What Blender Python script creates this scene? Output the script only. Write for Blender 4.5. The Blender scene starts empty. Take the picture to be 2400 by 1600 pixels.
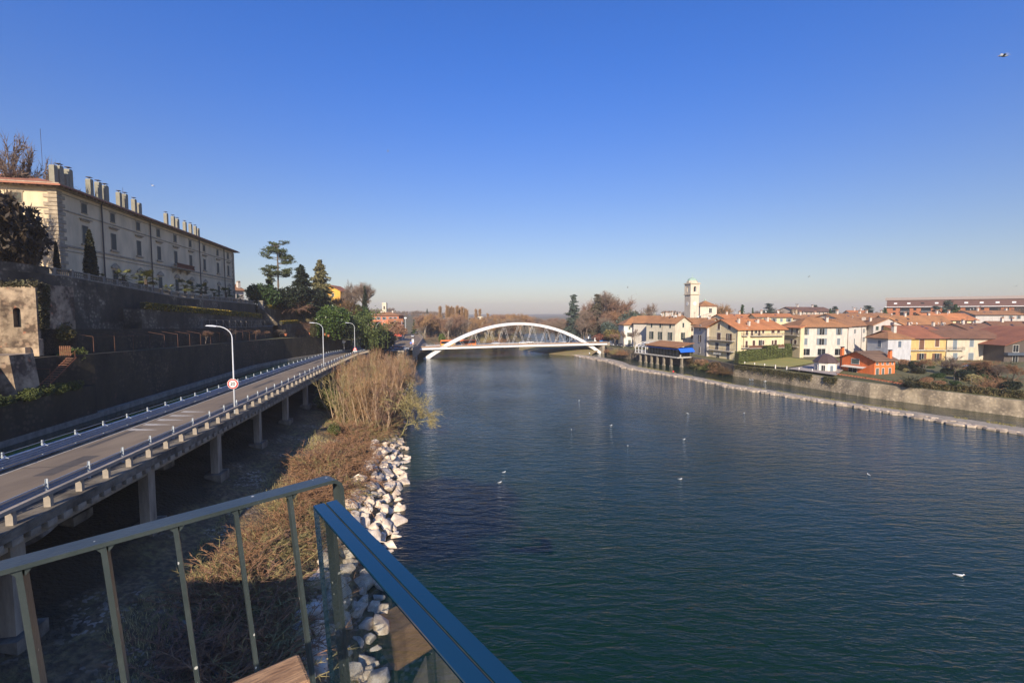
EXPO = 0.48
HAZE = 0.00027
import bpy, bmesh, math, random
from mathutils import Vector, Matrix, noise
C = bpy.context.scene.collection
R = math.radians
PI = math.pi
CAMZ = 21.5
FPX = 1067.0
PIT = math.atan(65.0/1067.0)
SUN_EL, SUN_AZ = R(26.5), math.atan2(-0.998, -0.075)   # direction towards the sun, in the ground plane

# ---------------------------------------------------------------- survey helpers
def ray(u, v):
    x = u-1200.0; z = 800.0-v
    Y = FPX*math.cos(PIT)+z*math.sin(PIT); Z = -FPX*math.sin(PIT)+z*math.cos(PIT)
    return x/Y, Z/Y
def at(u, v, D):
    a, b = ray(u, v); return Vector((a*D, D, CAMZ+b*D))
def gz(u, v, z):
    a, b = ray(u, v); D = (z-CAMZ)/b; return Vector((a*D, D, z))
def xy(u, D, v=790):
    p = at(u, v, D); return (p.x, p.y)
def zz(v, D, u=1200):
    return at(u, v, D).z
TH = R(10.6); CT, ST = math.cos(TH), math.sin(TH)
def W(w, s, z=0.0): return Vector((w*CT-s*ST, w*ST+s*CT, z))
def toW(x, y): return (x*CT+y*ST, -x*ST+y*CT)
def onw(u, w, v=780):
    """station s where the sight line of column u meets the line of offset w"""
    a, b = ray(u, v); D = w/(a*CT+ST); return -a*D*ST+D*CT, D
def lerp(a, b, t): return a+(b-a)*t
def table(t, x):
    if x <= t[0][0]: return t[0][1]
    for (a, b), (c, d) in zip(t, t[1:]):
        if x <= c: return lerp(b, d, (x-a)/(c-a))
    return t[-1][1]

# ---------------------------------------------------------------- materials
MATS = {}
def nd(nt, typ, **kw):
    n = nt.nodes.new(typ)
    for k, v in kw.items(): setattr(n, k, v)
    return n
def mat(name, col, rough=0.8, var=0.25, scale=1.0, col2=None, bump=0.0, bscale=None, metal=0.0, spec=0.5, island=0.0, detail=6, thresh=(0.35, 0.65), stretch=(1,1,1)):
    if name in MATS: return MATS[name]
    m = bpy.data.materials.new(name); m.use_nodes = True; nt = m.node_tree
    b = nt.nodes['Principled BSDF']; b.inputs['Roughness'].default_value = rough
    b.inputs['Metallic'].default_value = metal; b.inputs['Specular IOR Level'].default_value = spec
    tc = nd(nt, 'ShaderNodeTexCoord'); mp = nd(nt, 'ShaderNodeMapping'); mp.inputs['Scale'].default_value = stretch
    nt.links.new(tc.outputs['Object'], mp.inputs['Vector'])
    c2 = col2 if col2 else tuple(max(0, c*(1-var)) for c in col)
    no = nd(nt, 'ShaderNodeTexNoise'); no.inputs['Scale'].default_value = scale; no.inputs['Detail'].default_value = detail
    no.inputs['Roughness'].default_value = 0.65
    nt.links.new(mp.outputs[0], no.inputs['Vector'])
    mr = nd(nt, 'ShaderNodeMapRange'); mr.inputs['From Min'].default_value = thresh[0]; mr.inputs['From Max'].default_value = thresh[1]
    nt.links.new(no.outputs['Fac'], mr.inputs['Value'])
    mx = nd(nt, 'ShaderNodeMix', data_type='RGBA'); mx.inputs['A'].default_value = (*c2, 1); mx.inputs['B'].default_value = (*col, 1)
    nt.links.new(mr.outputs[0], mx.inputs['Factor'])
    out = mx.outputs['Result']
    if island > 0:
        g = nd(nt, 'ShaderNodeNewGeometry'); m2 = nd(nt, 'ShaderNodeMapRange')
        m2.inputs['To Min'].default_value = 1-island; m2.inputs['To Max'].default_value = 1+island
        nt.links.new(g.outputs['Random Per Island'], m2.inputs['Value'])
        hs = nd(nt, 'ShaderNodeHueSaturation'); nt.links.new(m2.outputs[0], hs.inputs['Value']); nt.links.new(out, hs.inputs['Color']); out = hs.outputs['Color']
    nt.links.new(out, b.inputs['Base Color'])
    if bump > 0:
        n2 = nd(nt, 'ShaderNodeTexNoise'); n2.inputs['Scale'].default_value = bscale or scale*4; n2.inputs['Detail'].default_value = 8
        nt.links.new(mp.outputs[0], n2.inputs['Vector'])
        bp = nd(nt, 'ShaderNodeBump'); bp.inputs['Strength'].default_value = 0.8; bp.inputs['Distance'].default_value = bump
        nt.links.new(n2.outputs['Fac'], bp.inputs['Height']); nt.links.new(bp.outputs[0], b.inputs['Normal'])
    MATS[name] = m; return m
def tile_mat(name, col, col2, axis='x', period=0.45):
    m = bpy.data.materials.new(name); m.use_nodes = True; nt = m.node_tree; b = nt.nodes['Principled BSDF']; b.inputs['Roughness'].default_value = 0.9
    tc = nd(nt, 'ShaderNodeTexCoord')
    w = nd(nt, 'ShaderNodeTexWave', wave_type='BANDS', bands_direction=axis.upper(), wave_profile='SIN')
    w.inputs['Scale'].default_value = 0.314/period*1.0; w.inputs['Distortion'].default_value = 0.0
    nt.links.new(tc.outputs['Object'], w.inputs['Vector'])
    n1 = nd(nt, 'ShaderNodeTexNoise'); n1.inputs['Scale'].default_value = 2.6; n1.inputs['Detail'].default_value = 8; n1.inputs['Roughness'].default_value = 0.8
    n3 = nd(nt, 'ShaderNodeTexNoise'); n3.inputs['Scale'].default_value = 0.22; n3.inputs['Detail'].default_value = 3
    for n in (n1, n3): nt.links.new(tc.outputs['Object'], n.inputs['Vector'])
    r1 = nd(nt, 'ShaderNodeMapRange'); r1.inputs['From Min'].default_value = .38; r1.inputs['From Max'].default_value = .66
    nt.links.new(n1.outputs['Fac'], r1.inputs['Value'])
    mx = nd(nt, 'ShaderNodeMix', data_type='RGBA'); mx.inputs['A'].default_value = (*col, 1); mx.inputs['B'].default_value = (*col2, 1)
    nt.links.new(r1.outputs[0], mx.inputs['Factor'])
    r3 = nd(nt, 'ShaderNodeMapRange'); r3.inputs['From Min'].default_value = .3; r3.inputs['From Max'].default_value = .7; r3.inputs['To Min'].default_value = .75; r3.inputs['To Max'].default_value = 1.15
    nt.links.new(n3.outputs['Fac'], r3.inputs['Value'])
    r2 = nd(nt, 'ShaderNodeMapRange'); r2.inputs['To Min'].default_value = .62; r2.inputs['To Max'].default_value = 1.15
    nt.links.new(w.outputs['Fac'], r2.inputs['Value'])
    mu = nd(nt, 'ShaderNodeMath', operation='MULTIPLY'); nt.links.new(r2.outputs[0], mu.inputs[0]); nt.links.new(r3.outputs[0], mu.inputs[1])
    hs = nd(nt, 'ShaderNodeHueSaturation'); nt.links.new(mx.outputs['Result'], hs.inputs['Color']); nt.links.new(mu.outputs[0], hs.inputs['Value'])
    nt.links.new(hs.outputs['Color'], b.inputs['Base Color'])
    bp = nd(nt, 'ShaderNodeBump'); bp.inputs['Distance'].default_value = 0.08; nt.links.new(w.outputs['Fac'], bp.inputs['Height']); nt.links.new(bp.outputs[0], b.inputs['Normal'])
    MATS[name] = m; return m
def masonry(name, plaster, stone, brick, scale=0.35, plast=(0.45, 0.55), bumpd=0.12):
    """weathered wall: plaster fallen off in patches over rubble and brick, dark damp stains"""
    m = bpy.data.materials.new(name); m.use_nodes = True; nt = m.node_tree; b = nt.nodes['Principled BSDF']; b.inputs['Roughness'].default_value = 0.92
    tc = nd(nt, 'ShaderNodeTexCoord')
    def noi(s, d=6, r=.6):
        n = nd(nt, 'ShaderNodeTexNoise'); n.inputs['Scale'].default_value = s; n.inputs['Detail'].default_value = d; n.inputs['Roughness'].default_value = r
        nt.links.new(tc.outputs['Object'], n.inputs['Vector']); return n.outputs['Fac']
    def rng(x, a, c, lo=0, hi=1):
        r = nd(nt, 'ShaderNodeMapRange'); r.inputs['From Min'].default_value = a; r.inputs['From Max'].default_value = c
        r.inputs['To Min'].default_value = lo; r.inputs['To Max'].default_value = hi; nt.links.new(x, r.inputs['Value']); return r.outputs[0]
    def mix(f, A, B):
        x = nd(nt, 'ShaderNodeMix', data_type='RGBA')
        for k, c in (('A', A), ('B', B)):
            if isinstance(c, tuple): x.inputs[k].default_value = (*c, 1)
            else: nt.links.new(c, x.inputs[k])
        nt.links.new(f, x.inputs['Factor']); return x.outputs['Result']
    vo = nd(nt, 'ShaderNodeTexVoronoi', feature='F1'); vo.inputs['Scale'].default_value = 1.9; nt.links.new(tc.outputs['Object'], vo.inputs['Vector'])
    sep = nd(nt, 'ShaderNodeSeparateColor'); nt.links.new(vo.outputs['Color'], sep.inputs[0])
    st = mix(rng(sep.outputs[0], 0, 1), tuple(c*.45 for c in stone), stone)
    st = mix(rng(noi(scale*1.7), .56, .62), st, brick)
    st = mix(rng(vo.outputs['Distance'], .32, .5), st, tuple(c*.35 for c in stone))
    pl = mix(rng(noi(1.3), .3, .7), tuple(c*.6 for c in plaster), plaster)
    col = mix(rng(noi(scale, 8, .62), *plast), st, pl)
    mp = nd(nt, 'ShaderNodeMapping'); mp.inputs['Scale'].default_value = (.6, .6, 0.2); nt.links.new(tc.outputs['Object'], mp.inputs['Vector'])
    n = nd(nt, 'ShaderNodeTexNoise'); n.inputs['Scale'].default_value = .7; n.inputs['Detail'].default_value = 6; nt.links.new(mp.outputs[0], n.inputs['Vector'])
    hs = nd(nt, 'ShaderNodeHueSaturation'); nt.links.new(col, hs.inputs['Color']); nt.links.new(rng(n.outputs['Fac'], .35, .65, .55, 1.1), hs.inputs['Value'])
    nt.links.new(hs.outputs[0], b.inputs['Base Color'])
    bp = nd(nt, 'ShaderNodeBump'); bp.inputs['Distance'].default_value = bumpd*.5; nt.links.new(noi(2.0, 5, .6), bp.inputs['Height']); nt.links.new(bp.outputs[0], b.inputs['Normal'])
    MATS[name] = m; return m

# ---------------------------------------------------------------- mesh builder
class MB:
    def __init__(s): s.v = []; s.f = []; s.m = []
    def add(s, vs, fs, mi=0):
        o = len(s.v); s.v += [tuple(v) for v in vs]; s.f += [tuple(i+o for i in f) for f in fs]; s.m += [mi]*len(fs)
    def box(s, x0, x1, y0, y1, z0, z1, mi=0):
        s.add([(x0,y0,z0),(x1,y0,z0),(x1,y1,z0),(x0,y1,z0),(x0,y0,z1),(x1,y0,z1),(x1,y1,z1),(x0,y1,z1)],
              [(0,3,2,1),(4,5,6,7),(0,1,5,4),(1,2,6,5),(2,3,7,6),(3,0,4,7)], mi)
    def beam(s, p, q, w, h, mi=0, up=(0,0,1), ext=0):
        """box between p and q, w wide, h high, centred"""
        p = Vector(p); q = Vector(q); d = (q-p).normalized(); p = p-d*ext; q = q+d*ext; up = Vector(up)
        a = d.cross(up)
        if a.length < 1e-5: a = Vector((1,0,0))
        a.normalize(); b = a.cross(d).normalized(); a = a*w/2; b = b*h/2
        vs = [p-a-b, p+a-b, p+a+b, p-a+b, q-a-b, q+a-b, q+a+b, q-a+b]
        s.add(vs, [(0,1,2,3),(7,6,5,4),(0,4,5,1),(1,5,6,2),(2,6,7,3),(3,7,4,0)], mi)
    def tube(s, p, q, r0, r1=None, n=6, mi=0, cap=True):
        r1 = r0 if r1 is None else r1; p = Vector(p); q = Vector(q); d = q-p
        if d.length < 1e-6: return
        d.normalize(); a = d.cross(Vector((0,0,1)))
        if a.length < 1e-3: a = Vector((1,0,0))
        a.normalize(); b = d.cross(a); vs = []
        for c, r in ((p, r0), (q, r1)):
            for i in range(n):
                t = 2*PI*i/n; vs.append(c+a*math.cos(t)*r+b*math.sin(t)*r)
        fs = [(i, (i+1) % n, n+(i+1) % n, n+i) for i in range(n)]
        if cap: fs += [tuple(range(n-1, -1, -1)), tuple(range(n, 2*n))]
        s.add(vs, fs, mi)
    def path(s, pts, r, n=6, mi=0):
        pts = [Vector(p) for p in pts]; rs = r if isinstance(r, (list, tuple)) else [r]*len(pts); vs = []
        for k, p in enumerate(pts):
            d = (pts[min(k+1, len(pts)-1)]-pts[max(k-1, 0)]).normalized(); a = d.cross(Vector((0.02,0.01,1)))
            if a.length < 1e-3: a = Vector((1,0,0))
            a.normalize(); b = d.cross(a)
            for i in range(n):
                t = 2*PI*i/n; vs.append(p+a*math.cos(t)*rs[k]+b*math.sin(t)*rs[k])
        fs = [(k*n+i, k*n+(i+1) % n, (k+1)*n+(i+1) % n, (k+1)*n+i) for k in range(len(pts)-1) for i in range(n)]
        fs += [tuple(range(n-1, -1, -1)), tuple(range((len(pts)-1)*n, len(pts)*n))]
        s.add(vs, fs, mi)
    def prism(s, poly, ext, mi=0):
        n = len(poly); ext = Vector(ext); vs = [Vector(p) for p in poly]+[Vector(p)+ext for p in poly]
        s.add(vs, [tuple(range(n-1, -1, -1)), tuple(range(n, 2*n))]+[(i, (i+1) % n, n+(i+1) % n, n+i) for i in range(n)], mi)
    def lathe(s, prof, n=10, c=(0,0,0), mi=0, sq=(1,1), ph=0.0):
        vs = []; k = len(prof)
        for r, z in prof:
            for i in range(n):
                t = 2*PI*i/n+ph; vs.append((c[0]+r*math.cos(t)*sq[0], c[1]+r*math.sin(t)*sq[1], c[2]+z))
        fs = [(j*n+i, j*n+(i+1) % n, (j+1)*n+(i+1) % n, (j+1)*n+i) for j in range(k-1) for i in range(n)]
        fs += [tuple(range(n-1, -1, -1)), tuple(range((k-1)*n, k*n))]
        s.add(vs, fs, mi)
    def quad(s, a, b, c, d, mi=0): s.add([a,b,c,d], [(0,1,2,3)], mi)
    def mesh(s, name, mats, smooth=False, base=None):
        me = bpy.data.meshes.new(name)
        vs = s.v if base is None else [(v[0]-base[0], v[1]-base[1], v[2]-base[2]) for v in s.v]
        me.from_pydata(vs, [], s.f)
        for m in (mats if isinstance(mats, (list, tuple)) else [mats]): me.materials.append(m)
        me.polygons.foreach_set('material_index', s.m)
        if smooth: me.polygons.foreach_set('use_smooth', [True]*len(s.f))
        me.update(); return me
    def build(s, name, mats, parent=None, loc=(0,0,0), rz=0.0, smooth=False, base=None):
        return put(name, s.mesh(name, mats, smooth, base), parent, loc, rz)
def put(name, me, parent=None, loc=(0,0,0), rz=0.0, scale=None):
    o = bpy.data.objects.new(name, me); C.objects.link(o); o.location = loc; o.rotation_euler = (0, 0, rz)
    if scale is not None: o.scale = scale if isinstance(scale, (tuple, list)) else (scale,)*3
    if parent: o.parent = parent
    return o
def tag(o, label=None, cat=None, group=None, kind=None):
    if label: o['label'] = label
    if cat: o['category'] = cat
    if group: o['group'] = group
    if kind: o['kind'] = kind
    return o
def thing(name, label, cat, loc=(0,0,0), rz=0.0, group=None):
    o = bpy.data.objects.new(name, None); C.objects.link(o); o.location = loc; o.rotation_euler = (0,0,rz)
    o.empty_display_size = 0.5; return tag(o, label, cat, group)
def struct(o): o['kind'] = 'structure'; return o
KIDS = {}
def copy_tree(o, parent=None):
    c = o.copy(); C.objects.link(c)
    if parent: c.parent = parent
    for ch in list(o.children): copy_tree(ch, c)
    return c
def clone(o, loc, rz=None, label=None, scale=None, group=None):
    c = copy_tree(o); c.location = loc
    if rz is not None: c.rotation_euler = (0, 0, rz)
    if scale is not None: c.scale = scale if isinstance(scale, (tuple, list)) else (scale,)*3
    if label: c['label'] = label
    if group: c['group'] = group
    return c

# ---------------------------------------------------------------- camera, light, sky
sc = bpy.context.scene
cam = bpy.data.cameras.new('camera'); co = bpy.data.objects.new('camera', cam); C.objects.link(co)
cam.sensor_width = 36; cam.lens = FPX/2400*36; cam.clip_start = 0.05; cam.clip_end = 9000
co.location = (0, 0, CAMZ); co.rotation_euler = (PI/2-PIT, 0, 0); sc.camera = co
sc.view_settings.view_transform = 'Standard'; sc.view_settings.look = 'None'; sc.view_settings.exposure = EXPO if 'EXPO' in globals() else 0.0
sd = Vector((math.cos(SUN_AZ)*math.cos(SUN_EL), math.sin(SUN_AZ)*math.cos(SUN_EL), math.sin(SUN_EL)))
sl = bpy.data.lights.new('sun', 'SUN'); sl.energy = 5.0; sl.angle = R(0.5); sl.color = (1.0, 0.86, 0.68)
so = bpy.data.objects.new('sun', sl); C.objects.link(so); so.rotation_euler = sd.to_track_quat('Z', 'Y').to_euler(); so.location = (0, -40, 120)
wd = bpy.data.worlds.new('World'); sc.world = wd; wd.use_nodes = True; nt = wd.node_tree
bg = nt.nodes['Background']; sky = nd(nt, 'ShaderNodeTexSky', sky_type='NISHITA'); sky.sun_disc = False
sky.sun_elevation = SUN_EL; sky.sun_rotation = math.atan2(sd.x, sd.y); sky.altitude = 100; sky.air_density = 1.0; sky.dust_density = 0.6; sky.ozone_density = 3.0
# the clear winter zenith is a deeper blue than the sky model gives; near the horizon it stays pale
tcs = nd(nt, 'ShaderNodeTexCoord'); sps = nd(nt, 'ShaderNodeSeparateXYZ'); nt.links.new(tcs.outputs['Generated'], sps.inputs[0])
mrs = nd(nt, 'ShaderNodeMapRange', interpolation_type='SMOOTHSTEP'); mrs.inputs['From Min'].default_value = 0.0; mrs.inputs['From Max'].default_value = 0.55; nt.links.new(sps.outputs[2], mrs.inputs['Value'])
tn = nd(nt, 'ShaderNodeMix', data_type='RGBA'); tn.inputs['A'].default_value = (1.00, 0.885, 0.875, 1); tn.inputs['B'].default_value = (0.43, 0.90, 1.74, 1); nt.links.new(mrs.outputs[0], tn.inputs['Factor'])
hs = nd(nt, 'ShaderNodeMix', data_type='RGBA', blend_type='MULTIPLY'); hs.inputs['Factor'].default_value = 1; nt.links.new(sky.outputs[0], hs.inputs['A']); nt.links.new(tn.outputs['Result'], hs.inputs['B'])
nt.links.new(hs.outputs['Result'], bg.inputs['Color']); bg.inputs['Strength'].default_value = 0.082
sc.cycles.max_bounces = 6; sc.cycles.diffuse_bounces = 3; sc.cycles.glossy_bounces = 3; sc.cycles.transmission_bounces = 8; sc.cycles.transparent_max_bounces = 8
sc.cycles.use_denoising = True; sc.cycles.volume_bounces = 0
sc.cycles.volume_step_rate = 4.0; sc.cycles.volume_max_steps = 16
rnd = random.Random(7)
def nz(x, y, z=0.0, s=1.0): return noise.noise(Vector((x*s, y*s, z*s)))
# ---------------------------------------------------------------- ground, river
def water_mat(name, col, bumps, rough=0.06, deep=None):
    m = bpy.data.materials.new(name); m.use_nodes = True; nt = m.node_tree; b = nt.nodes['Principled BSDF']
    b.inputs['Base Color'].default_value = (*col, 1); b.inputs['Roughness'].default_value = rough; b.inputs['IOR'].default_value = 1.33
    tc = nd(nt, 'ShaderNodeTexCoord'); h = None
    for sx, sy, amp, typ in bumps:
        mp = nd(nt, 'ShaderNodeMapping'); mp.inputs['Scale'].default_value = (sx, sy, 1); mp.inputs['Rotation'].default_value = (0, 0, R(12))
        nt.links.new(tc.outputs['Object'], mp.inputs['Vector'])
        n = nd(nt, 'ShaderNodeTexNoise'); n.inputs['Scale'].default_value = 1; n.inputs['Detail'].default_value = typ; n.inputs['Roughness'].default_value = .55; n.inputs['Distortion'].default_value = .6
        nt.links.new(mp.outputs[0], n.inputs['Vector'])
        k = nd(nt, 'ShaderNodeMath', operation='MULTIPLY'); k.inputs[1].default_value = amp; nt.links.new(n.outputs['Fac'], k.inputs[0])
        if h is None: h = k.outputs[0]
        else:
            a = nd(nt, 'ShaderNodeMath', operation='ADD'); nt.links.new(h, a.inputs[0]); nt.links.new(k.outputs[0], a.inputs[1]); h = a.outputs[0]
    # calmer and rougher patches of current
    n4 = nd(nt, 'ShaderNodeTexNoise'); n4.inputs['Scale'].default_value = .035; n4.inputs['Detail'].default_value = 4
    nt.links.new(tc.outputs['Object'], n4.inputs['Vector'])
    r4 = nd(nt, 'ShaderNodeMapRange'); r4.inputs['From Min'].default_value = .35; r4.inputs['From Max'].default_value = .65; r4.inputs['To Min'].default_value = .6; r4.inputs['To Max'].default_value = 1.25
    nt.links.new(n4.outputs['Fac'], r4.inputs['Value'])
    mm = nd(nt, 'ShaderNodeMath', operation='MULTIPLY'); nt.links.new(h, mm.inputs[0]); nt.links.new(r4.outputs[0], mm.inputs[1])
    bp = nd(nt, 'ShaderNodeBump'); bp.inputs['Strength'].default_value = 1; bp.inputs['Distance'].default_value = 1.0
    nt.links.new(mm.outputs[0], bp.inputs['Height']); nt.links.new(bp.outputs[0], b.inputs['Normal'])
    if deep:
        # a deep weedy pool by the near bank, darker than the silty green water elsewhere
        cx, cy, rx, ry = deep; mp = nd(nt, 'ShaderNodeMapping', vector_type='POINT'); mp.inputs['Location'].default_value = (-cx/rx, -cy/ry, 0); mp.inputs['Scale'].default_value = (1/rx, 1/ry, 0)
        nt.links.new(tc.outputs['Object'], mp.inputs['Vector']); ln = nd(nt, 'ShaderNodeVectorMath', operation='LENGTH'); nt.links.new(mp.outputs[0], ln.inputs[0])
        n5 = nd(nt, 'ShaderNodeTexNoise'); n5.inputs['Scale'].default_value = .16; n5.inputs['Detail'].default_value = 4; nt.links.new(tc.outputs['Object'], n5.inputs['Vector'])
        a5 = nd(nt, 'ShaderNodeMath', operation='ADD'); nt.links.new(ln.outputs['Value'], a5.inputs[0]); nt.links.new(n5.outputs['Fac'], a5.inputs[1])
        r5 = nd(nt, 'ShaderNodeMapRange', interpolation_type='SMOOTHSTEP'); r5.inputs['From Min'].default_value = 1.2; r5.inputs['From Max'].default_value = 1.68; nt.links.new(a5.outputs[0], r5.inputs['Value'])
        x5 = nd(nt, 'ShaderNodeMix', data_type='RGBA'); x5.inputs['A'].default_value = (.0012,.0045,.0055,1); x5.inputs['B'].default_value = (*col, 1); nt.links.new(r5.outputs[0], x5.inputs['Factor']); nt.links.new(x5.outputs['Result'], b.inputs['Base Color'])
    MATS[name] = m; return m
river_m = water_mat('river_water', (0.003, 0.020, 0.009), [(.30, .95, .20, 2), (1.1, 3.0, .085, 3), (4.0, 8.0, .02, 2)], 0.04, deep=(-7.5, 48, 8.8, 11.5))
canal_m = water_mat('canal_water', (0.008, 0.03, 0.018), [(.8, .8, .04, 2)], 0.04)
b_ = MB(); b_.quad((-600,-300,0), (900,-300,0), (900,900,0), (-600,900,0))
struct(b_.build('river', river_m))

EMB = [gz(1719,880,0), gz(2038,931,0), gz(2400,978,0)]
EMBP = [(p.x, p.y) for p in EMB]
R1 = [W(-4,-120)[:2], W(-4,60)[:2], W(-4,150)[:2], (-43,190), (-47,224), (-30,330), (8,350), (15,520), (70,540), (90,420), (64,285), (62,262),
      (52,248), (48.5,231), (55.6,216.5), (62,205), (72,186), EMBP[0], EMBP[1], EMBP[2], (124,60), (140,20), (155,-120)]
def inpoly(x, y, P):
    c = False; j = len(P)-1
    for i in range(len(P)):
        xi, yi = P[i]; xj, yj = P[j]
        if (yi > y) != (yj > y) and x < (xj-xi)*(y-yi)/(yj-yi)+xi: c = not c
        j = i
    return c
def dpoly(x, y, P):
    best = 1e9; j = len(P)-1
    for i in range(len(P)):
        ax, ay = P[j]; bx, by = P[i]; dx, dy = bx-ax, by-ay; t = max(0, min(1, ((x-ax)*dx+(y-ay)*dy)/(dx*dx+dy*dy)))
        d = math.hypot(x-ax-t*dx, y-ay-t*dy); best = min(best, d); j = i
    return best
def bump(x, y, cx, cy, rx, ry, h):
    q = ((x-cx)/rx)**2+((y-cy)/ry)**2; return h*math.exp(-q)
def base_h(x, y):
    w, s = toW(x, y)
    if x < 0 and w < -4 and y < 178:
        if w > -30: return 1.0
        if w > -52: return 6.0
        return 23.5 if s > 60 else 24.5
    if x < 20:
        z = 6.2
        if w < -46: z = lerp(23.5, 12, min(1, max(0, (s-190)/120)))
        elif w < -34 and y < 215: z = 12
        z += bump(x, y, -130, 660, 75, 160, 13)+bump(x, y, -230, 700, 70, 160, 5)
        return z
    z = 3.3+(min(3.0, max(0, (y-230)/60))+min(8, max(0, (x-160)/45)) if y > 120 else 0)
    z += bump(x, y, 80, 300, 26, 22, 8)
    return z
def ground_h(x, y):
    d = dpoly(x, y, R1) if -200 < x < 260 else 99
    if inpoly(x, y, R1): return max(-3.0, -d*0.8)
    b = base_h(x, y)
    if x > 0 and y < 250: return min(b, (d-6)*1.5)
    return min(b, d*0.7)
def axis(a, b, lo, hi, st):
    v = []; x = lo
    while x <= hi: v.append(x); x += st
    x = lo; k = st
    while x > a: k *= 1.35; x -= k; v.insert(0, x)
    x = v[-1]; k = st
    while x < b: k *= 1.35; x += k; v.append(x)
    return v
xs = axis(-5000, 5000, -150, 250, 4.0); ys = axis(-600, 7000, -40, 380, 4.0)
g = MB(); nx = len(xs)
for y in ys:
    for x in xs: g.v.append((x, y, ground_h(x, y)+0.12*nz(x, y, 0, .1)))
for j in range(len(ys)-1):
    for i in range(nx-1):
        g.f.append((j*nx+i, j*nx+i+1, (j+1)*nx+i+1, (j+1)*nx+i)); g.m.append(0)
earth = mat('earth_and_grass', (0.16,0.135,0.05), .95, col2=(0.10,0.075,0.045), scale=.12, bump=.15, bscale=1.5)
struct(g.build('ground', earth, smooth=True))

# ---------------------------------------------------------------- left bank in the frame of the road (w across, s along)
ROADZ = [(-30,11.6),(29,11.1),(61,10.6),(97,10.2),(138,9.4),(168,7.9),(178,7.0),(200,6.4)]
rz_ = lambda s: table(ROADZ, s)
BANK = [(-40,6.2),(-30,6.2),(-29,6.2),(-27,7.0),(-24,6.4),(-21.5,5.8),(-19,4.9),(-15,3.9),(-11,3.1),(-8,2.3),(-6,1.2),(-4.2,-.1),(-2.5,-1.6),(-1,-3)]
def bank_z(w, s):
    if w < -29: return 6.2
    z = table(BANK, w+0.7*nz(s*.12, 3)+.3*nz(s*.5, 9)); k = min(1, max(0, (w+29)/5))
    z += k*(.45*nz(w, s, 0, .22)+.16*nz(w, s, 5, .9)+.06*nz(w, s, 9, 2.4))
    if s > 160: z = lerp(z, min(z, 1.2), 0)+0
    return z
g = MB(); ws = [-30+.55*i for i in range(52)]; ss = [2+.7*i for i in range(255)]; n = len(ws)
for s in ss:
    for w in ws: g.v.append(tuple(W(w, s, bank_z(w, s))))
for j in range(len(ss)-1):
    for i in range(n-1): g.f.append((j*n+i, j*n+i+1, (j+1)*n+i+1, (j+1)*n+i)); g.m.append(0)
def bank_mat():
    m = bpy.data.materials.new('bank_soil'); m.use_nodes = True; nt = m.node_tree; b = nt.nodes['Principled BSDF']; b.inputs['Roughness'].default_value = .95
    tc = nd(nt, 'ShaderNodeTexCoord')
    def noi(s, d=5):
        n = nd(nt, 'ShaderNodeTexNoise'); n.inputs['Scale'].default_value = s; n.inputs['Detail'].default_value = d; nt.links.new(tc.outputs['Object'], n.inputs['Vector']); return n.outputs['Fac']
    def rng(x, a, c):
        r = nd(nt, 'ShaderNodeMapRange'); r.inputs['From Min'].default_value = a; r.inputs['From Max'].default_value = c; nt.links.new(x, r.inputs['Value']); return r.outputs[0]
    def mix(f, A, B):
        x = nd(nt, 'ShaderNodeMix', data_type='RGBA')
        for k, c in (('A', A), ('B', B)):
            if isinstance(c, tuple): x.inputs[k].default_value = (*c, 1)
            else: nt.links.new(c, x.inputs[k])
        nt.links.new(f, x.inputs['Factor']); return x.outputs['Result']
    c = mix(rng(noi(.45), .38, .62), (0.27,0.175,0.085), (0.27,0.21,0.075))
    c = mix(rng(noi(2.5, 8), .35, .60), c, (0.12,0.08,0.042))
    vo = nd(nt, 'ShaderNodeTexVoronoi'); vo.inputs['Scale'].default_value = 5.5; nt.links.new(tc.outputs['Object'], vo.inputs['Vector'])
    sp = nd(nt, 'ShaderNodeSeparateColor'); nt.links.new(vo.outputs['Color'], sp.inputs[0])
    k = nd(nt, 'ShaderNodeMath', operation='MULTIPLY'); nt.links.new(rng(sp.outputs[0], .74, .78), k.inputs[0]); nt.links.new(rng(noi(.3), .50, .62), k.inputs[1])
    c = mix(k.outputs[0], c, (0.42,0.33,0.24))
    # dark soil along the road frame, with the viaduct's shade painted into it
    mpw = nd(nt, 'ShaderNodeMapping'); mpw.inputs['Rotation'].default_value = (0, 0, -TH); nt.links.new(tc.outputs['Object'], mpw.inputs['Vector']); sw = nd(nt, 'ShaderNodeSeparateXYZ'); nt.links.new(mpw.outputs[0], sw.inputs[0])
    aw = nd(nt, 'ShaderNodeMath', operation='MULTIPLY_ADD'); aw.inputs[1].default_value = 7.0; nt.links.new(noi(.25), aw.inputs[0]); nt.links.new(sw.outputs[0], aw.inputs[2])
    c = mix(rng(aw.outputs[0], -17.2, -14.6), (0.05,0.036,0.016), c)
    nt.links.new(c, b.inputs['Base Color'])
    bp = nd(nt, 'ShaderNodeBump'); bp.inputs['Distance'].default_value = .25; nt.links.new(noi(4, 8), bp.inputs['Height']); nt.links.new(bp.outputs[0], b.inputs['Normal'])
    return m
struct(g.build('riverbank', bank_mat(), smooth=True))

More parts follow.
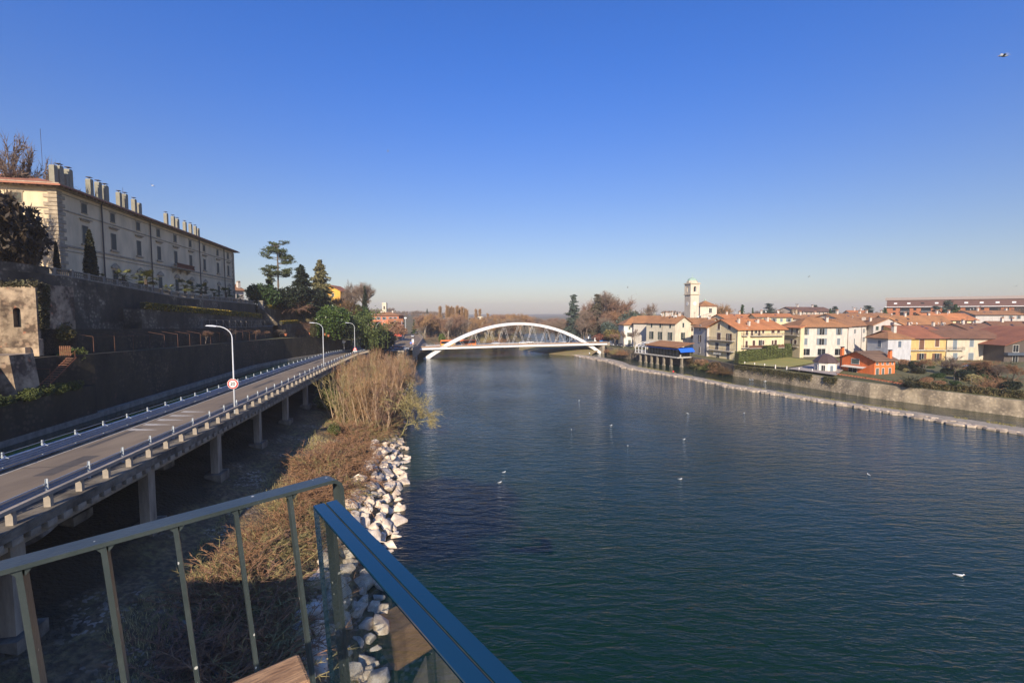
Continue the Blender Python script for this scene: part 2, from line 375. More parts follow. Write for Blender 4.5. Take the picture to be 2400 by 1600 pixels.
concrete = mat('old_concrete', (0.40,0.34,0.25), .9, col2=(0.16,0.135,0.10), scale=.9, bump=.02, bscale=9)
conc_dark = mat('stained_concrete', (0.24,0.205,0.15), .9, col2=(0.06,0.05,0.036), scale=.7, bump=.03, bscale=6)
conc_warm = mat('warm_concrete', (0.37,0.31,0.24), .9, col2=(0.24,0.21,0.17), scale=1.4, bump=.01)
steel = mat('galvanised_steel', (0.36,0.42,0.50), .42, var=.2, scale=2.0, metal=.35)
steel_l = mat('bright_zinc', (0.48,0.52,0.54), .4, var=.1, scale=2.0, metal=.3)
asphalt = mat('asphalt', (0.235,0.180,0.120), .9, col2=(0.165,0.125,0.085), scale=.5, bump=.004, bscale=60, stretch=(1,.25,1))
whitep = mat('road_paint', (0.50,0.46,0.39), .8, var=.3, scale=3)
white = mat('white_paint', (0.80,0.80,0.79), .45, var=.06, scale=.8)
S0, S1 = -20, 170
def strip(mb, wl, wr, zo, s0=S0, s1=S1, step=3.0, mi=0, zf=rz_):
    k = max(1, int((s1-s0)/step)); vs = []
    for i in range(k+1):
        s = lerp(s0, s1, i/k); vs += [W(wl, s, zf(s)+zo), W(wr, s, zf(s)+zo)]
    mb.add(vs, [(2*i, 2*i+1, 2*i+3, 2*i+2) for i in range(k)], mi)
def bar(mb, w0, w1, z0, z1, s0=S0, s1=S1, step=3.0, mi=0, zf=rz_):
    """long member of rectangular section following the road"""
    k = max(1, int(round((s1-s0)/step))); vs = []
    for i in range(k+1):
        s = lerp(s0, s1, i/k); z = zf(s); vs += [W(w0,s,z+z0), W(w1,s,z+z0), W(w1,s,z+z1), W(w0,s,z+z1)]
    fs = [(0,1,2,3), tuple(4*k+q for q in (3,2,1,0))]
    for i in range(k): fs += [(4*i+q, 4*i+4+q, 4*i+4+(q+1) % 4, 4*i+(q+1) % 4) for q in range(4)]
    mb.add(vs, fs, mi)
rb = MB(); strip(rb, -27.75, -21.35, 0.004); struct(rb.build('road', asphalt))
rb = MB(); strip(rb, -27.45, -27.30, 0.009); strip(rb, -21.75, -21.6, 0.009)
for i in range(5):
    s = 47+i*2.1; a = W(-27.2, s, 0); q = [W(-27.15+i*.1, s, rz_(s)+.0085), W(-24.6+i*.1, s-.9, rz_(s)+.0085), W(-24.6+i*.1, s-.2, rz_(s)+.0085), W(-27.15+i*.1, s+.7, rz_(s)+.0085)]
    rb.add(q, [(0,1,2,3)])
struct(rb.build('road_marking', whitep))
pa = MB(); rp = random.Random(2)
for s, w, l, b in ((34,-24.6,4.5,1.1),(41,-26.6,7.0,.5),(58,-23.2,3.0,1.6),(73,-25.4,9.0,.7),(92,-24.0,5.0,1.3),(112,-26.0,8.0,.9)):
    strip(pa, w-b/2, w+b/2, .0062, s, s+l, 1.5)
struct(pa.build('road_patch', mat('newer_asphalt', (0.10,0.085,0.07), .85, var=.25, scale=1.5)))
ck = MB()
for s in range(24, 160, 12): ck.box(0,0,0,0,0,0) if False else strip(ck, -27.7, -21.4, .0075, s, s+.07, .07)
struct(ck.build('expansion_joint', mat('joint_tar', (0.03,0.028,0.025), .7)))
via = thing('viaduct', 'long concrete viaduct carrying the narrow road along the canal on square piers', 'viaduct', W(-24, 60, 6))
VB = tuple(W(-24, 60, 6))
d = MB(); bar(d, -29.0, -19.55, -.40, 0.0); bar(d, -21.3, -19.6, 0, .10); bar(d, -28.9, -27.8, 0, .14); d.build('deck', conc_dark, via, base=VB)
d = MB(); bar(d, -20.75, -20.25, -1.25, -.402); bar(d, -24.3, -23.8, -1.15, -.402); d.build('girder', concrete, via, base=VB)
d = MB()
s = -18
while s < 168:
    z = rz_(s); q = [W(-19.52,s,z-.28), W(-19.98,s,z-.28)]
    a = W(-19.75, s, z-.56); bq = W(-19.75, s+.62, z-.56); d.beam(a, bq, .5, .32); s += 1.05
d.build('corbel_row', concrete, via, base=VB)
pm = MB(); pm.box(-.33,.33,-.42,.42,0,1); pme = pm.mesh('pier', concrete)
k = 0
for s in [15+11.2*i for i in range(14)]:
    for w in (-20.5, -25.4):
        zb = bank_z(w, s)-.3; zt = rz_(s)-.9
        o = put('pier', pme, via, (W(w, s, zb)-Vector(VB)), TH, (1, 1, zt-zb))
        f = MB(); f.box(-.75,.75,-.95,.95,-.6,.55); fo = f.build('footing', conc_dark, via, W(w, s, zb+.2)-Vector(VB), TH)
    c = MB(); c.beam(W(-26.2,s,rz_(s)-.95), W(-20.8,s,rz_(s)-.95), .5, .8); c.build('crossbeam', concrete, via, base=VB)
# parapet of concrete posts and beam
pp = thing('concrete_parapet', 'rough concrete parapet of fin posts and one beam on the river side of the viaduct', 'parapet', W(-19.9, 20, 11))
PB = tuple(W(-19.9, 20, 11))
d = MB(); bar(d, -20.0, -19.76, .80, 1.0, s1=168); d.build('beam', conc_warm, pp, base=PB)
fin = MB(); fin.prism([(-.24,-.11,0),(.08,-.11,0),(.08,-.11,.8),(-.06,-.11,.8),(-.24,-.11,.5)], (0,.22,0)); fme = fin.mesh('post', conc_warm)
s = 10.0
while s < 168: put('post', fme, pp, W(-19.95, s, rz_(s)+.10)-Vector(PB), TH); s += 2.25
# guard rails
def wrail(mb, w, z, s0, s1, side, mi=0):
    prof = [(-.03,-.16),(.05*side,-.10),(.05*side,-.05),(-.02*side,-.01),(-.02*side,.01),(.05*side,.05),(.05*side,.10),(-.03,.16)]
    prof = [(-.02*side,-.16),(.06*side,-.11),(.06*side,-.05),(-.02*side,0),(.06*side,.05),(.06*side,.11),(-.02*side,.16)]
    k = int((s1-s0)/3.24); vs = []; n = len(prof)
    for i in range(k+1):
        s = lerp(s0, s1, i/k)
        for a, b in prof: vs.append(W(w+a, s, rz_(s)+z+b))
    mb.add(vs, [(i*n+j, i*n+j+1, (i+1)*n+j+1, (i+1)*n+j) for i in range(k) for j in range(n-1)], mi)
gr = thing('guard_rail', 'steel guard rail with tall posts on the river side of the road', 'guard rail', W(-21.1, 20, 11)); GB = tuple(W(-21.1,20,11))
d = MB(); wrail(d, -21.25, .62, 10, 168, -1); wrail(d, -21.25, .30, 10, 168, -1); bar(d, -21.2, -21.14, .84, .90, 10, 168, mi=0); d.build('rail', steel, gr, base=GB)
ps = MB(); ps.box(-.06,.06,-.02,.02,-.02,1.08); ps.box(-.06,-.05,-.07,.07,-.02,1.08); ps.prism([(-.02,-.16,.78),(-.02,.16,.78),(-.36,.0,.62)], (0,0,.05)); psm = ps.mesh('post', steel_l)
s = 13.2
while s < 168: put('post', psm, gr, W(-21.05, s, rz_(s)+.1)-Vector(GB), TH); s += 3.24
gl = thing('guard_rail', 'steel guard rail topped by a thin wire on the canal side of the road', 'guard rail', W(-28.1, 20, 11)); GB = tuple(W(-28.1,20,11))
d = MB(); wrail(d, -27.95, .72, 10, 168, 1); wrail(d, -27.95, .40, 10, 168, 1); bar(d, -27.96, -27.86, .13, .21, 10, 168); bar(d, -28.12, -28.08, 1.10, 1.13, 10, 168); d.build('rail', steel, gl, base=GB)
s = 13.2
while s < 168: put('post', psm, gl, W(-28.15, s, rz_(s)+.14)-Vector(GB), TH+PI); s += 3.24
# canal-side retaining wall under the road
pale_rock = masonry('limewashed_rubble', (0.58,0.54,0.50), (0.30,0.25,0.20), (0.16,0.12,0.09), .25, (.40,.55), .3)
d = MB(); vs = []; kk = 90; rows = [(-24.6,-.6),(-25.6,.25),(-26.4,.55),(-27.4,.9),(-27.6,1.0)]
for i in range(kk+1):
    s = lerp(-10, 172, i/kk)
    for w, t in rows:
        zb = 5.2; zt = rz_(s)-.42; z = lerp(zb, zt, max(0, t)) if t > 0 else 4.0
        j = .45*nz(s*.3, w*.7, 2)*(1 if 0 < t < 1 else 0); vs.append(W(w+j, s, z))
m = len(rows); d.add(vs, [(i*m+j, i*m+j+1, (i+1)*m+j+1, (i+1)*m+j) for i in range(kk) for j in range(m-1)])
o = d.build('retaining_wall', pale_rock, smooth=True, base=tuple(W(-26,60,5)), loc=W(-26,60,5)); tag(o, 'rough pale rubble wall in the shade beneath the road viaduct', 'wall')
# canal
d = MB(); d.add([W(-42.3,-30,8.3), W(-28.9,-30,8.3), W(-28.9,172,8.3), W(-42.3,172,8.3)], [(0,1,2,3)]); struct(d.build('canal', canal_m))
d = MB(); bar(d, -29.1, -28.5, -6, -.403, zf=rz_); o = d.build('canal_wall', conc_dark, base=tuple(W(-29,60,5)), loc=W(-29,60,5)); tag(o, 'dark concrete wall holding the canal under the road edge', 'wall')

# ---------------------------------------------------------------- terraces
def L1(s): return table([(-60,-43.4),(65.5,-43.4),(66,-42),(120,-42),(134,-39.5),(147,-34.5),(160,-29.5),(172,-27)], s)
def T1(s): return table([(-60,16.9),(62,16.5),(78,16.0),(120,14.9),(147,14.5),(160,13.2),(176,11.5)], s)
def T2(s): return table([(-60,20.3),(55,19.9),(100,18.6),(130,17.9),(150,17.6),(152,18.3),(200,18.3)], s)
def T3(s): return table([(-60,29.5),(45,27.9),(62,26.8),(76,26.8),(107,24.8),(140,24.4),(150,24.3),(154,23.2),(210,22.5)], s)
def L3(s): return table([(-60,-56),(59,-56),(61.5,-50.5),(300,-50.5)], s)
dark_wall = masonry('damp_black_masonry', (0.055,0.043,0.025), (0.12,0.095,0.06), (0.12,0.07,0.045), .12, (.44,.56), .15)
grey_wall = masonry('grey_terrace_masonry', (0.088,0.07,0.045), (0.38,0.30,0.20), (0.2,0.11,0.075), .13, (.44,.52), .12)
def wallmesh(Lf, z0f, z1f, s0, s1, th, step=4.0, jit=0.0):
    mb = MB(); k = int((s1-s0)/step); vs = []
    for i in range(k+1):
        s = lerp(s0, s1, i/k); w = Lf(s); a, b = z0f(s), z1f(s)
        vs += [W(w, s, a), W(w, s, b), W(w-th, s, b), W(w-th, s, a)]
    fs = [(3,2,1,0), tuple(4*k+q for q in range(4))]
    for i in range(k): fs += [(4*i+q, 4*i+(q+1) % 4, 4*i+4+(q+1) % 4, 4*i+4+q) for q in range(4)]
    mb.add(vs, fs); return mb
def wobj(mb, name, m, label, cat, base):
    o = mb.build(name, m, base=tuple(base), loc=base); return tag(o, label, cat)
c5 = W(-45.5, 80, 16)
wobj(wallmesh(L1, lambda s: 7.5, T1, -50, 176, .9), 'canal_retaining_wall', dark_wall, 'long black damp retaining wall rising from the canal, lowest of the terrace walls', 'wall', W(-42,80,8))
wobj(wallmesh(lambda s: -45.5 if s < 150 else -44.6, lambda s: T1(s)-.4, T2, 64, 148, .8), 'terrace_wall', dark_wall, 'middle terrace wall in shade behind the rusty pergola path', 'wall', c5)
wobj(wallmesh(L3, lambda s: T2(s)-.4, T3, -50, 149, .9, 2.0), 'upper_terrace_wall', grey_wall, 'tall upper terrace wall with fallen plaster carrying the villa balustrade', 'wall', W(-50.5,80,19))
wobj(wallmesh(lambda s: -44.6, lambda s: T1(s)-.4, T2, 153, 200, .8), 'garden_wall', grey_wall, 'low garden wall under the farther short hedge by the cone tree', 'wall', W(-44.6,160,14))
wobj(wallmesh(lambda s: -49.4, lambda s: T2(s)-.4, T3, 153, 205, .8), 'garden_wall', grey_wall, 'grey garden wall directly below the upper short hedge', 'wall', W(-49.4,160,18))
kerb = mat('pale_kerb_stone', (0.34,0.30,0.23), .85, col2=(0.17,0.15,0.12), scale=1.2)
wobj(wallmesh(lambda s: max(-41.25, L1(s)+.75), lambda s: 7.8, lambda s: 8.95, -50, 170, .7), 'kerb', kerb, 'pale stone kerb running along the far edge of the canal', 'kerb', W(-41.5,80,8))
lawn = mat('winter_lawn', (0.10,0.12,0.03), .95, col2=(0.13,0.10,0.04), scale=.5, bump=.05, bscale=8)
gravel = mat('gravel_path', (0.22,0.19,0.15), .95, var=.35, scale=1.5)
d = MB()
def floor_strip(mb, wa, wb, zf, s0, s1, mi=0):
    k = int((s1-s0)/4); vs = []
    for i in range(k+1):
        s = lerp(s0, s1, i/k); A = wa(s) if callable(wa) else wa; B = wb(s) if callable(wb) else wb
        vs += [W(A,s,zf(s)), W(B,s,zf(s))]
    mb.add(vs, [(2*i, 2*i+1, 2*i+3, 2*i+2) for i in range(k)], mi)
floor_strip(d, lambda s: L1(s)-.5, -51, lambda s: T1(s)-.12, -50, 200, 0)
floor_strip(d, -45.9, -50.9, lambda s: T2(s)-.1, 64, 200, 1)
floor_strip(d, lambda s: L3(s)-.4, -140, lambda s: T3(s)-.1, -50, 210, 1)
struct(d.build('terraces', [lawn, gravel]))
# raised lawn ledge that carries the long hedge
LZ = [(88,22.3),(145,20.3),(160,20.2)]
wobj(wallmesh(lambda s: -47.8, lambda s: T2(s)-.4, lambda s: table(LZ, s), 88, 146, 2.75), 'ledge_wall', grey_wall, 'ledge wall projecting from the upper terrace wall below the long hedge', 'wall', W(-47.8,90,18))
# hedges
def hedge(Lw, zf, s0, s1, h, th, label, name='clipped_hedge', seed=1, dens=70, col='hedge_leaf'):
    r = random.Random(seed); mb = MB(); core = MB()
    k = int((s1-s0)/2)
    for i in range(k):
        a = lerp(s0, s1, i/k); b = lerp(s0, s1, (i+1)/k)
        core.beam(W(Lw, a, zf(a)+h*.46), W(Lw, b, zf(b)+h*.46), th*.86, h*.92)
    n = int((s1-s0)*dens)
    for i in range(n):
        s = r.uniform(s0, s1); q = r.random()
        if q < .4: p = W(Lw+r.uniform(-.5,.5)*th, s, zf(s)+h+r.uniform(-.08,.05))
        elif q < .85: p = W(Lw+th*.5*r.uniform(.9,1.06), s, zf(s)+r.uniform(0,h))
        else: p = W(Lw-th*.5, s, zf(s)+r.uniform(0,h))
        leafq(mb, p, r.uniform(.08,.17), r)
    t = thing(name, label, 'hedge', W(Lw, s0, zf(s0))); b = tuple(W(Lw, s0, zf(s0)))
    core.build('core', MATS['hedge_core'], t, base=b); mb.build('foliage', MATS[col], t, base=b); return t
def leafq(mb, p, r, rng, mi=0, asp=1.5):
    a = Vector((rng.gauss(0,1), rng.gauss(0,1), rng.gauss(0,1))).normalized(); b = a.orthogonal().normalized()
    b = (b*math.cos(q := rng.uniform(0,6.28))+a.cross(b)*math.sin(q)); c = a.cross(b)
    b = b*r*asp; c = c*r; p = Vector(p)
    mb.add([p-b, p-c*.7, p+b, p+c*.7], [(0,1,2,3)], mi)
def leafmat(name, c1, c2, isl=.45, rough=.6): return mat(name, c1, rough, col2=c2, scale=.6, island=isl, thresh=(.4,.6), spec=.3)
leafmat('hedge_core', (0.03,0.035,0.012), (0.025,0.025,0.01), 0)
leafmat('hedge_leaf', (0.30,0.20,0.02), (0.13,0.12,0.02)); leafmat('green_leaf', (0.05,0.085,0.022), (0.025,0.05,0.015)); leafmat('dark_leaf', (0.022,0.032,0.014), (0.012,0.02,0.010))
hedge(-48.1, lambda s: table(LZ, s), 89, 145.5, 1.15, 1.0, 'long clipped hedge with golden top along the ledge below the villa', seed=3)
hedge(-45.0, lambda s: T2(s)-.1, 154, 178, 1.0, .9, 'short clipped hedge on the lower garden wall beside the cone tree', seed=4)
hedge(-49.8, lambda s: T3(s)-.1, 157, 186, 1.1, .9, 'short clipped hedge on the higher garden wall under the dark conifers', seed=5)
# parapet + balustrade of the top terrace
stone = mat('weathered_stone', (0.30,0.26,0.20), .9, col2=(0.17,0.15,0.12), scale=1.2, bump=.01)
wobj(wallmesh(lambda s: L3(s)+.05, lambda s: T3(s), lambda s: T3(s)+1.05, 40, 73, .45, 2.0), 'terrace_parapet', grey_wall, 'solid masonry parapet on the terrace edge in front of the cypress', 'parapet', W(-50.5,60,27))
bl = thing('balustrade', 'long stone balustrade along the villa terrace behind the palms', 'balustrade', W(-50.7,74,26.8)); BB = Vector(W(-50.7,74,26.8))
d = MB(); bar(d, -50.95, -50.5, 0, .18, 73, 149, zf=T3); bar(d, -50.92, -50.52, .86, 1.02, 73, 149, zf=T3); d.build('rail', stone, bl, base=tuple(BB))
bm = MB(); bm.lathe([(.07,0),(.10,.06),(.05,.14),(.11,.30),(.10,.38),(.045,.56),(.08,.64),(.08,.68)], 6); bme = bm.mesh('baluster', stone)
more = MB(); s = 74.0; i = 0
while s < 148.5:
    if i % 9 == 0: q = MB(); q.box(-.24,.24,-.24,.24,-.02,1.12); put('pedestal', q.mesh('pedestal', stone), bl, W(-50.72, s, T3(s)+.0)-BB, TH)
    elif s < 107: put('baluster', bme, bl, W(-50.72, s, T3(s)+.18)-BB, TH)
    else: more.lathe([(.07,0),(.05,.14),(.11,.34),(.045,.56),(.08,.68)], 5, W(-50.72, s, T3(s)+.18))
    s += .36; i += 1
tag(more.build('far_balusters', stone, bl, base=tuple(BB)), kind='stuff')

# bastion with arched opening at the far left
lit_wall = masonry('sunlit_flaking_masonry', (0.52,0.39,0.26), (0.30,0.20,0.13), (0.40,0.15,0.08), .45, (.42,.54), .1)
bas = thing('bastion', 'sunlit flaking brick bastion with one arched opening and ivy on top', 'tower', W(-46, 63.6, 16.5)); B0 = Vector(W(-46, 63.6, 16.5))
# front face polygon with an arched hole, in local coords x along n, z up
def arch_panel(mb, x0, x1, z0, z1, cx, hw, zs, zt, y=0.0, th=.6, mi=0, mi_in=0):
    """wall x0..x1, z0..z1 facing -y with an arched hole centred cx, half width hw, sill zs, springing zt"""
    N = 8; arc = [(cx+hw*math.cos(PI-PI*i/N), zt+hw*math.sin(PI-PI*i/N)) for i in range(N+1)]
    mb.add([(x0,y,z0),(cx-hw,y,z0),(cx-hw,y,z1),(x0,y,z1)], [(0,1,2,3)], mi); mb.add([(cx+hw,y,z0),(x1,y,z0),(x1,y,z1),(cx+hw,y,z1)], [(0,1,2,3)], mi)
    mb.add([(cx-hw,y,z0),(cx+hw,y,z0),(cx+hw,y,zs),(cx-hw,y,zs)], [(0,1,2,3)], mi)
    for (a, b), (c, e) in zip(arc, arc[1:]): mb.add([(a,y,b),(c,y,e),(c,y,z1),(a,y,z1)], [(0,1,2,3)], mi)
    edge = [(cx-hw, zs)]+arc+[(cx+hw, zs)]
    for (a, b), (c, e) in zip(edge, edge[1:]+edge[:1]): mb.add([(a,y,b),(a,y+th,b),(c,y+th,e),(c,y,e)], [(0,1,2,3)], mi_in)
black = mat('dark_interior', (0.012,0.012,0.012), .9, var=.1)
bw = MB(); arch_panel(bw, -14, .5, 0, 8.5, -1.5, .38, 3.4, 5.35)
bw.add([(.5,0,0),(.5,6,0),(.5,6,8.5),(.5,0,8.5)], [(0,1,2,3)]); bw.add([(-14,0,8.5),(.5,0,8.5),(.5,6,8.5),(-14,6,8.5)], [(0,1,2,3)])
bw.box(-2.6,1.0,-.7,0,0,2.0); bw.box(-2.9,.2,-1.5,-.7,0,1.1)
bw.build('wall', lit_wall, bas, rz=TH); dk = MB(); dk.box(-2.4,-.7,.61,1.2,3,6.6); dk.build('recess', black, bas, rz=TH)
r = random.Random(3); iv = MB()
for i in range(1500):
    x = r.uniform(-5, .8); iv_z = 8.5+abs(r.gauss(0,.28))-.25; leafq(iv, (x, r.uniform(-.25,.8), iv_z), r.uniform(.07,.16), r)
for i in range(900):
    z = r.uniform(3.2, 8.6); leafq(iv, (.56+r.uniform(0,.12), r.uniform(.2,1.2+.1*z), z), r.uniform(.07,.15), r)
iv.build('ivy', leafmat('ivy_leaf', (0.09,0.085,0.035), (0.05,0.04,0.02)), bas, rz=TH)
# lower sunlit buttress by the canal
d = MB(); d.prism([(-6,0,0),(.5,0,0),(0,0,4.6),(-6,0,4.6)], (0,3,0)); o = d.build('buttress', lit_wall, loc=W(-42.3, 55.4, 12.6), rz=TH); tag(o, 'sunlit stone buttress at the left edge beside the rusty stair', 'wall')
# rusty stair
rust = mat('rust', (0.24,0.085,0.04), .85, var=.45, scale=3)
wobj(wallmesh(lambda s: -41.3, lambda s: 7.5, lambda s: 12.5+.25*nz(s*.4, 1), -50, 66, 2.2, 1.0), 'ledge_wall', dark_wall, 'low dark wall with an overgrown ledge at the foot of the rusty stair', 'wall', W(-41.3,55,8))
SA, SZ = 58.2, 12.7
st = thing('iron_stair', 'rusty iron stair climbing the black wall to a wooden gate', 'staircase', W(-42.3, SA, SZ)); Q = Vector(W(-42.3, SA, SZ))
N = 16; d = MB()
for i in range(N):
    s = SA+i*.355; z = SZ+.1+i*.222; d.beam(W(-42.75,s,z), W(-41.9,s,z), .22, .035)
d.build('tread', mat('worn_tread', (0.42,0.20,0.11), .8, var=.3, scale=4), st, base=tuple(Q))
d = MB()
for w in (-42.8, -41.85): d.beam(W(w,SA-.1,SZ-.1), W(w,SA+5.7,SZ+3.5), .04, .12)
d.build('stringer', rust, st, base=tuple(Q)); d = MB()
d.tube(W(-41.85,SA,SZ+.9), W(-41.85,SA+5.7,SZ+4.4), .02)
for i in (0, 5, 10, 15):
    s = SA+.1+i*.355; z = SZ+.1+i*.222; d.tube(W(-41.85,s,z), W(-41.85,s,z+.9), .025)
d.path([W(-43.2,SA+1.6,SZ+2.6), W(-41.85,SA+1.6,SZ+2.6), W(-41.85,SA+1.6,SZ+.8)], .03); d.build('handrail', rust, st, base=tuple(Q))
wood_g = mat('old_gate_wood', (0.22,0.10,0.05), .9, var=.4, scale=4)
d = MB()
for i in range(6): d.box(-.62+i*.21, -.50+i*.21, -.02, .02, 0, 1.2)
d.box(-.65,.65,.02,.05,.2,.3); d.box(-.65,.65,.02,.05,.9,1.0); o = d.build('wooden_gate', wood_g, loc=W(-43.2, 64.2, 16.4), rz=TH); tag(o, 'brown picket gate at the head of the rusty stair', 'gate')
d = MB(); d.box(-1.3,.5,-1.2,.4,0,.5); d.box(-1.0,.5,-1.8,-1.2,0,.25); o = d.build('stone_landing', lit_wall, loc=W(-42.0, SA-.2, 12.4), rz=TH); tag(o, 'rough stone landing at the foot of the rusty stair', 'steps')
# pergola of rusty posts
rustd = mat('dull_rust', (0.15,0.07,0.04), .9, var=.45, scale=3)
pg = thing('pergola', 'row of thin rusty pergola posts on the path above the canal wall', 'pergola', W(-42.8, 64, 16)); Q = Vector(W(-42.8, 64, 16))
for i in range(15):
    s = 68.5+i*4.1; z = T1(s)-.1; d = MB(); d.tube(W(-42.9,s,z), W(-42.9,s,z+2.3), .035, n=5); d.build('post', rustd, pg, base=tuple(Q))
    d = MB(); d.tube(W(-42.9,s,z+2.3), W(-45.4,s,z+2.8), .028, n=5); d.build('rafter', rustd, pg, base=tuple(Q))
d = MB(); bar(d, -42.92, -42.88, 2.27, 2.3, 68.5, 126, zf=lambda s: T1(s)-.1); d.build('rail', rustd, pg, base=tuple(Q))
# trellis fence on the middle ledge
wf = mat('weathered_wood', (0.22,0.19,0.15), .9, var=.3, scale=3)
tf = thing('trellis_fence', 'weathered open trellis fence on the ledge under the long hedge', 'fence', W(-46,105,18.4)); Q = Vector(W(-46,105,18.4))
s = 105.0
while s < 144:
    z = T2(s)-.1; d = MB(); d.beam(W(-46,s,z), W(-46,s,z+1.9), .14, .14, up=(0,1,0)); d.build('post', wf, tf, base=tuple(Q)); d = MB(); d.beam(W(-46,s,z+1.8), W(-46,s+2.2,z+.1), .07, .07); d.build('brace', wf, tf, base=tuple(Q)); s += 3.4
d = MB(); bar(d, -46.06, -45.94, 1.85, 1.95, 105, 143, zf=lambda s: T2(s)-.1); bar(d, -46.04, -45.96, .2, .3, 105, 143, zf=lambda s: T2(s)-.1); d.build('rail', wf, tf, base=tuple(Q))
# ramp wall and gate pillar between the two gardens
d = MB(); d.prism([(0,0,0),(5.5,0,0),(5.5,0,.5),(0,0,6.1)], (0,.7,0)); o = d.build('ramp_wall', grey_wall, loc=W(-50.4, 150.4, 18.0), rz=TH); tag(o, 'sloping wall of the ramp between the terrace gardens', 'wall')
d = MB(); d.box(-.6,.6,-.6,.6,0,2.6); d.box(-.75,.75,-.75,.75,2.6,2.9); o = d.build('gate_pillar', stone, loc=W(-50, 152.3, 22.6), rz=TH); tag(o, 'square stone gate pillar at the end of the villa terrace', 'pillar')
# ---------------------------------------------------------------- houses
glass_m = mat('window_glass', (0.02,0.024,0.028), .12, var=.4, scale=.5)
frame_w = mat('window_frame', (0.62,0.60,0.55), .7, var=.1)
SH = {'green': (0.035,0.06,0.05), 'grey': (0.20,0.24,0.27), 'brown': (0.09,0.045,0.03), 'blue': (0.12,0.16,0.22), 'sage': (0.10,0.13,0.11), 'teak': (0.17,0.08,0.045), 'olive': (0.085,0.085,0.06)}
SHM = {k: mat('shutter_'+k, c, .75, var=.35, scale=2.5, stretch=(1,1,8)) for k, c in SH.items()}
WIN = {}
def win_mesh(style, w, h, col, surround=None):
    key = (style, round(w,2), round(h,2), col, surround.name if surround else None)
    if key in WIN: return WIN[key]
    m = MB(); t = .09; fr = surround or frame_w
    m.box(-w/2-t, -w/2, -.07, .02, -.05, h+t, 0); m.box(w/2, w/2+t, -.07, .02, -.05, h+t, 0)
    m.box(-w/2, w/2, -.07, .02, h, h+t, 0); m.box(-w/2-.18, w/2+.18, -.16, .02, -.16, -.05, 0)
    gl = MB(); sh = None
    if style in ('open', 'plain', 'big'):
        m.quad((-w/2,-.012,-.05), (w/2,-.012,-.05), (w/2,-.012,h), (-w/2,-.012,h), 1)
        m.box(-.035, .035, -.045, -.012, 0, h, 0)
        if style == 'big': m.box(-w/2, -w/2+.14, -.05, -.012, 0, h, 0); m.box(w/2-.14, w/2, -.05, -.012, 0, h, 0)
    if style == 'open':
        sh = MB(); pw = w*.52
        for sgn in (-1, 1):
            a = sgn*(w/2+.05); b = sgn*(w/2+.05+pw); sh.box(min(a,b), max(a,b), -.13, -.075, -.02, h+.02)
    if style in ('closed', 'door'):
        sh = MB(); sh.box(-w/2, -.015, -.055, -.012, 0, h); sh.box(.015, w/2, -.055, -.012, 0, h)
    me = m.mesh('window' if style != 'door' else 'door', [fr, glass_m]); sm = sh.mesh('shutter', SHM[col]) if sh else None
    WIN[key] = (me, sm); return WIN[key]
def roof_mesh(kind, L, D, ze, rise, ov, th=.22):
    m = MB(); a, b, c, d = -ov, L+ov, -ov, D+ov
    def plane(ps):
        m.prism(ps, (0,0,-th))
    if kind == 'gx':
        k = rise*2/(D); zo = ze-ov*k; p, q = (a,D/2,ze+rise), (b,D/2,ze+rise)
        plane([(a,c,zo),(b,c,zo),q,p]); plane([(b,d,zo),(a,d,zo),p,q])
    elif kind == 'gy':
        k = rise*2/L; zo = ze-ov*k; p, q = (L/2,c,ze+rise), (L/2,d,ze+rise)
        plane([(a,c,zo),p,q,(a,d,zo)]); plane([(b,d,zo),q,p,(b,c,zo)])
    elif kind == 'hip':
        h = min(L, D)/2; k = rise/h; zo = ze-ov*k
        if L >= D: p, q = (h,D/2,ze+rise), (L-h+.001,D/2,ze+rise)
        else: p, q = (L/2,h,ze+rise), (L/2,D-h+.001,ze+rise)
        A, B, E, F = (a,c,zo), (b,c,zo), (b,d,zo), (a,d,zo)
        if L >= D: fs = [[A,B,q,p],[B,E,q],[E,F,p,q],[F,A,p]]
        else: fs = [[A,B,p],[B,E,q,p],[E,F,q],[F,A,p,q]]
        for f in fs: plane(f)
    elif kind == 'shed':   # low side in front
        plane([(a,c,ze-ov*rise/D),(b,c,ze-ov*rise/D),(b,d,ze+rise+ov*rise/D),(a,d,ze+rise+ov*rise/D)])
    return m
def chimney_mesh(w=.7, h=1.5, m1=None, m2=None):
    m = MB(); m.box(-w/2,w/2,-w/2,w/2,-1.2,h,0); m.box(-w/2-.08,w/2+.08,-w/2-.08,w/2+.08,h,h+.12,0)
    for i in (-1,1): m.box(i*w*.4-.06,i*w*.4+.06,-w*.4,w*.4,h+.12,h+.4,0)
    m.prism([(-w/2-.15,-w/2-.15,h+.4),(w/2+.15,-w/2-.15,h+.4),(0,-w/2-.15,h+.7)], (0,w+.3,0), 1)
    return m.mesh('chimney', [m1, m2])
GUT = mat('dark_gutter', (0.06,0.045,0.04), .6, var=.2)
def frame_of(P0, P1):
    v = Vector((P1[0]-P0[0], P1[1]-P0[1])); return v.length, math.atan2(v.y, v.x)
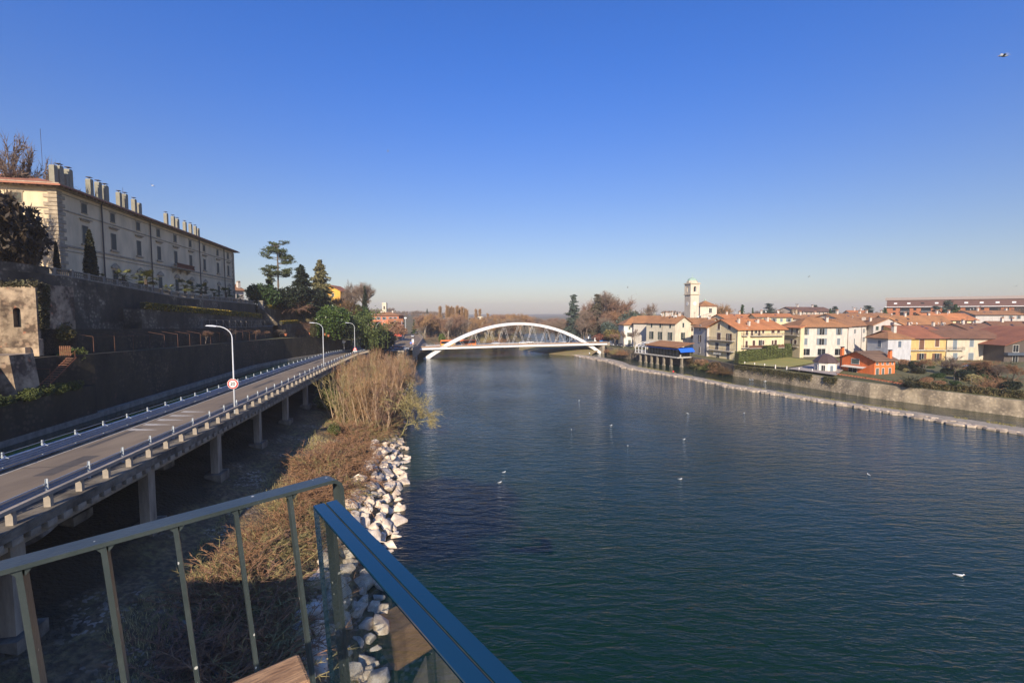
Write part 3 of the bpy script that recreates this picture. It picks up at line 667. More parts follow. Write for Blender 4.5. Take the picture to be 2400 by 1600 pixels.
def house(label, P0, P1, dep, z0, ze, roof, wm, rm, rise, ov=.8, front=(), right=(), left=(), name='house', cat='house', col='green', chim=(), group=None, pipes=(), sills=None, bands=None):
    L, a = frame_of(P0, P1); T = thing(name, label, cat, (P0[0], P0[1], z0), a, group); H = ze-z0
    m = MB()
    if roof == 'gx': pl = [(0,0,-2),(0,dep,-2),(0,dep,H),(0,dep/2,H+rise-.05),(0,0,H)]; m.prism(pl, (L,0,0))
    elif roof == 'gy': m.prism([(0,0,-2),(0,0,H),(L/2,0,H+rise-.05),(L,0,H),(L,0,-2)], (0,dep,0))
    elif roof == 'shed': m.prism([(0,0,-2),(0,dep,-2),(0,dep,H+rise-.05),(0,0,H-.05)], (L,0,0))
    else: m.box(0,L,0,dep,-2,H)
    m.build('wall', wm, T)
    if roof != 'flat':
        ro = roof_mesh(roof, L, dep, H, rise, ov).build('roof', rm, T)
        if roof in ('gx', 'hip', 'shed'):
            gz0 = H-ov*rise/(dep/2 if roof == 'gx' else (dep if roof == 'shed' else min(L,dep)/2)); g = MB(); g.beam((-ov,-ov-.06,gz0-.1), (L+ov,-ov-.06,gz0-.1), .13, .14); g.build('gutter', GUT, T)
    else:
        g = MB(); g.box(-.3,L+.3,-.3,dep+.3,H,H+.35); g.build('roof', rm, T)
    for cx, cy, w, h in chim:
        if roof == 'gx': zc = H+rise*(1-abs(cy*2-1))
        elif roof == 'gy': zc = H+rise*(1-abs(cx*2-1))
        elif roof == 'shed': zc = H+rise*cy
        elif roof == 'hip': zc = H+rise*min(1, min(cx*L, (1-cx)*L, cy*dep, (1-cy)*dep)/(min(L,dep)/2))
        else: zc = H
        k = ('ch', round(w,2), round(h,2))
        if k not in WIN: WIN[k] = chimney_mesh(w, h, MATS['chimney_plaster'], rm if rm else MATS['chimney_plaster'])
        put('chimney', WIN[k], ro if roof != 'flat' else T, (cx*L, cy*dep, zc))
    rr_ = random.Random(label)
    if roof in ('gx', 'shed') and L > 9 and chim:
        sl = rise/(dep/2 if roof == 'gx' else dep)
        for i in range(rr_.choice((0,1,2,2))):
            X, Y = rr_.uniform(.1,.9)*L, rr_.uniform(.15,.4)*dep; hw, hl = .45, .55; k = MB(); zc = lambda y: H+sl*y+.07
            k.add([(X-hw,Y-hl,zc(Y-hl)),(X+hw,Y-hl,zc(Y-hl)),(X+hw,Y+hl,zc(Y+hl)),(X-hw,Y+hl,zc(Y+hl)),(X-hw,Y-hl,zc(Y-hl)-.2),(X+hw,Y-hl,zc(Y-hl)-.2),(X+hw,Y+hl,zc(Y+hl)-.2),(X-hw,Y+hl,zc(Y+hl)-.2)], [(0,1,2,3),(4,5,1,0),(5,6,2,1),(7,4,0,3)]); k.build('skylight', glass_m, ro)
        for i in range(rr_.choice((1,2,2))):
            X, Y = rr_.uniform(.08,.92)*L, rr_.uniform(.3,.5)*dep; z = H+sl*Y; k = MB(); k.tube((X,Y,z-.2),(X,Y,z+1.0),.035,n=4); k.tube((X,Y-.12,z+.95),(X+.05,Y-.2,z+1.0),.42,.40,n=12); k.build('satellite_dish', frame_w, ro)
        X = rr_.uniform(.2,.8)*L; z = H+rise*.9; k = MB(); k.tube((X,dep*.5,z),(X,dep*.5,z+3.0),.05,n=4)
        for q in range(4): k.beam((X-.7,dep*.5,z+2.9-q*.25),(X+.7,dep*.5,z+2.9-q*.25),.05,.05)
        k.build('antenna', GUT, ro)
    for face, lst in (('f', front), ('r', right), ('l', left)):
        for it in lst:
            t, zc, w, h, stl = it[:5]; c = it[5] if len(it) > 5 else col
            me, sm = win_mesh(stl, w, h, c)
            if face == 'f': loc, rz = (t*L, 0, zc), 0
            elif face == 'r': loc, rz = (L, t*dep, zc), PI/2
            else: loc, rz = (0, (1-t)*dep, zc), -PI/2
            o = put(me.name.split('.')[0], me, T, loc, rz)
            if sm: put('shutter', sm, o)
    for face, t in pipes:
        p = MB(); x, y = (t*L, -.12) if face == 'f' else ((L+.12, t*dep) if face == 'r' else (-.12, (1-t)*dep)); p.tube((x,y,0), (x,y,H-.3), .07, n=6); p.build('downpipe', GUT, T)
    return T
def balcony(T, x0, x1, z, dep=1.2, face='f', L=0, slab=None, rail=None, solid=False, y0=0):
    m = MB(); m.box(x0,x1,-dep,0,z-.18,z); r = MB()
    r.box(x0,x1,-dep,-dep+.05,z+.95,z+1.02); r.box(x0,x0+.05,-dep,-.02,z+.95,z+1.02); r.box(x1-.05,x1,-dep,-.02,z+.95,z+1.02)
    n = max(2, int((x1-x0)/.22))
    if solid: r.box(x0,x1,-dep+.01,-dep+.04,z+.05,z+.93)
    else:
        for i in range(n+1):
            x = lerp(x0+.02, x1-.04, i/n); r.box(x,x+.03,-dep+.01,-dep+.04,z,z+.95)
        for y in (-dep+.35, -dep+.7): r.box(x0+.01,x0+.04,y,y+.03,z,z+.95); r.box(x1-.04,x1-.01,y,y+.03,z,z+.95)
    loc, rz = ((0,0,0), 0) if face == 'f' else ((L,y0,0), PI/2)
    b = m.build('balcony', slab or MATS['balcony_slab'], T, loc, rz); r.build('railing', rail or GUT, b); return b
mat('chimney_plaster', (0.60,0.54,0.46), .9, var=.25, scale=2); mat('balcony_slab', (0.55,0.50,0.42), .9, var=.2)
tileA = tile_mat('roof_tile_brown', (0.50,0.235,0.09), (0.25,0.12,0.06)); tileAy = tile_mat('roof_tile_brown_across', (0.50,0.235,0.09), (0.25,0.12,0.06), 'y')
tileO = tile_mat('roof_tile_orange', (0.62,0.245,0.08), (0.46,0.175,0.08)); tileOy = tile_mat('roof_tile_orange_across', (0.62,0.245,0.08), (0.44,0.17,0.075), 'y')
tileR = tile_mat('roof_tile_red', (0.42,0.155,0.062), (0.29,0.10,0.06)); tileL = tile_mat('roof_tile_lichen', (0.30,0.13,0.062), (0.14,0.085,0.055))
tileD = tile_mat('roof_tile_dark', (0.20,0.10,0.065), (0.14,0.075,0.05)); tileB = tile_mat('roof_slab_brown', (0.22,0.135,0.08), (0.17,0.10,0.06), 'x', .9)
plast = lambda n, c, v=.24: mat('plaster_'+n, c, .9, col2=tuple(x*(1-v) for x in c), scale=.9, bump=.006, bscale=5, stretch=(1,1,.35))

# ---------------------------------------------------------------- the villa on the left
PC = Vector((-73.8, 75.0)); PD = Vector((-.237, .9715)); PL = 80.5
def pal_x(u):
    a, b = ray(u, 600); return (PC.x-a*PC.y)/(a*PD.y-PD.x)
villa_wall = mat('villa_plaster', (0.76,0.60,0.38), .92, col2=(0.58,0.46,0.29), scale=.35, bump=.01, bscale=6, stretch=(1,1,.4), thresh=(.36,.6))
villa = thing('villa', 'long three storey stone villa with chimney rows above the terraces', 'villa', (PC.x, PC.y, 25.0), math.atan2(PD.y, PD.x)); VH = 17.3
m = MB(); m.box(0,PL,0,24,-2,VH); m.build('wall', villa_wall, villa)
vroof = roof_mesh('hip', PL, 24, VH+.35, 4.0, 1.5, .25).build('roof', tile_mat('roof_tile_villa', (0.42,0.16,0.09), (0.26,0.12,0.075)), villa)
vst = mat('villa_trim', (0.46,0.37,0.25), .9, col2=(0.26,0.21,0.15), scale=1.0)
m = MB(); m.box(-.55,PL+.55,-.55,24.55,VH-.55,VH-.05); m.box(-1.1,PL+1.1,-1.1,25.1,VH-.05,VH+.12)
k = 0
while k < PL: m.box(k,k+.32,-1.0,-.55,VH-.5,VH-.06); k += 1.05
k = 0
while k < 24: m.box(-1.0,-.55,k,k+.32,VH-.5,VH-.06); k += 1.05
m.build('cornice', vst, villa)
m = MB()
for z, h, o in ((16.1-.0,.14,.08), (13.5,.2,.13), (7.6,.34,.18), (6.9,.14,.1)): m.box(-o,PL+o,-o,24+o,z,z+h)
m.build('string_course', vst, villa)
m = MB(); q2 = MB(); z = 0; i = 0
while z < 16.0:
    w = 1.7 if i % 2 else 1.1; o = .16+.003*(i % 2); m.box(-o, w, -o, w, z+.05, z+.62); q2.box(PL-w, PL+o, -o, w, z+.05, z+.62); z += .66; i += 1
m.build('quoins', vst, villa); q2.build('quoins', vst, villa)
m = MB()
for u in (241, 353, 466.5, 523.5):
    x = pal_x(u); m.tube((x,-.22,0), (x,-.22,VH-.4), .11, n=6)
m.build('downpipe', GUT, villa)
UC = [202.8, 267.9, 326.5, 373, 411.7, 446.4, 478.3, 509.7, 533.7]
def pal_win(x, face, kinds=('m','n','g')):
    for kd in kinds:
        z, w, h = {'m': (14.2,1.35,1.55), 'n': (8.9,1.5,3.0), 'g': (2.2,1.5,2.7)}[kd]
        me, sm = win_mesh('closed', w, h, 'olive', vst)
        loc, rz = ((x,0,z), 0) if face == 'f' else ((0,x,z), -PI/2)
        o = put('window', me, villa, loc, rz); put('shutter', sm, o)
        key = ('trim', kd)
        if key not in WIN:
            t = MB()
            if kd == 'n': t.box(-1.45,1.45,-.42,0,h+1.05,h+1.2); t.box(-1.2,1.2,-.2,0,h+.8,h+1.05); t.box(-1.25,1.25,-.3,0,-.45,-.2)
            if kd == 'g':
                t.box(-1.3,1.3,-.3,0,h+.35,h+.5); t.prism([(-1.3,-.3,h+.5),(1.3,-.3,h+.5),(0,-.3,h+1.2)], (0,.12,0)); t.beam((-1.3,-.2,h+.55),(0,-.2,h+1.25),.3,.14,up=(0,1,0)); t.beam((1.3,-.2,h+.55),(0,-.2,h+1.25),.3,.14,up=(0,1,0))
            if kd == 'm': t.box(-.95,.95,-.1,0,h+.1,h+.3)
            WIN[key] = t.mesh('lintel', vst)
        put('lintel', WIN[key], o)
for u in UC: pal_win(pal_x(u), 'f')
for y in (5.2, 12.0, 18.8): pal_win(y, 'l')
# rust red iron balcony over the portal
xa, xb = pal_x(394), pal_x(444); m = MB(); m.box(xa+1,xb-1,-1.5,0,7.5,7.75); b = m.build('balcony', vst, villa)
m = MB(); n = int((xb-xa)/.3)
for i in range(n): x = lerp(xa+1, xb-1, i/n); m.box(x,x+.1,-1.5,-1.42,7.75,8.75)
m.box(xa+1,xb-1,-1.55,-1.4,8.7,8.85); m.box(xa+1,xb-1,-1.55,-1.4,7.75,8.0); m.build('railing', rust, b)
for x in (xa+2, (xa+xb)/2, xb-2): m = MB(); m.prism([(x-.2,0,7.5),(x-.2,-1.2,7.5),(x-.2,0,6.4)], (.4,0,0)); m.build('bracket', vst, b)
chm = mat('chimney_render', (0.30,0.28,0.21), .9, col2=(0.21,0.20,0.15), scale=1.0)
CH = [(121,386,1.05),(137.5,389,1.15),(159.8,397,1.1),(154,408,.8),(209,420,1.1),(229.5,427,1.1),(245.5,435,1.15),(278,451,1.0),(292.5,455,1.0),(313.5,467,1.0),(326,476,.9),(388.5,500,1.0),(405,507,.95),(415,513,.95),(432.5,520,.95),(446,525,.95),(457,530,.9),(464,535,.8)]
for u, v, w in CH:
    Y = 2.2; a, b = ray(u, v); px, py = PC.x-PD.y*Y, PC.y+PD.x*Y
    x = (px-a*py)/(a*PD.y-PD.x); D = py+PD.y*x; zt = CAMZ+b*D-25.0; zb = VH+.35+4.0*Y/12-.3
    if u < 128: x += .3
    zt = max(zb+1.5, zt); q = MB(); w *= .84; q.box(-w/2,w/2,-w*.42,w*.42,zb,zt-.2); q.prism([(-w/2,-w*.42,zt-.2),(w/2,-w*.42,zt-.2),(w*.33,-w*.42,zt),(-w*.33,-w*.42,zt)], (0,w*.84,0))
    c = q.build('chimney', chm, vroof, (x, Y, 0))
    q = MB(); q.box(-w*.45,w*.45,-w*.4,w*.4,zt+.3,zt+.36); q.box(-.03,.03,-.03,.03,zt,zt+.3)
    if u not in (121, 154, 326, 464): q.build('cap', GUT, c)
q = MB(); q.tube((1.0,2.2,VH+3), (1.0,2.2,VH+9.0), .03, n=4); x = pal_x(324); q.tube((x,2.2,VH+1),(x,2.2,VH+5.5),.03,n=4); q.build('lightning_rod', GUT, villa)

# ---------------------------------------------------------------- street lamps along the viaduct
lamp_m = mat('lamp_paint', (0.62,0.64,0.66), .4, var=.08)
def lamp_proto(H=9.0, arm=2.2, label='', loc=(0,0,0)):
    t = thing('street_lamp', label, 'street lamp', loc, TH)
    p = MB(); pts = [(0,0,-.6),(0,0,H*.5),(0,0,H-1.3)]+[(-(1-math.cos(q))*1.5, 0, H-1.3+math.sin(q)*1.25) for q in [R(15),R(30),R(45),R(60),R(75),R(90)]]
    p.path(pts, [.10,.075,.055]+[.045]*6, 8); p.build('pole', lamp_m, t, smooth=True)
    h = MB(); h.prism([(-1.5,-.10,H-.10),(-1.9,-.17,H-.06),(-2.4,-.14,H-.02),(-2.55,-.05,H),(-2.4,-.03,H+.06),(-1.9,-.03,H+.07),(-1.5,-.03,H)], (0,.28,0)); h.build('lamp_head', lamp_m, t)
    b = MB(); b.lathe([(.2,-.6),(.2,.15),(.13,.3)], 8); b.build('base', conc_dark, t); return t
lp = [(551,975),(759,864),(832,831)]
pos = []
for (u, v), s_ in zip(lp, (0,0,0)):
    s, D = onw(u, -20.35, v); pos.append((s, D))
lamp1 = lamp_proto(9.7, label='tall curved street lamp carrying the round 20 sign, nearest on the viaduct', loc=W(-20.35, pos[0][0], rz_(pos[0][0])-.2))
clone(lamp1, W(-20.35, pos[1][0], rz_(pos[1][0])-.2), label='curved street lamp on the viaduct, second from the camera without any sign', group=None)
clone(lamp1, W(-20.35, pos[2][0], rz_(pos[2][0])-.2), label='curved street lamp behind the red edged triangle at the far end of the viaduct')
# writing without fonts from files: Blender's built-in font turned into a mesh
def text_obj(txt, size, m, parent, loc, rx=PI/2, rz=0.0, name='lettering', ext=.01, offs=.0):
    cu = bpy.data.curves.new(name, 'FONT'); cu.body = txt; cu.size = size; cu.align_x = 'CENTER'; cu.align_y = 'CENTER'; cu.extrude = ext; cu.offset = offs
    tmp = bpy.data.objects.new('t', cu); C.objects.link(tmp); dg = bpy.context.evaluated_depsgraph_get(); me = bpy.data.meshes.new_from_object(tmp.evaluated_get(dg)); bpy.data.objects.remove(tmp)
    me.materials.clear(); me.materials.append(m); o = bpy.data.objects.new(name, me); C.objects.link(o); o.parent = parent; o.location = loc; o.rotation_euler = (rx, 0, rz); return o
sred = mat('sign_red', (0.70,0.04,0.03), .4, var=.05); swhite = mat('sign_white', (0.82,0.80,0.74), .4, var=.04); sblue = mat('sign_blue', (0.03,0.12,0.62), .4, var=.05); sblack = mat('sign_black', (0.02,0.02,0.02), .5, var=.05)
def disc(mb, r, y0, y1, n=28, mi=0, cz=0): mb.tube((0,y0,cz), (0,y1,cz), r, n=n, mi=mi)
L1p = W(-20.35, pos[0][0], rz_(pos[0][0])-.2)
sg = thing('speed_limit_sign', 'round red and white 20 speed limit sign fixed to the nearest lamp', 'road sign', Vector((L1p.x, L1p.y-.2, 14.05)), R(12))
m = MB(); disc(m, .50, 0, .03, mi=0); m.build('border', sred, sg); m = MB(); disc(m, .37, -.012, -.001); m.build('plate', swhite, sg); text_obj('20', .50, sblack, sg, (0,-.02,0), offs=.012)
m = MB(); disc(m, .54, .031, .045); m.build('rim', swhite, sg)
# ---------------------------------------------------------------- foreground: railing, glass and wood at the camera's feet
paint_g = mat('grey_green_paint', (0.060,0.074,0.070), .33, col2=(0.040,0.052,0.050), scale=5, bump=.0015, bscale=70)
def speckle(m, sc, th, c):
    nt = m.node_tree; b = nt.nodes['Principled BSDF']; src = b.inputs['Base Color'].links[0].from_socket; tc = nd(nt, 'ShaderNodeTexCoord'); vo = nd(nt, 'ShaderNodeTexVoronoi'); vo.inputs['Scale'].default_value = sc; nt.links.new(tc.outputs['Object'], vo.inputs['Vector'])
    lt = nd(nt, 'ShaderNodeMath', operation='LESS_THAN'); lt.inputs[1].default_value = th; nt.links.new(vo.outputs['Distance'], lt.inputs[0]); sp = nd(nt, 'ShaderNodeSeparateColor'); nt.links.new(vo.outputs['Color'], sp.inputs[0]); g2 = nd(nt, 'ShaderNodeMath', operation='GREATER_THAN'); g2.inputs[1].default_value = .72; nt.links.new(sp.outputs[0], g2.inputs[0])
    mu = nd(nt, 'ShaderNodeMath', operation='MULTIPLY'); nt.links.new(lt.outputs[0], mu.inputs[0]); nt.links.new(g2.outputs[0], mu.inputs[1]); x = nd(nt, 'ShaderNodeMix', data_type='RGBA'); nt.links.new(mu.outputs[0], x.inputs['Factor']); nt.links.new(src, x.inputs['A']); x.inputs['B'].default_value = (*c, 1); nt.links.new(x.outputs['Result'], b.inputs['Base Color'])
speckle(paint_g, 28, .13, (.5,.5,.45))
ZT = CAMZ-.6; A = gz(0,1313.5,ZT); B = gz(786,1108,ZT); dr = (B-A).normalized(); nr = Vector((dr.y,-dr.x,0)); A2 = A-dr*.9
rail = thing('railing', 'grey green steel railing with flat bars at the viewer\'s feet', 'railing', (A.x, A.y, CAMZ-1.65)); RB = (A.x, A.y, CAMZ-1.65)
wd_, th_ = .066, .012
def slab4(mb, p, q, n, w, z1, z0):
    vs = [p, q, q+n*w, p+n*w]; mb.prism([Vector((a.x,a.y,z0)) for a in vs], (0,0,z1-z0))
# top rail with rounded end turning down
m = MB(); rc = .045; prof = []; Lr = (B-A2).length
pts = [(0,0)]+[(Lr-rc, 0)]+[(Lr-rc+rc*math.sin(q), -(rc-rc*math.cos(q))) for q in [R(x) for x in (15,30,45,60,75,90)]]+[(Lr+.03,-.5),(Lr+.07,-1.05)]
def off(i, d):
    a = Vector(pts[max(0,i-1)]); b = Vector(pts[min(len(pts)-1,i+1)]); t = (b-a).normalized(); return Vector(pts[i])+Vector((t.y,-t.x))*d
vs = []
for i in range(len(pts)):
    for dd, side in ((0,0),(0,wd_),(th_,wd_),(th_,0)):
        p = off(i, dd); P = A2+dr*p.x+nr*side; vs.append((P.x, P.y, ZT+p.y))
m.add(vs, [(4*i+a, 4*i+(a+1)%4, 4*i+4+(a+1)%4, 4*i+4+a) for i in range(len(pts)-1) for a in range(4)]+[(3,2,1,0)]); m.build('handrail', paint_g, rail, base=RB)
for u, v in ((-160,1395),(48,1343),(250,1289),(421,1241),(563,1199),(687,1160)):
    P = gz(u, v, ZT-th_); k = (P-A2).dot(dr); P0 = A2+dr*k
    m = MB(); lean = Vector((.095,0,-1))*1.04; a, b = P0-dr*.006, P0+dr*.006
    bn = Vector((.60,-.80,0)); c9 = P0+nr*wd_*.5; a, b = c9-dr*.006-bn*wd_*.4, c9+dr*.006-bn*wd_*.4; vs = [a, b, b+bn*wd_*.8, a+bn*wd_*.8]; vs = [Vector((q.x,q.y,ZT-th_+.001)) for q in vs]; m.prism(vs, lean)
    for sgn in (-1, 1):
        c = P0+nr*(wd_*.46)+dr*.006*sgn; m.prism([c+Vector((0,0,-th_))-nr*.028+Vector((0,0,0)), c+dr*.016*sgn+Vector((0,0,-th_))-nr*.028, c+Vector((0,0,-th_-.02))-nr*.028], nr*.056)
    m.build('baluster', paint_g, rail, base=RB)
# laminated glass balustrade
gm = bpy.data.materials.new('clear_glass'); gm.use_nodes = True; g_ = gm.node_tree.nodes['Principled BSDF']; g_.inputs['Transmission Weight'].default_value = 1; g_.inputs['Roughness'].default_value = 0; g_.inputs['IOR'].default_value = 1.45; g_.inputs['Base Color'].default_value = (0.80,0.86,0.86,1)
ge = mat('polished_glass_edge', (0.008,0.042,0.078), .12, var=.1, scale=4, spec=.8); gv = mat('glass_side_edge', (0.035,0.10,0.11), .15, var=.3, scale=9)
inter = mat('interlayer', (0.06,0.07,0.05), .6, var=.4, scale=20)
GT = CAMZ-.4; G0 = gz(733,1184.5,GT); gd = (gz(1090,1600,GT)-G0).normalized(); gn = Vector((-gd.y, gd.x, 0)); gl_len = 1.5; TK = .0495
gp = thing('glass_balustrade', 'thick laminated glass balustrade panel with blue polished top edge at the viewer\'s feet', 'glass panel', (G0.x, G0.y, CAMZ-1.65)); GB2 = (G0.x, G0.y, CAMZ-1.65); LN = Vector((.07,0,-1))*1.23
def gbox(mb, o0, o1, l0, l1, za, zb, mi=0):
    q = [G0+gn*o0+gd*l0, G0+gn*o1+gd*l0, G0+gn*o1+gd*l1, G0+gn*o0+gd*l1]; A_ = [a+LN*((GT-za)/1.23) for a in q]
    A_ = [Vector((a.x,a.y,za)) for a in A_]; k = LN*((za-zb)/1.23); mb.prism(A_, k, mi)
m = MB(); gbox(m, 0, TK, .002, gl_len, GT-.004, GT-1.25); m.build('pane', gm, gp, base=GB2)
for o0, o1 in ((0,.0235),(.0260,TK)):
    m = MB(); gbox(m, o0+.0008, o1-.0008, 0, gl_len, GT, GT-.0038); m.build('top_edge', ge, gp, base=GB2)
    m = MB(); gbox(m, o0+.0008, o1-.0008, -.001, .0018, GT-.0045, GT-1.25); m.build('side_edge', gv, gp, base=GB2)
m = MB(); gbox(m, .0237, .0258, .004, gl_len, GT-.0012, GT-.0038); m.build('interlayer', inter, gp, base=GB2)
beam_m = mat('weathered_timber', (0.42,0.25,0.13), .8, col2=(0.22,0.12,0.06), scale=9, bump=.003, bscale=40, stretch=(1,6,6), thresh=(.35,.6))
zb = CAMZ-.624; Pb = gz(701,1527,zb); m = MB(); m.box(-.9,0,-.082,0,-.075,0); o = m.build('wooden_beam', beam_m, loc=Pb, rz=math.atan2(gn.y, gn.x)); 
bmod = o.modifiers.new('b', 'BEVEL'); bmod.width = .006; bmod.segments = 2; tag(o, 'weathered square timber beam ending at the glass panel near the camera', 'timber beam')
# terrace at the viewer's feet, plus an unseen slab added to shade the bank
m = MB(); m.box(-60,-12.5,-20,-2.5,-1.1,0); m.box(-3.2,.2,.3,1.24,-.12,-.004) ; o = m.build('terrace_and_shade_slab', concrete, loc=(0,0,CAMZ-1.65)); tag(o, 'concrete terrace at the viewpoint with an added unseen slab shading the near bank', 'terrace')
# ---------------------------------------------------------------- white arch bridge
BA = Vector((-45.3,215,0)); BBp = Vector((52.3,245,0)); bE = (BBp-BA).normalized(); BL = (BBp-BA).length; bA = math.atan2(bE.y, bE.x)
br = thing('arch_bridge', 'white steel arch bridge crossing the river with splayed hangers', 'bridge', BA, bA)
bwhite = mat('bridge_white', (0.80,0.78,0.76), .4, col2=(0.70,0.68,0.66), scale=.25); bgrey = mat('bridge_under', (0.35,0.37,0.38), .6, var=.2)
orange_m = mat('bridge_rail_orange', (0.55,0.33,0.17), .6, var=.2)
dz = lambda x: 5.0+.5*x/BL+.25*math.sin(PI*x/BL)
m = MB(); N = 34
def bbar(mb, y0, y1, z0, z1, xa=0, xb=BL, mi=0, n=N):
    vs = []
    for i in range(n+1):
        x = lerp(xa, xb, i/n); z = dz(x); vs += [(x,y0,z+z0),(x,y1,z+z0),(x,y1,z+z1),(x,y0,z+z1)]
    fs = [(0,1,2,3), tuple(4*n+q for q in (3,2,1,0))]+[(4*i+q, 4*i+4+q, 4*i+4+(q+1)%4, 4*i+(q+1)%4) for i in range(n) for q in range(4)]
    mb.add(vs, fs, mi)
bbar(m, 2.6, 15.4, -.9, 0); m.build('deck', bgrey, br)
m = MB(); bbar(m, .0, .35, -.75, .12); bbar(m, 17.65, 18, -.75, .12); bbar(m, .36, 2.5, -.35, .05); bbar(m, 15.5, 17.64, -.35, .05); m.build('edge_beam', bwhite, br)
m = MB(); bbar(m, .02, .08, .5, .82); m.build('parapet', orange_m, br)
m = MB(); bbar(m, .03, .07, 1.05, 1.1); bbar(m, 17.9, 17.95, 1.05, 1.1); bbar(m, 17.9, 17.95, .5, .55)
for i in range(52): x = 1+i*1.95; m.box(x,x+.06,.04,.1,dz(x),dz(x)+1.1); m.box(x,x+.06,17.88,17.94,dz(x),dz(x)+1.1)
m.build('railing', bgrey, br)
m = MB(); bbar(m, 3.0, 15.0, .004, .02); m.build('roadway', asphalt, br)
az = lambda q: 17.0-78.4*(q-.506)**2
def rib(y, w, q0=.030, q1=.978, n=48):
    mb = MB(); vs = []
    for i in range(n+1):
        q = lerp(q0, q1, i/n); x = q*BL; z = az(q); dzx = -2*78.4*(q-.506)/BL; t = Vector((1,0,dzx)).normalized(); nn = Vector((-t.z,0,t.x)); h = .58+.55*abs(q-.5)
        yy = y+(-1 if y < 2 else 1)*0
        for a, b in ((-h,-w/2),(-h,w/2),(h,w/2),(h,-w/2)): vs.append((x+nn.x*a, yy+b, z+nn.z*a-.6))
    mb.add(vs, [(0,1,2,3), tuple(4*n+k for k in (3,2,1,0))]+[(4*i+k, 4*i+4+k, 4*i+4+(k+1)%4, 4*i+(k+1)%4) for i in range(n) for k in range(4)]); return mb
rib(1.9, 1.0).build('arch_rib', bwhite, br); rib(3.4, 1.0).build('arch_rib', bwhite, br)
mbz = MB()
for i in range(16):
    q = .13+i*.05; z = az(q)-.2; mbz.box(q*BL-.2,q*BL+.2,2.39,2.91,z-.5,z+.1)
mbz.build('cross_tie', bwhite, br)
for yy, sh in ((1.9,0),(3.4,.012)):
    for i in range(9):
        q = .20+i*.075+sh; hb = q*BL
        for sgn, dx in ((-1,-3.4),(1,3.0)):
            xb_ = hb+dx
            if not (.13 < xb_/BL < .885): continue
            h = MB(); h.tube((hb,yy,az(q)-1.0), (xb_, yy-.1 if yy < 3 else yy+.3, dz(xb_)), .038, n=6); h.build('hanger', bwhite, br)
# abutments and end pylons
for x0, lab in ((-1.2,0), (BL-.8,1)):
    m = MB(); m.box(x0,x0+1.6,-.3,18.3,-5.0,dz(0)-.9); m.box(x0-.2,x0+1.0,-.6,.2,-3,6.4); m.build('abutment', conc_warm if lab else bgrey, br)
m = MB(); m.box(BL-4,BL-1.5,-.2,18,-5,4.4); m.build('abutment', conc_warm, br)
# ---------------------------------------------------------------- junction, parking and the road that climbs beyond
def poly_sheet(name, pts, m):
    mb = MB(); mb.add(pts, [tuple(range(len(pts)))]); return struct(mb.build(name, m))
up = [at(893,820.5,196), at(923,806.7,212), at(944,797.5,238), at(951,793.7,250), at(949,785,285), at(949,783,300), at(976,783,300), at(985,793.7,250), at(976,809,218), at(974,815,207), at(940,822,190)]
pk = MB(); rows = []
EL = [(893,820.5),(908,813.5),(923,806.7),(936,800.5),(944,797.5),(951,793.7),(952,789),(949,785),(949,782.6)]
ER = [(960,818),(972,813.5),(976,808.5),(980.5,801),(984,796.5),(985,793.7),(982,790),(978,786),(975,782.8)]
DD = [190,203,215,227,238,252,268,285,300]
vs = []
for (a, b), (c, e), D in zip(EL, ER, DD):
    P, Q_ = at(a, (b+e)/2, D), at(c, (b+e)/2, D); vs += [P, Q_]
pk.add(vs, [(2*i, 2*i+1, 2*i+3, 2*i+2) for i in range(len(DD)-1)]); struct(pk.build('road', asphalt))
# fill below the rising road
mb = MB(); vs = []
for (a, b), (c, e), D in zip(EL, ER, DD):
    P, Q_ = at(a-6, (b+e)/2+.1, D), at(c+6, (b+e)/2+.1, D); P.z -= .12; Q_.z -= .12
    vs += [Vector((P.x-3,P.y,3.5)), P, Q_, Vector((Q_.x+(.3 if D < 225 else 4),Q_.y,3.0))]
mb.add(vs, [(4*i+k, 4*i+k+1, 4*i+5+k, 4*i+4+k) for i in range(len(DD)-1) for k in range(3)]); struct(mb.build('embankment', mat('embankment_path', (0.30,0.235,0.165), .9, var=.25, scale=.8)))
mb = MB()
for i in range(len(DD)-1):
    P, Q_ = vs[4*i+2], vs[4*i+6]; a = Vector((P.x+.0,P.y,P.z+.5)); b = Vector((Q_.x,Q_.y,Q_.z+.5)); mb.beam(a, b, .3, 1.0)
o = mb.build('parapet', conc_warm); tag(o, 'low pale parapet on the river side of the climbing road', 'parapet')
mb = MB()
for i in range(len(DD)-1):
    P, Q_ = vs[4*i+1], vs[4*i+5]; a = Vector((P.x,P.y,P.z+.35)); b = Vector((Q_.x,Q_.y,Q_.z+.35)); mb.beam(a, b, .35, .9)
o = mb.build('parapet', conc_warm); tag(o, 'low wall along the left kerb of the climbing road', 'parapet')
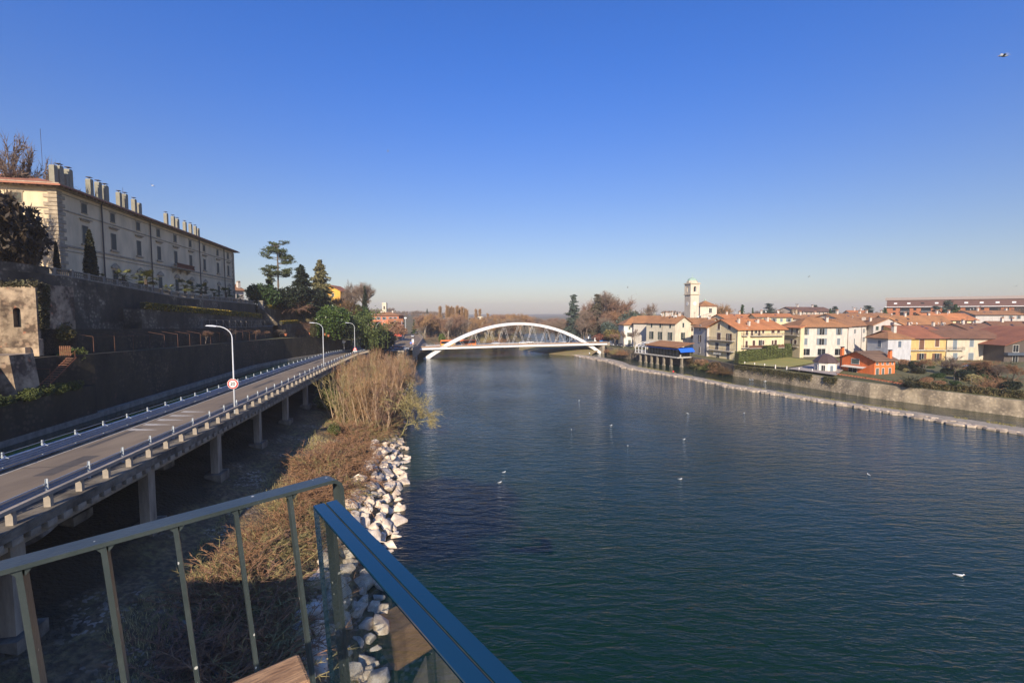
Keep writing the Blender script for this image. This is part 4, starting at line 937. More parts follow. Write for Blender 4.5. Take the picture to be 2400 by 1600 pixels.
# parking terrace with retaining wall
PZ = 6.5; p1, p2, p3 = gz(862,824.5,PZ), gz(946,826,PZ), gz(968,815,PZ-.3)
mb = MB(); top = [Vector((p1.x-3,p1.y-4,PZ)), p2, p3, Vector((-45.5,214.5,PZ-.4)), Vector((-70,225,PZ)), Vector((-95,200,PZ+.1)), Vector((-78,172,PZ+.2))]
top = [Vector((a.x,a.y,6.6)) for a in top]; mb.add(top, [tuple(range(len(top)))]); struct(mb.build('parking_ground', asphalt))
rub = masonry('pale_rubble_wall', (0.34,0.28,0.19), (0.46,0.38,0.28), (0.36,0.26,0.17), .4, (.60,.75), .25)
mb = MB(); ln = [Vector((p1.x-1,p1.y-6,0)), Vector((p1.x,p1.y,0)), Vector((p2.x,p2.y,0)), Vector((p3.x,p3.y,0)), Vector((-45.6,214.6,0))]
for a, b in zip(ln, ln[1:]):
    n_ = 8
    for i in range(n_):
        c0, c1 = a.lerp(b, i/n_), a.lerp(b, (i+1)/n_); o_ = Vector((.6,-2.0,0)); mb.add([c0+o_+Vector((0,0,-.5)), c1+o_+Vector((0,0,-.5)), c1+Vector((0,0,6.75)), c0+Vector((0,0,6.75))], [(0,1,2,3)])
o = mb.build('parking_wall', rub); tag(o, 'pale rubble retaining wall holding the small car park above the thicket', 'wall')
mb = MB()
for a, b in zip(ln[1:], ln[2:]): mb.beam(a+Vector((0,0,7.0)), b+Vector((0,0,7.0)), .35, .55, ext=.1)
o = mb.build('coping', conc_warm); tag(o, 'concrete coping on the edge of the car park wall', 'coping')

# ---------------------------------------------------------------- vehicles
tyre = mat('tyre', (0.02,0.02,0.02), .9, var=.1); rimm = mat('wheel_rim', (0.45,0.46,0.48), .4, var=.1, metal=.4); cglass = mat('car_glass', (0.015,0.018,0.022), .08, var=.1)
headl = mat('headlight', (0.75,0.75,0.72), .2, var=.05); taill = mat('tail_light', (0.5,0.02,0.02), .3, var=.1)
CM = {}
def car_proto(kind, colname, col):
    L, w, h = {'hatch': (4.0,1.7,1.5), 'sedan': (4.5,1.78,1.45), 'van': (4.9,1.9,1.95)}[kind]
    cm = mat('car_paint_'+colname, col, .3, var=.05)
    if kind not in CM:
        # body as cross sections along x; z profile of bonnet, roof, boot
        b = MB(); gp_ = {'hatch': [(-.5,.45,.62),(-.48,.3,.78),(-.2,.28,.88),(-.05,.28,.92),(.3,.28,.95),(.47,.3,.93),(.5,.4,.7)], 'sedan': [(-.5,.42,.60),(-.48,.28,.76),(-.22,.26,.88),(0,.26,.92),(.28,.26,.95),(.47,.28,.93),(.5,.4,.72)], 'van': [(-.5,.45,.7),(-.48,.3,.95),(-.3,.3,1.05),(0,.3,1.1),(.3,.3,1.1),(.48,.3,1.1),(.5,.4,.8)]}[kind]
        vs = []
        for fx, z0, z1 in gp_:
            x = fx*L; hw = w/2*(.86 if abs(fx) > .47 else 1)
            vs += [(x,-hw*.96,z0),(x,-hw,lerp(z0,z1,.5)),(x,-hw*.93,z1),(x,hw*.93,z1),(x,hw,lerp(z0,z1,.5)),(x,hw*.96,z0)]
        n = 6; k = len(gp_); b.add(vs, [(i*n+j, i*n+(j+1)%n, (i+1)*n+(j+1)%n, (i+1)*n+j) for i in range(k-1) for j in range(n)]+[tuple(range(n-1,-1,-1)), tuple(range((k-1)*n,k*n))])
        rf = {'hatch': (-.22,-.04,.36,.47), 'sedan': (-.2,-.04,.24,.38), 'van': (-.36,-.24,.46,.5)}[kind]; zb = {'hatch': .9, 'sedan': .9, 'van': 1.06}[kind]
        g = MB(); r0 = MB(); a0, a1, a2, a3 = [q*L for q in rf]
        g.add([(a0,-w*.44,zb),(a0,w*.44,zb),(a3,w*.44,zb),(a3,-w*.44,zb),(a1,-w*.37,h-.05),(a1,w*.37,h-.05),(a2,w*.37,h-.05),(a2,-w*.37,h-.05)], [(0,4,5,1),(1,5,6,2),(2,6,7,3),(3,7,4,0)])
        r0.add([(a1-.04,-w*.375,h-.05),(a1-.04,w*.375,h-.05),(a2+.04,w*.375,h-.05),(a2+.04,-w*.375,h-.05),(a1+.1,-w*.33,h),(a1+.1,w*.33,h),(a2-.1,w*.33,h),(a2-.1,-w*.33,h)], [(3,2,1,0),(4,5,6,7),(0,1,5,4),(1,2,6,5),(2,3,7,6),(3,0,4,7)])
        for x in ((a1+a2)/2,):
            for sg_ in (-1, 1): r0.beam((x,sg_*w*.445,zb),(x,sg_*w*.378,h-.04),.08,.03,up=(1,0,0))
        wh = MB(); wh.tube((0,-.1,0),(0,.1,0),.31,n=14); ri = MB(); ri.tube((0,-.105,0),(0,-.1,0),.2,n=10); ri.tube((0,.1,0),(0,.105,0),.2,n=10)
        hl = MB(); hl.box(-.03,.03,-.18,.18,-.07,.07)
        CM[kind] = (b, g, r0, wh.mesh('wheel', tyre), ri.mesh('rim', rimm), hl, L, w)
    b, g, r0, wh, ri, hl, L, w = CM[kind]
    t = thing(kind+'_car' if kind != 'van' else 'van', 'car', 'car' if kind != 'van' else 'van')
    b.build('body', cm, t); g.build('windows', cglass, t); r0.build('roof', cm, t)
    for x in (-.31, .31):
        for y in (-1, 1): o = put('wheel', wh, t, (x*L, y*(w/2-.1), .31)); put('rim', ri, o)
    for y in (-1, 1): hl.build('headlight', headl, t, (-.497*L, y*w*.33, .62)); hl.build('tail_light', taill, t, (.497*L, y*w*.33, .72))
    return t
def place(t, loc, rz, label, group=None):
    t.location = loc; t.rotation_euler = (0,0,rz); t['label'] = label
    if group: t['group'] = group
    return t
ZP = 6.61
def bpt(x, y): return BA+bE*x+Vector((-bE.y,bE.x,0))*y+Vector((0,0,dz(x)+.02))
def bx_at(u, y):
    a, b = ray(u, 805); ox = BA+Vector((-bE.y,bE.x,0))*y; return (ox.x-a*ox.y)/(a*bE.y-bE.x)
place(car_proto('hatch','silver',(.55,.56,.58)), bpt(bx_at(1160,10.5),10.5), bA, 'pale silver hatchback driving on the white arch bridge just right of the bus', 'cars on the bridge')
place(car_proto('hatch','white',(.75,.75,.74)), bpt(bx_at(1224,10.5),10.5), bA, 'white hatchback near the middle of the arch bridge', 'cars on the bridge')
place(car_proto('hatch','cream',(.70,.69,.66)), bpt(bx_at(1242,13),13), bA+PI, 'cream hatchback just right of the bridge middle on the far lane', 'cars on the bridge')
place(car_proto('sedan','navy',(.03,.05,.08)), bpt(bx_at(1337,12),12), bA, 'dark blue car on the bridge close to the descending right arch foot', 'cars on the bridge')
place(car_proto('hatch','greywhite',(.62,.64,.66)), bpt(bx_at(1350,8),8), bA, 'light grey hatchback behind the right foot of the arch', 'cars on the bridge')
place(car_proto('van','dusk',(.10,.12,.14)), bpt(bx_at(1382,12),12), bA, 'dark grey van leaving the bridge at its right end', 'cars on the bridge')
place(car_proto('sedan','brightblue',(.03,.22,.60)), bpt(bx_at(1414,11),11), bA+PI, 'bright blue car at the right end of the bridge', 'cars on the bridge')
place(car_proto('hatch','grey',(.40,.41,.43)), bpt(bx_at(1073,6.5),6.5), bA, 'pale grey hatchback passing in front of the orange bus', 'cars on the bridge')
# bus
bus = thing('articulated_bus', 'orange and yellow articulated bus crossing the left end of the bridge', 'bus'); bo = mat('bus_orange', (0.85,0.20,0.03), .4, var=.06); by = mat('bus_yellow', (0.80,0.42,0.05), .4, var=.06)
for x0, x1 in ((-9,-.8), (.6,9)):
    m = MB(); m.box(x0,x1,-1.25,1.25,.35,1.15); m.build('lower_body', by if x0 < 0 else bo, bus); m = MB(); m.box(x0+.12,x1-.1,-1.22,1.22,1.15,2.45); m.build('windows', cglass, bus)
    m = MB(); m.prism([(x0,-1.25,2.45),(x0,1.25,2.45),(x0,1.05,2.95),(x0,-1.05,2.95)], (x1-x0,0,0)); m.build('roof', bo, bus)
    m = MB(); m.box(x0+(8.1 if x0 > 0 else 0),x0+.15+(8.1 if x0 > 0 else 0),-1.255,1.255,.35,2.6); m.build('end_panel', bo, bus)
m = MB()
for i in range(7): m.box(-.8+i*.2,-.7+i*.2,-1.15,1.15,.4,2.8)
m.box(-.8,.6,-1.05,1.05,.4,2.7); m.build('bellows', tyre, bus)
wh = MB(); wh.tube((0,-.14,0),(0,.14,0),.47,n=16); whm = wh.mesh('wheel', tyre); ri = MB(); ri.tube((0,-.15,0),(0,-.141,0),.28,n=10); rim2 = ri.mesh('rim', rimm)
for x in (-6.4,-2.6,2.6,6.6):
    for y in (-1.14, 1.14): o = put('wheel', whm, bus, (x,y,.47)); put('rim', rim2, o)
x_ = bx_at(1074,10); place(bus, bpt(x_, 10), bA, bus['label'])
# parked and moving cars on the left
cc = [('hatch','darkred',(.20,.03,.03),899,823.2,'dark red hatchback parked at the left end of the car park row'),
      ('sedan','teal',(.09,.13,.14),907,823.6,'grey green sedan parked second from the left in the car park'),
      ('hatch','black',(.025,.03,.035),917,824,'black hatchback parked between the grey green and white cars'),
      ('hatch','white',(.75,.75,.74),926,824,'white hatchback parked in the front row of the car park'),
      ('sedan','charcoal',(.07,.08,.09),936,824,'charcoal sedan parked at the right end of the front row')]
for kind, cn, c_, u, v, lab in cc:
    p = gz(u, v, ZP); place(car_proto(kind, cn, c_), p, R(60), lab, 'cars in the small car park')
for kind, cn, c_, u, v, lab in [('hatch','pearl',(.72,.72,.70),912,819.5,'pearl white car in the back row of the car park'),('hatch','red',(.62,.06,.04),924,819.2,'red hatchback in the middle of the back row of the car park'),('hatch','scarlet',(.70,.09,.05),937,820,'scarlet car parked toward the road sign in the back row'),('sedan','ivory',(.74,.73,.70),946,820.4,'ivory sedan parked at the right end of the back row')]:
    p = gz(u, v, ZP); place(car_proto(kind, cn, c_), p, R(55), lab, 'cars in the small car park')
place(car_proto('sedan','silver',(.55,.56,.58)), at(967,789.6,268), R(100), 'silver car climbing the road above the junction'); place(car_proto('hatch','black',(.025,.03,.035)), at(976,782.9,298)+Vector((0,0,.15)), R(95), 'black car at the crest of the climbing road')
# ---------------------------------------------------------------- poles and signs around the junction
pale_pole = mat('pale_pole', (0.50,0.44,0.34), .8, var=.15); 
def pole(u, vb, vt, D, r, label, m=None, name='utility_pole', cat='pole'):
    b = at(u, vb, D); zt = zz(vt, D); mb = MB(); mb.tube((0,0,-.6), (0,0,zt-b.z), r, r*.7, n=8); t = thing(name, label, cat, b); mb.build('shaft', m or pale_pole, t); return t, b, zt-b.z
pole(864.3,824,757,178,.20,'tall pale concrete pole at the end of the viaduct parapet')
pole(920,806,763,205,.16,'pale pole beside the left kerb of the climbing road'); pole(942.5,796,752,238,.15,'slim pole beside the traffic light at the road bend', lamp_m)
t, b, h = pole(951,783.5,752,290,.17,'distant lamp post with a small white floodlight at the road crest', lamp_m, 'lamp_post', 'street lamp'); m = MB(); m.box(-.7,.7,-.5,.5,h+1.5,h+2.3); m.tube((0,0,h),(0,0,h+1.5),.09); m.build('lamp_head', white, t)
t, b, h = pole(883.5,820.5,768,186,.11,'lamp post with a globe and a long curved arm near the car park', lamp_m, 'lamp_post', 'street lamp'); m = MB(); m.lathe([(.0,-.45),(.35,-.3),(.45,0),(.35,.3),(0,.45)], 10, (-.1,0,h)); m.build('globe', white, t)
m = MB(); m.path([(0,0,h),(.1,0,h+1.2),(.8,0,h+2.0),(1.8,0,h+2.5),(2.9,0,h+2.65)], .06, 6); m.box(2.4,3.3,-.15,.15,h+2.55,h+2.7); m.build('arm', lamp_m, t)
def rsign(u, v, D, r, label, kind, hgt=2.2, rz=R(8), mtl=None):
    c = at(u, v, D); t = thing('road_sign', label, 'road sign', (c.x, c.y, c.z-hgt), rz); m = MB(); m.tube((0,.05,0), (0,.05,hgt+r), .035, n=6); m.build('post', lamp_m, t); q = MB()
    if kind == 'blue':
        disc(q, r, -.02, .0, cz=hgt); q.build('plate', sblue, t); a = MB(); a.prism([(-.1*r,-.03,hgt-.6*r),(.1*r,-.03,hgt-.6*r),(.1*r,-.03,hgt+.1*r),(.32*r,-.03,hgt+.1*r),(0,-.03,hgt+.65*r),(-.32*r,-.03,hgt+.1*r),(-.1*r,-.03,hgt+.1*r)], (0,.008,0)); a.build('arrow', swhite, t)
    elif kind == 'tri':
        q.prism([(-r,-.02,hgt-.55*r),(r,-.02,hgt-.55*r),(0,-.02,hgt+1.1*r)], (0,.02,0)); q.build('border', sred, t); a = MB(); a.prism([(-.6*r,-.03,hgt-.32*r),(.6*r,-.03,hgt-.32*r),(0,-.03,hgt+.65*r)], (0,.008,0)); a.build('plate', swhite, t)
        a = MB(); a.box(-.04*r,.04*r,-.04,-.031,hgt-.22*r,hgt+.3*r); a.build('symbol', sblack, t)
        a = MB(); a.box(-r*.8,r*.8,-.02,0,hgt-1.15*r,hgt-.7*r); a.build('panel', swhite, t)
    elif kind == 'rect': q.box(-r*.6,r*.6,-.02,0,hgt-r,hgt+r); q.build('plate', swhite, t)
    elif kind == 'back': disc(q, r, -.02, 0, cz=hgt); q.build('plate', lamp_m, t)
    elif kind == 'ring': disc(q, r, -.02, 0, cz=hgt); q.build('border', sred, t); a = MB(); disc(a, r*.68, -.03, -.021, cz=hgt); a.build('plate', swhite, t)
    elif kind == 'light':
        q.box(-.25,.25,-.2,.1,hgt-.7,hgt+.5); q.build('housing', sblack, t); a = MB(); a.box(-.4,.4,.11,.14,hgt-.9,hgt+.7); a.build('backboard', swhite, t)
    return t
rsign(832,817.5,132,.62,'red edged warning triangle in front of the third viaduct lamp','tri',1.9)
rsign(859.5,810.5,180,.50,'blue disc with white arrow left of the tall pale pole','blue',2.4); rsign(906.2,803.5,190,.5,'blue disc with white arrow on the pavement beside the climbing road','blue',2.6)
rsign(963,803.2,202,.45,'blue disc in front of the junction above the car park','blue',3.6); rsign(967.5,798.5,201,.75,'white rectangular sign on the pole by the car park corner','rect',5.2)
rsign(967.8,804.5,200,.35,'small red ringed disc just below the white rectangular sign','ring',3.2)
rsign(806,800,150,.55,'grey back of a round sign on the canal side of the viaduct end','back',2.5); rsign(828,799.5,160,.55,'grey back of a round sign beside the bamboo','back',2.6)
rsign(896,798,190,.4,'black traffic light standing left of the climbing road','light',4); rsign(945,781,240,.5,'traffic light with pale backboard at the road bend','light',3.5)
# ---------------------------------------------------------------- right bank: walls and ground
def tu(P0, P1, u):
    a, b = ray(u, 790); dx, dy = P1[0]-P0[0], P1[1]-P0[1]; return (P0[0]-a*P0[1])/(a*dy-dx)
def dep_u(P0, P1, u):
    """depth at which the right side of the house reaches column u"""
    L, a = frame_of(P0, P1); ax, ay = -math.sin(a), math.cos(a); r_, _ = ray(u, 790); return (r_*P1[1]-P1[0])/(ax-r_*ay)
QL = [Vector((48.5,231,0)), Vector((55.6,216.5,0)), Vector((62.5,206,0)), Vector((72.3,186,0)), Vector((76.2,167,0))]+[Vector((p.x,p.y,0)) for p in EMB]+[Vector((122,70,0)), Vector((140,20,0))]
QZ = [4.4,4.4,4.3,4.2,3.9,3.8,3.7,3.4,3.4,3.4]
quay_m = masonry('overgrown_rubble_quay', (0.27,0.215,0.14), (0.32,0.25,0.17), (0.22,0.16,0.08), .25, (.55,.72), .25)
emb_m = masonry('sunlit_embankment_stone', (0.56,0.45,0.30), (0.60,0.48,0.33), (0.40,0.30,0.18), .22, (.32,.72), .15)
def quay(i0, i1, m, label, th=.8):
    mb = MB()
    for i in range(i0, i1):
        a, b = QL[i], QL[i+1]; n = max(1, int((b-a).length/2.5)); t = (b-a).normalized(); o = Vector((-t.y,t.x,0))*(1 if True else 1)
        for k in range(n):
            c0, c1 = a.lerp(b, k/n), a.lerp(b, (k+1)/n); z0, z1 = lerp(QZ[i],QZ[i+1],k/n), lerp(QZ[i],QZ[i+1],(k+1)/n)
            j0, j1 = .12*nz(c0.x,c0.y,0,.4), .12*nz(c1.x,c1.y,0,.4); f = -o*.45
            mb.add([c0+f+Vector((0,0,-2)), c1+f+Vector((0,0,-2)), c1+Vector((0,0,z1+j1)), c0+Vector((0,0,z0+j0)), c1+o*th+Vector((0,0,z1+j1)), c0+o*th+Vector((0,0,z0+j0)), c1+o*th+Vector((0,0,-2)), c0+o*th+Vector((0,0,-2))], [(0,1,2,3),(3,2,4,5),(5,4,6,7)])
    o = mb.build('embankment_wall', m); return tag(o, label, 'wall')
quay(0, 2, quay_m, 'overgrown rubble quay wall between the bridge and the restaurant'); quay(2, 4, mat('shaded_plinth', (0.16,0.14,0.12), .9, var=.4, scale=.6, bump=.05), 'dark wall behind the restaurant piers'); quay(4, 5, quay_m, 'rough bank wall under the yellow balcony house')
quay(5, 9, emb_m, 'long sunlit stone embankment wall below the gardens')
garden_m = mat('garden_ground', (0.15,0.13,0.05), .95, col2=(0.085,0.09,0.03), scale=.25, bump=.08, bscale=4)
mb = MB(); inn = [Vector((52,262,0)), Vector((95,262,0)), Vector((135,250,0)), Vector((170,225,0)), Vector((215,200,0)), Vector((215,175,0)), Vector((215,140,0)), Vector((215,110,0)), Vector((215,80,0)), Vector((215,10,0))]
vs = []
for a, z, b in zip(QL, QZ, inn):
    t = (b-a).normalized(); vs += [Vector((a.x+t.x*.5,a.y+t.y*.5,z-.08)), Vector((a.x+t.x*34,a.y+t.y*34,max(z,4.3)+.1)), Vector((b.x,b.y,4.9))]
vs[2].z = 4.6
mb.add(vs, [(3*i+k, 3*i+k+1, 3*i+4+k, 3*i+3+k) for i in range(len(QL)-1) for k in range(2)]); struct(mb.build('garden_ground', garden_m))
# island-like grassy bank under the bridge
mb = MB(); e1 = [gz(1216,819,0), gz(1257,824.6,0), gz(1289,829,0), gz(1320,832,0), gz(1342,833.5,0), Vector((42,238,0))]; e2 = [Vector((6,292,2.2)), Vector((16,285,2.4)), Vector((24,278,2.6)), Vector((34,272,2.8)), Vector((46,268,3.0)), Vector((58,262,3.4))]
vs = []
for a, b in zip(e1, e2): vs += [a-Vector((0,2,1)), a+Vector((0,0,.15)), a.lerp(b,.35)+Vector((0,0,.9)), b, b+Vector((0,30,0))]
mb.add(vs, [(5*i+k, 5*i+5+k, 5*i+6+k, 5*i+k+1) for i in range(5) for k in range(4)]); struct(mb.build('grass_bank', mat('bank_grass', (0.21,0.185,0.06), .95, col2=(0.24,0.17,0.10), scale=.25, bump=.05)))
# breakwater of slabs
NEAR = [(1338,831.5),(1367,838),(1400,844),(1428,850),(1450,856),(1459,862.5),(1499,869.6),(1560,880),(1621,889.7),(1706,908),(1868,934),(1995,954),(2131,977),(2250,997),(2400,1020),(2600,1052)]
FAR = [(1350,829.5),(1380,832.5),(1412,836.5),(1440,841.5),(1462,847),(1478,854),(1527,863.5),(1575,872),(1632,881.5),(1712,897.5),(1872,923),(1998,942.5),(2131,961),(2250,978),(2400,1000),(2600,1031)]
bw = thing('breakwater', 'long low breakwater of pale stone slabs dividing the river from the side channel', 'breakwater', gz(1900,940,0)); O_ = gz(1900,940,0)
slab_m = mat('breakwater_stone', (0.50,0.41,0.31), .9, col2=(0.30,0.24,0.185), scale=.5, bump=.05, bscale=3, island=.22)
np_ = [gz(u, v, 0) for u, v in NEAR]; fp = [gz(u, v, .55) for u, v in FAR]; fp = [Vector((p.x,p.y,0)) for p in fp]
mb = MB(); vs = []
for a, b in zip(np_, fp):
    d_ = (b-a); vs += [a+Vector((0,0,-1)), a.lerp(b,.12)+Vector((0,0,.38)), a.lerp(b,.9)+Vector((0,0,.5)), b+d_*.1+Vector((0,0,-1))]
mb.add(vs, [(4*i+k, 4*i+4+k, 4*i+5+k, 4*i+k+1) for i in range(len(np_)-1) for k in range(3)]+[(0,1,2,3)])
mb.build('core', mat('breakwater_fill', (0.36,0.31,0.235), .95, col2=(0.24,0.20,0.15), scale=1.0, bump=.05), bw, base=tuple(O_))
r = random.Random(11); mb = MB(); ms = MB()
for i in range(len(np_)-1):
    a0, b0, a1, b1 = np_[i], fp[i], np_[i+1], fp[i+1]; ln_ = (a1-a0).length; n = max(1, int(ln_/1.3)); t = (a1-a0).normalized()
    for k in range(n):
        for row in ((-.10,.12,.22,.9),(.05,.32,.42,1.1)):
            f = (k+r.uniform(-.15,.15))/n; f = min(1, max(0, f)); A, Bq = a0.lerp(a1, f), b0.lerp(b1, f); wdt = (Bq-A).length; c = A.lerp(Bq, r.uniform(row[0], row[1])); hx = ln_/n*r.uniform(.52,.74); hy = r.uniform(.25,.5)*row[3]*min(1, wdt/2.5)+.15; zt = row[2]+r.uniform(-.08,.14)
            ang = math.atan2(t.y, t.x)+r.uniform(-.25,.25); m_ = r.choice((5,6,6,7)); ring = []
            for q in range(m_):
                th = 2*PI*q/m_+r.uniform(-.25,.25); x, y = hx*math.cos(th)*1.1, hy*math.sin(th)*1.1; ring.append(Vector((c.x+x*math.cos(ang)-y*math.sin(ang), c.y+x*math.sin(ang)+y*math.cos(ang), -.5)))
            o = len(mb.v); tp = [Vector((p.x,p.y,zt+r.uniform(-.05,.05))) for p in ring]; tp2 = [c+(p-Vector((c.x,c.y,p.z)))*.9 for p in ring]; tp2 = [Vector((p.x,p.y,zt+.06)) for p in tp2]
            mb.add(ring+tp+tp2, [(q,(q+1)%m_,m_+(q+1)%m_,m_+q) for q in range(m_)]+[(m_+q,m_+(q+1)%m_,2*m_+(q+1)%m_,2*m_+q) for q in range(m_)]+[tuple(range(2*m_,3*m_))])
mb.build('slabs', slab_m, bw, base=tuple(O_))
# moss and grass tufts on the channel side
r = random.Random(5); mb = MB()
for i in range(5, len(np_)-1):
    for k in range(260):
        f = r.random(); 
        if nz(i*3+f*3, 1.5, 0, .9) < -.05: continue
        p = fp[i].lerp(fp[i+1], f)+(np_[i].lerp(np_[i+1], f)-fp[i].lerp(fp[i+1], f))*r.uniform(-.12,.22)
        mb.add([p+Vector((-.12,0,.35)), p+Vector((.12,.05,.35)), p+Vector((r.uniform(-.15,.15),r.uniform(-.1,.1),.52+r.random()*.28))], [(0,1,2)])
o = mb.build('grass_tufts', leafmat('moss_grass', (0.20,0.17,0.05), (0.13,0.12,0.035))); tag(o, 'mossy winter grass growing along the channel side of the breakwater', 'grass', kind='stuff')

# ---------------------------------------------------------------- houses of the right bank
cream, white_p, yellow, ochre, greyw, orange_p, pinkw, shadew, brownw = plast('cream', (0.70,0.62,0.46)), plast('white', (0.76,0.71,0.63)), plast('yellow', (0.76,0.63,0.38)), plast('ochre', (0.62,0.43,0.17)), plast('grey', (0.52,0.48,0.44)), plast('orange', (0.80,0.19,0.05)), plast('pink', (0.64,0.56,0.48)), plast('pale', (0.60,0.55,0.47)), plast('dark', (0.10,0.08,0.065))
P0, P1 = xy(1462,240), xy(1524,240); w = []
for u in (1475,1492.5,1510): w += [(tu(P0,P1,u), 8.2,1.0,1.6,'closed' if u == 1475 else 'open'), (tu(P0,P1,u), 4.6,1.1,1.9,'open')]
w += [(tu(P0,P1,1475.5),.1,1.4,2.6,'door'),(tu(P0,P1,1494),.6,1.0,2.0,'closed')]
house('white three storey house with hipped brown roof, nearest to the bridge on the right bank', P0, P1, 12, 5, 16.2, 'hip', white_p, tileA, 3.9, front=w, col='sage', chim=((.86,.42,.8,1.5),(.97,.42,.8,1.5)), pipes=(('f',.78),))
P0, P1 = xy(1514.6,222), xy(1582.2,206); w = []
for u in (1527,1547.4,1570.5): w += [(tu(P0,P1,u),10.0,1.1,2.1,'closed'),(tu(P0,P1,u),4.4,1.25,3.6,'open')]
rw = [(tu((P1[0],P1[1]),(P1[0]+.883,P1[1]+.47),1600.5)/10.2,10.3,1.1,2.0,'closed'),(tu((P1[0],P1[1]),(P1[0]+.883,P1[1]+.47),1600)/10.2,4.6,1.2,3.3,'open')]
house('cream house with pale gable standing behind the riverside restaurant', P0, P1, 10.2, 5, 17.4, 'gx', cream, tileA, 2.9, front=w, right=rw, col='green', pipes=(('f',.57),), chim=((.30,.5,.7,1.2),(.42,.5,.8,1.6),(.62,.5,.8,1.7),(.75,.42,.9,1.0)))
P0, P1 = (63,236), (80,220); house('brown roofed house rising just behind the cream gable house', P0, P1, 10, 5, 17.2, 'gx', shadew, tileA, 3.3, chim=((.7,.5,1,1.3),(.95,.5,1.1,1.2)))
P0, P1 = xy(1600,214), xy(1660,205); house('house with mottled brown roof between the bell tower and the yellow balcony house', P0, P1, 12, 5, 17.0, 'gx', cream, tileA, 2.6, chim=((.85,.4,.9,1.0),), front=((tu(P0,P1,1622),8.5,1.0,1.6,'closed'),(tu(P0,P1,1622),5.0,1.0,1.6,'closed')), col='brown')
# narrow grey house and the yellow balcony house
P0, P1 = xy(1625,196), xy(1657,184.5); w = [(tu(P0,P1,1640.5),z,1.0,h,s) for z, h, s in ((10.2,2.5,'closed'),(5.6,2.9,'open'),(1.0,2.6,'door'))]
house('narrow grey house with brown shutters squeezed beside the restaurant', P0, P1, 12, 4.1, 16.2, 'gx', greyw, tileA, 2.4, front=w, col='brown', pipes=(('f',.98),))
P0, P1 = xy(1658,185.5), xy(1729,170.0); dpt = dep_u(P0,P1,1838)
w = [(tu(P0,P1,1684.5),11.3,1.2,2.2,'door'),(tu(P0,P1,1709),11.5,1.3,1.6,'closed'),(tu(P0,P1,1685),7.2,2.0,2.7,'closed'),(tu(P0,P1,1709),7.2,1.3,2.6,'open'),(tu(P0,P1,1681),3.3,1.8,2.7,'plain'),(tu(P0,P1,1707),3.3,1.8,2.8,'plain'),(tu(P0,P1,1708),-.3,1.5,2.8,'plain'),(tu(P0,P1,1684),-.3,1.8,2.4,'plain')]
e = (P1[0]-math.sin(frame_of(P0,P1)[1]), P1[1]+math.cos(frame_of(P0,P1)[1])); rt = lambda u: tu(P1, e, u)/dpt
rw = [(rt(1750),9.4,.9,2.5,'door'),(rt(1762),9.2,1.0,2.5,'door'),(rt(1771),10.0,1.3,1.7,'plain'),(rt(1779),9.2,1.0,2.5,'door'),(rt(1788),10.0,1.0,1.6,'closed'),(rt(1811),10.0,1.5,1.6,'closed'),(rt(1824),10.0,1.3,1.6,'closed'),
      (rt(1750),4.6,1.0,2.6,'door'),(rt(1767),4.8,1.2,2.5,'door'),(rt(1782),4.8,1.6,2.6,'plain'),(rt(1789),5.6,.9,1.6,'closed'),(rt(1811),5.6,.9,1.6,'closed'),(rt(1818),4.8,1.2,2.5,'door'),(rt(1750),.8,1.2,2.2,'door'),(rt(1784),.6,3.2,2.3,'closed')]
T = house('yellow house with stacked balconies and a long orange roof above the tall hedge', P0, P1, dpt, 4.1, 16.0, 'gy', yellow, tileOy, 3.4, ov=1.0, front=w, right=rw, col='brown', chim=((.72,.2,.8,1.4),(.85,.33,.8,1.3),(.7,.62,1.0,.9),(.62,.9,.9,1.2)), pipes=(('f',.99),('r',.12)))
L = frame_of(P0,P1)[0]; t0, t1 = tu(P0,P1,1665)*L, tu(P0,P1,1723)*L
balcony(T, t0, t1, 7.1, 1.6); balcony(T, t0, t1, 3.1, 1.6); y0, y1 = rt(1757)*dpt, rt(1832)*dpt
balcony(T, y0, y1, 9.1, 1.3, 'r', L); balcony(T, y0-1.5, y1, 4.5, 1.5, 'r', L, rail=SHM['teak'], solid=True); balcony(T, y0-4, y0-1, 4.6, 1.0, 'r', L); balcony(T, y0-4, y0-1.4, 9.2, 1.0, 'r', L)
m = MB()
for i in range(7): a_ = t0+3.4+i*.62; m.path([(a_,-.1,2.6),(a_,-.8,2.3),(a_,-1.4,1.4)], .05, 5)
m.build('awning', white, T)
P0, P1 = xy(1834,186), xy(1876,176.5); w = [(tu(P0,P1,1856),9.0,.9,2.6,'door'),(tu(P0,P1,1868),9.6,1.0,1.8,'closed'),(tu(P0,P1,1856),4.4,1.1,2.7,'door'),(tu(P0,P1,1865),5.4,1.3,1.6,'closed')]
T = house('pale yellow wing with an access gallery between the balcony house and the white house', P0, P1, 1.6, 4.2, 16.2, 'shed', plast('straw', (0.70,0.58,0.36)), tileO, .5, ov=.6, front=w, col='brown'); balcony(T, 0, 9, 8.8, .8); balcony(T, 0, 9, 4.3, .8)
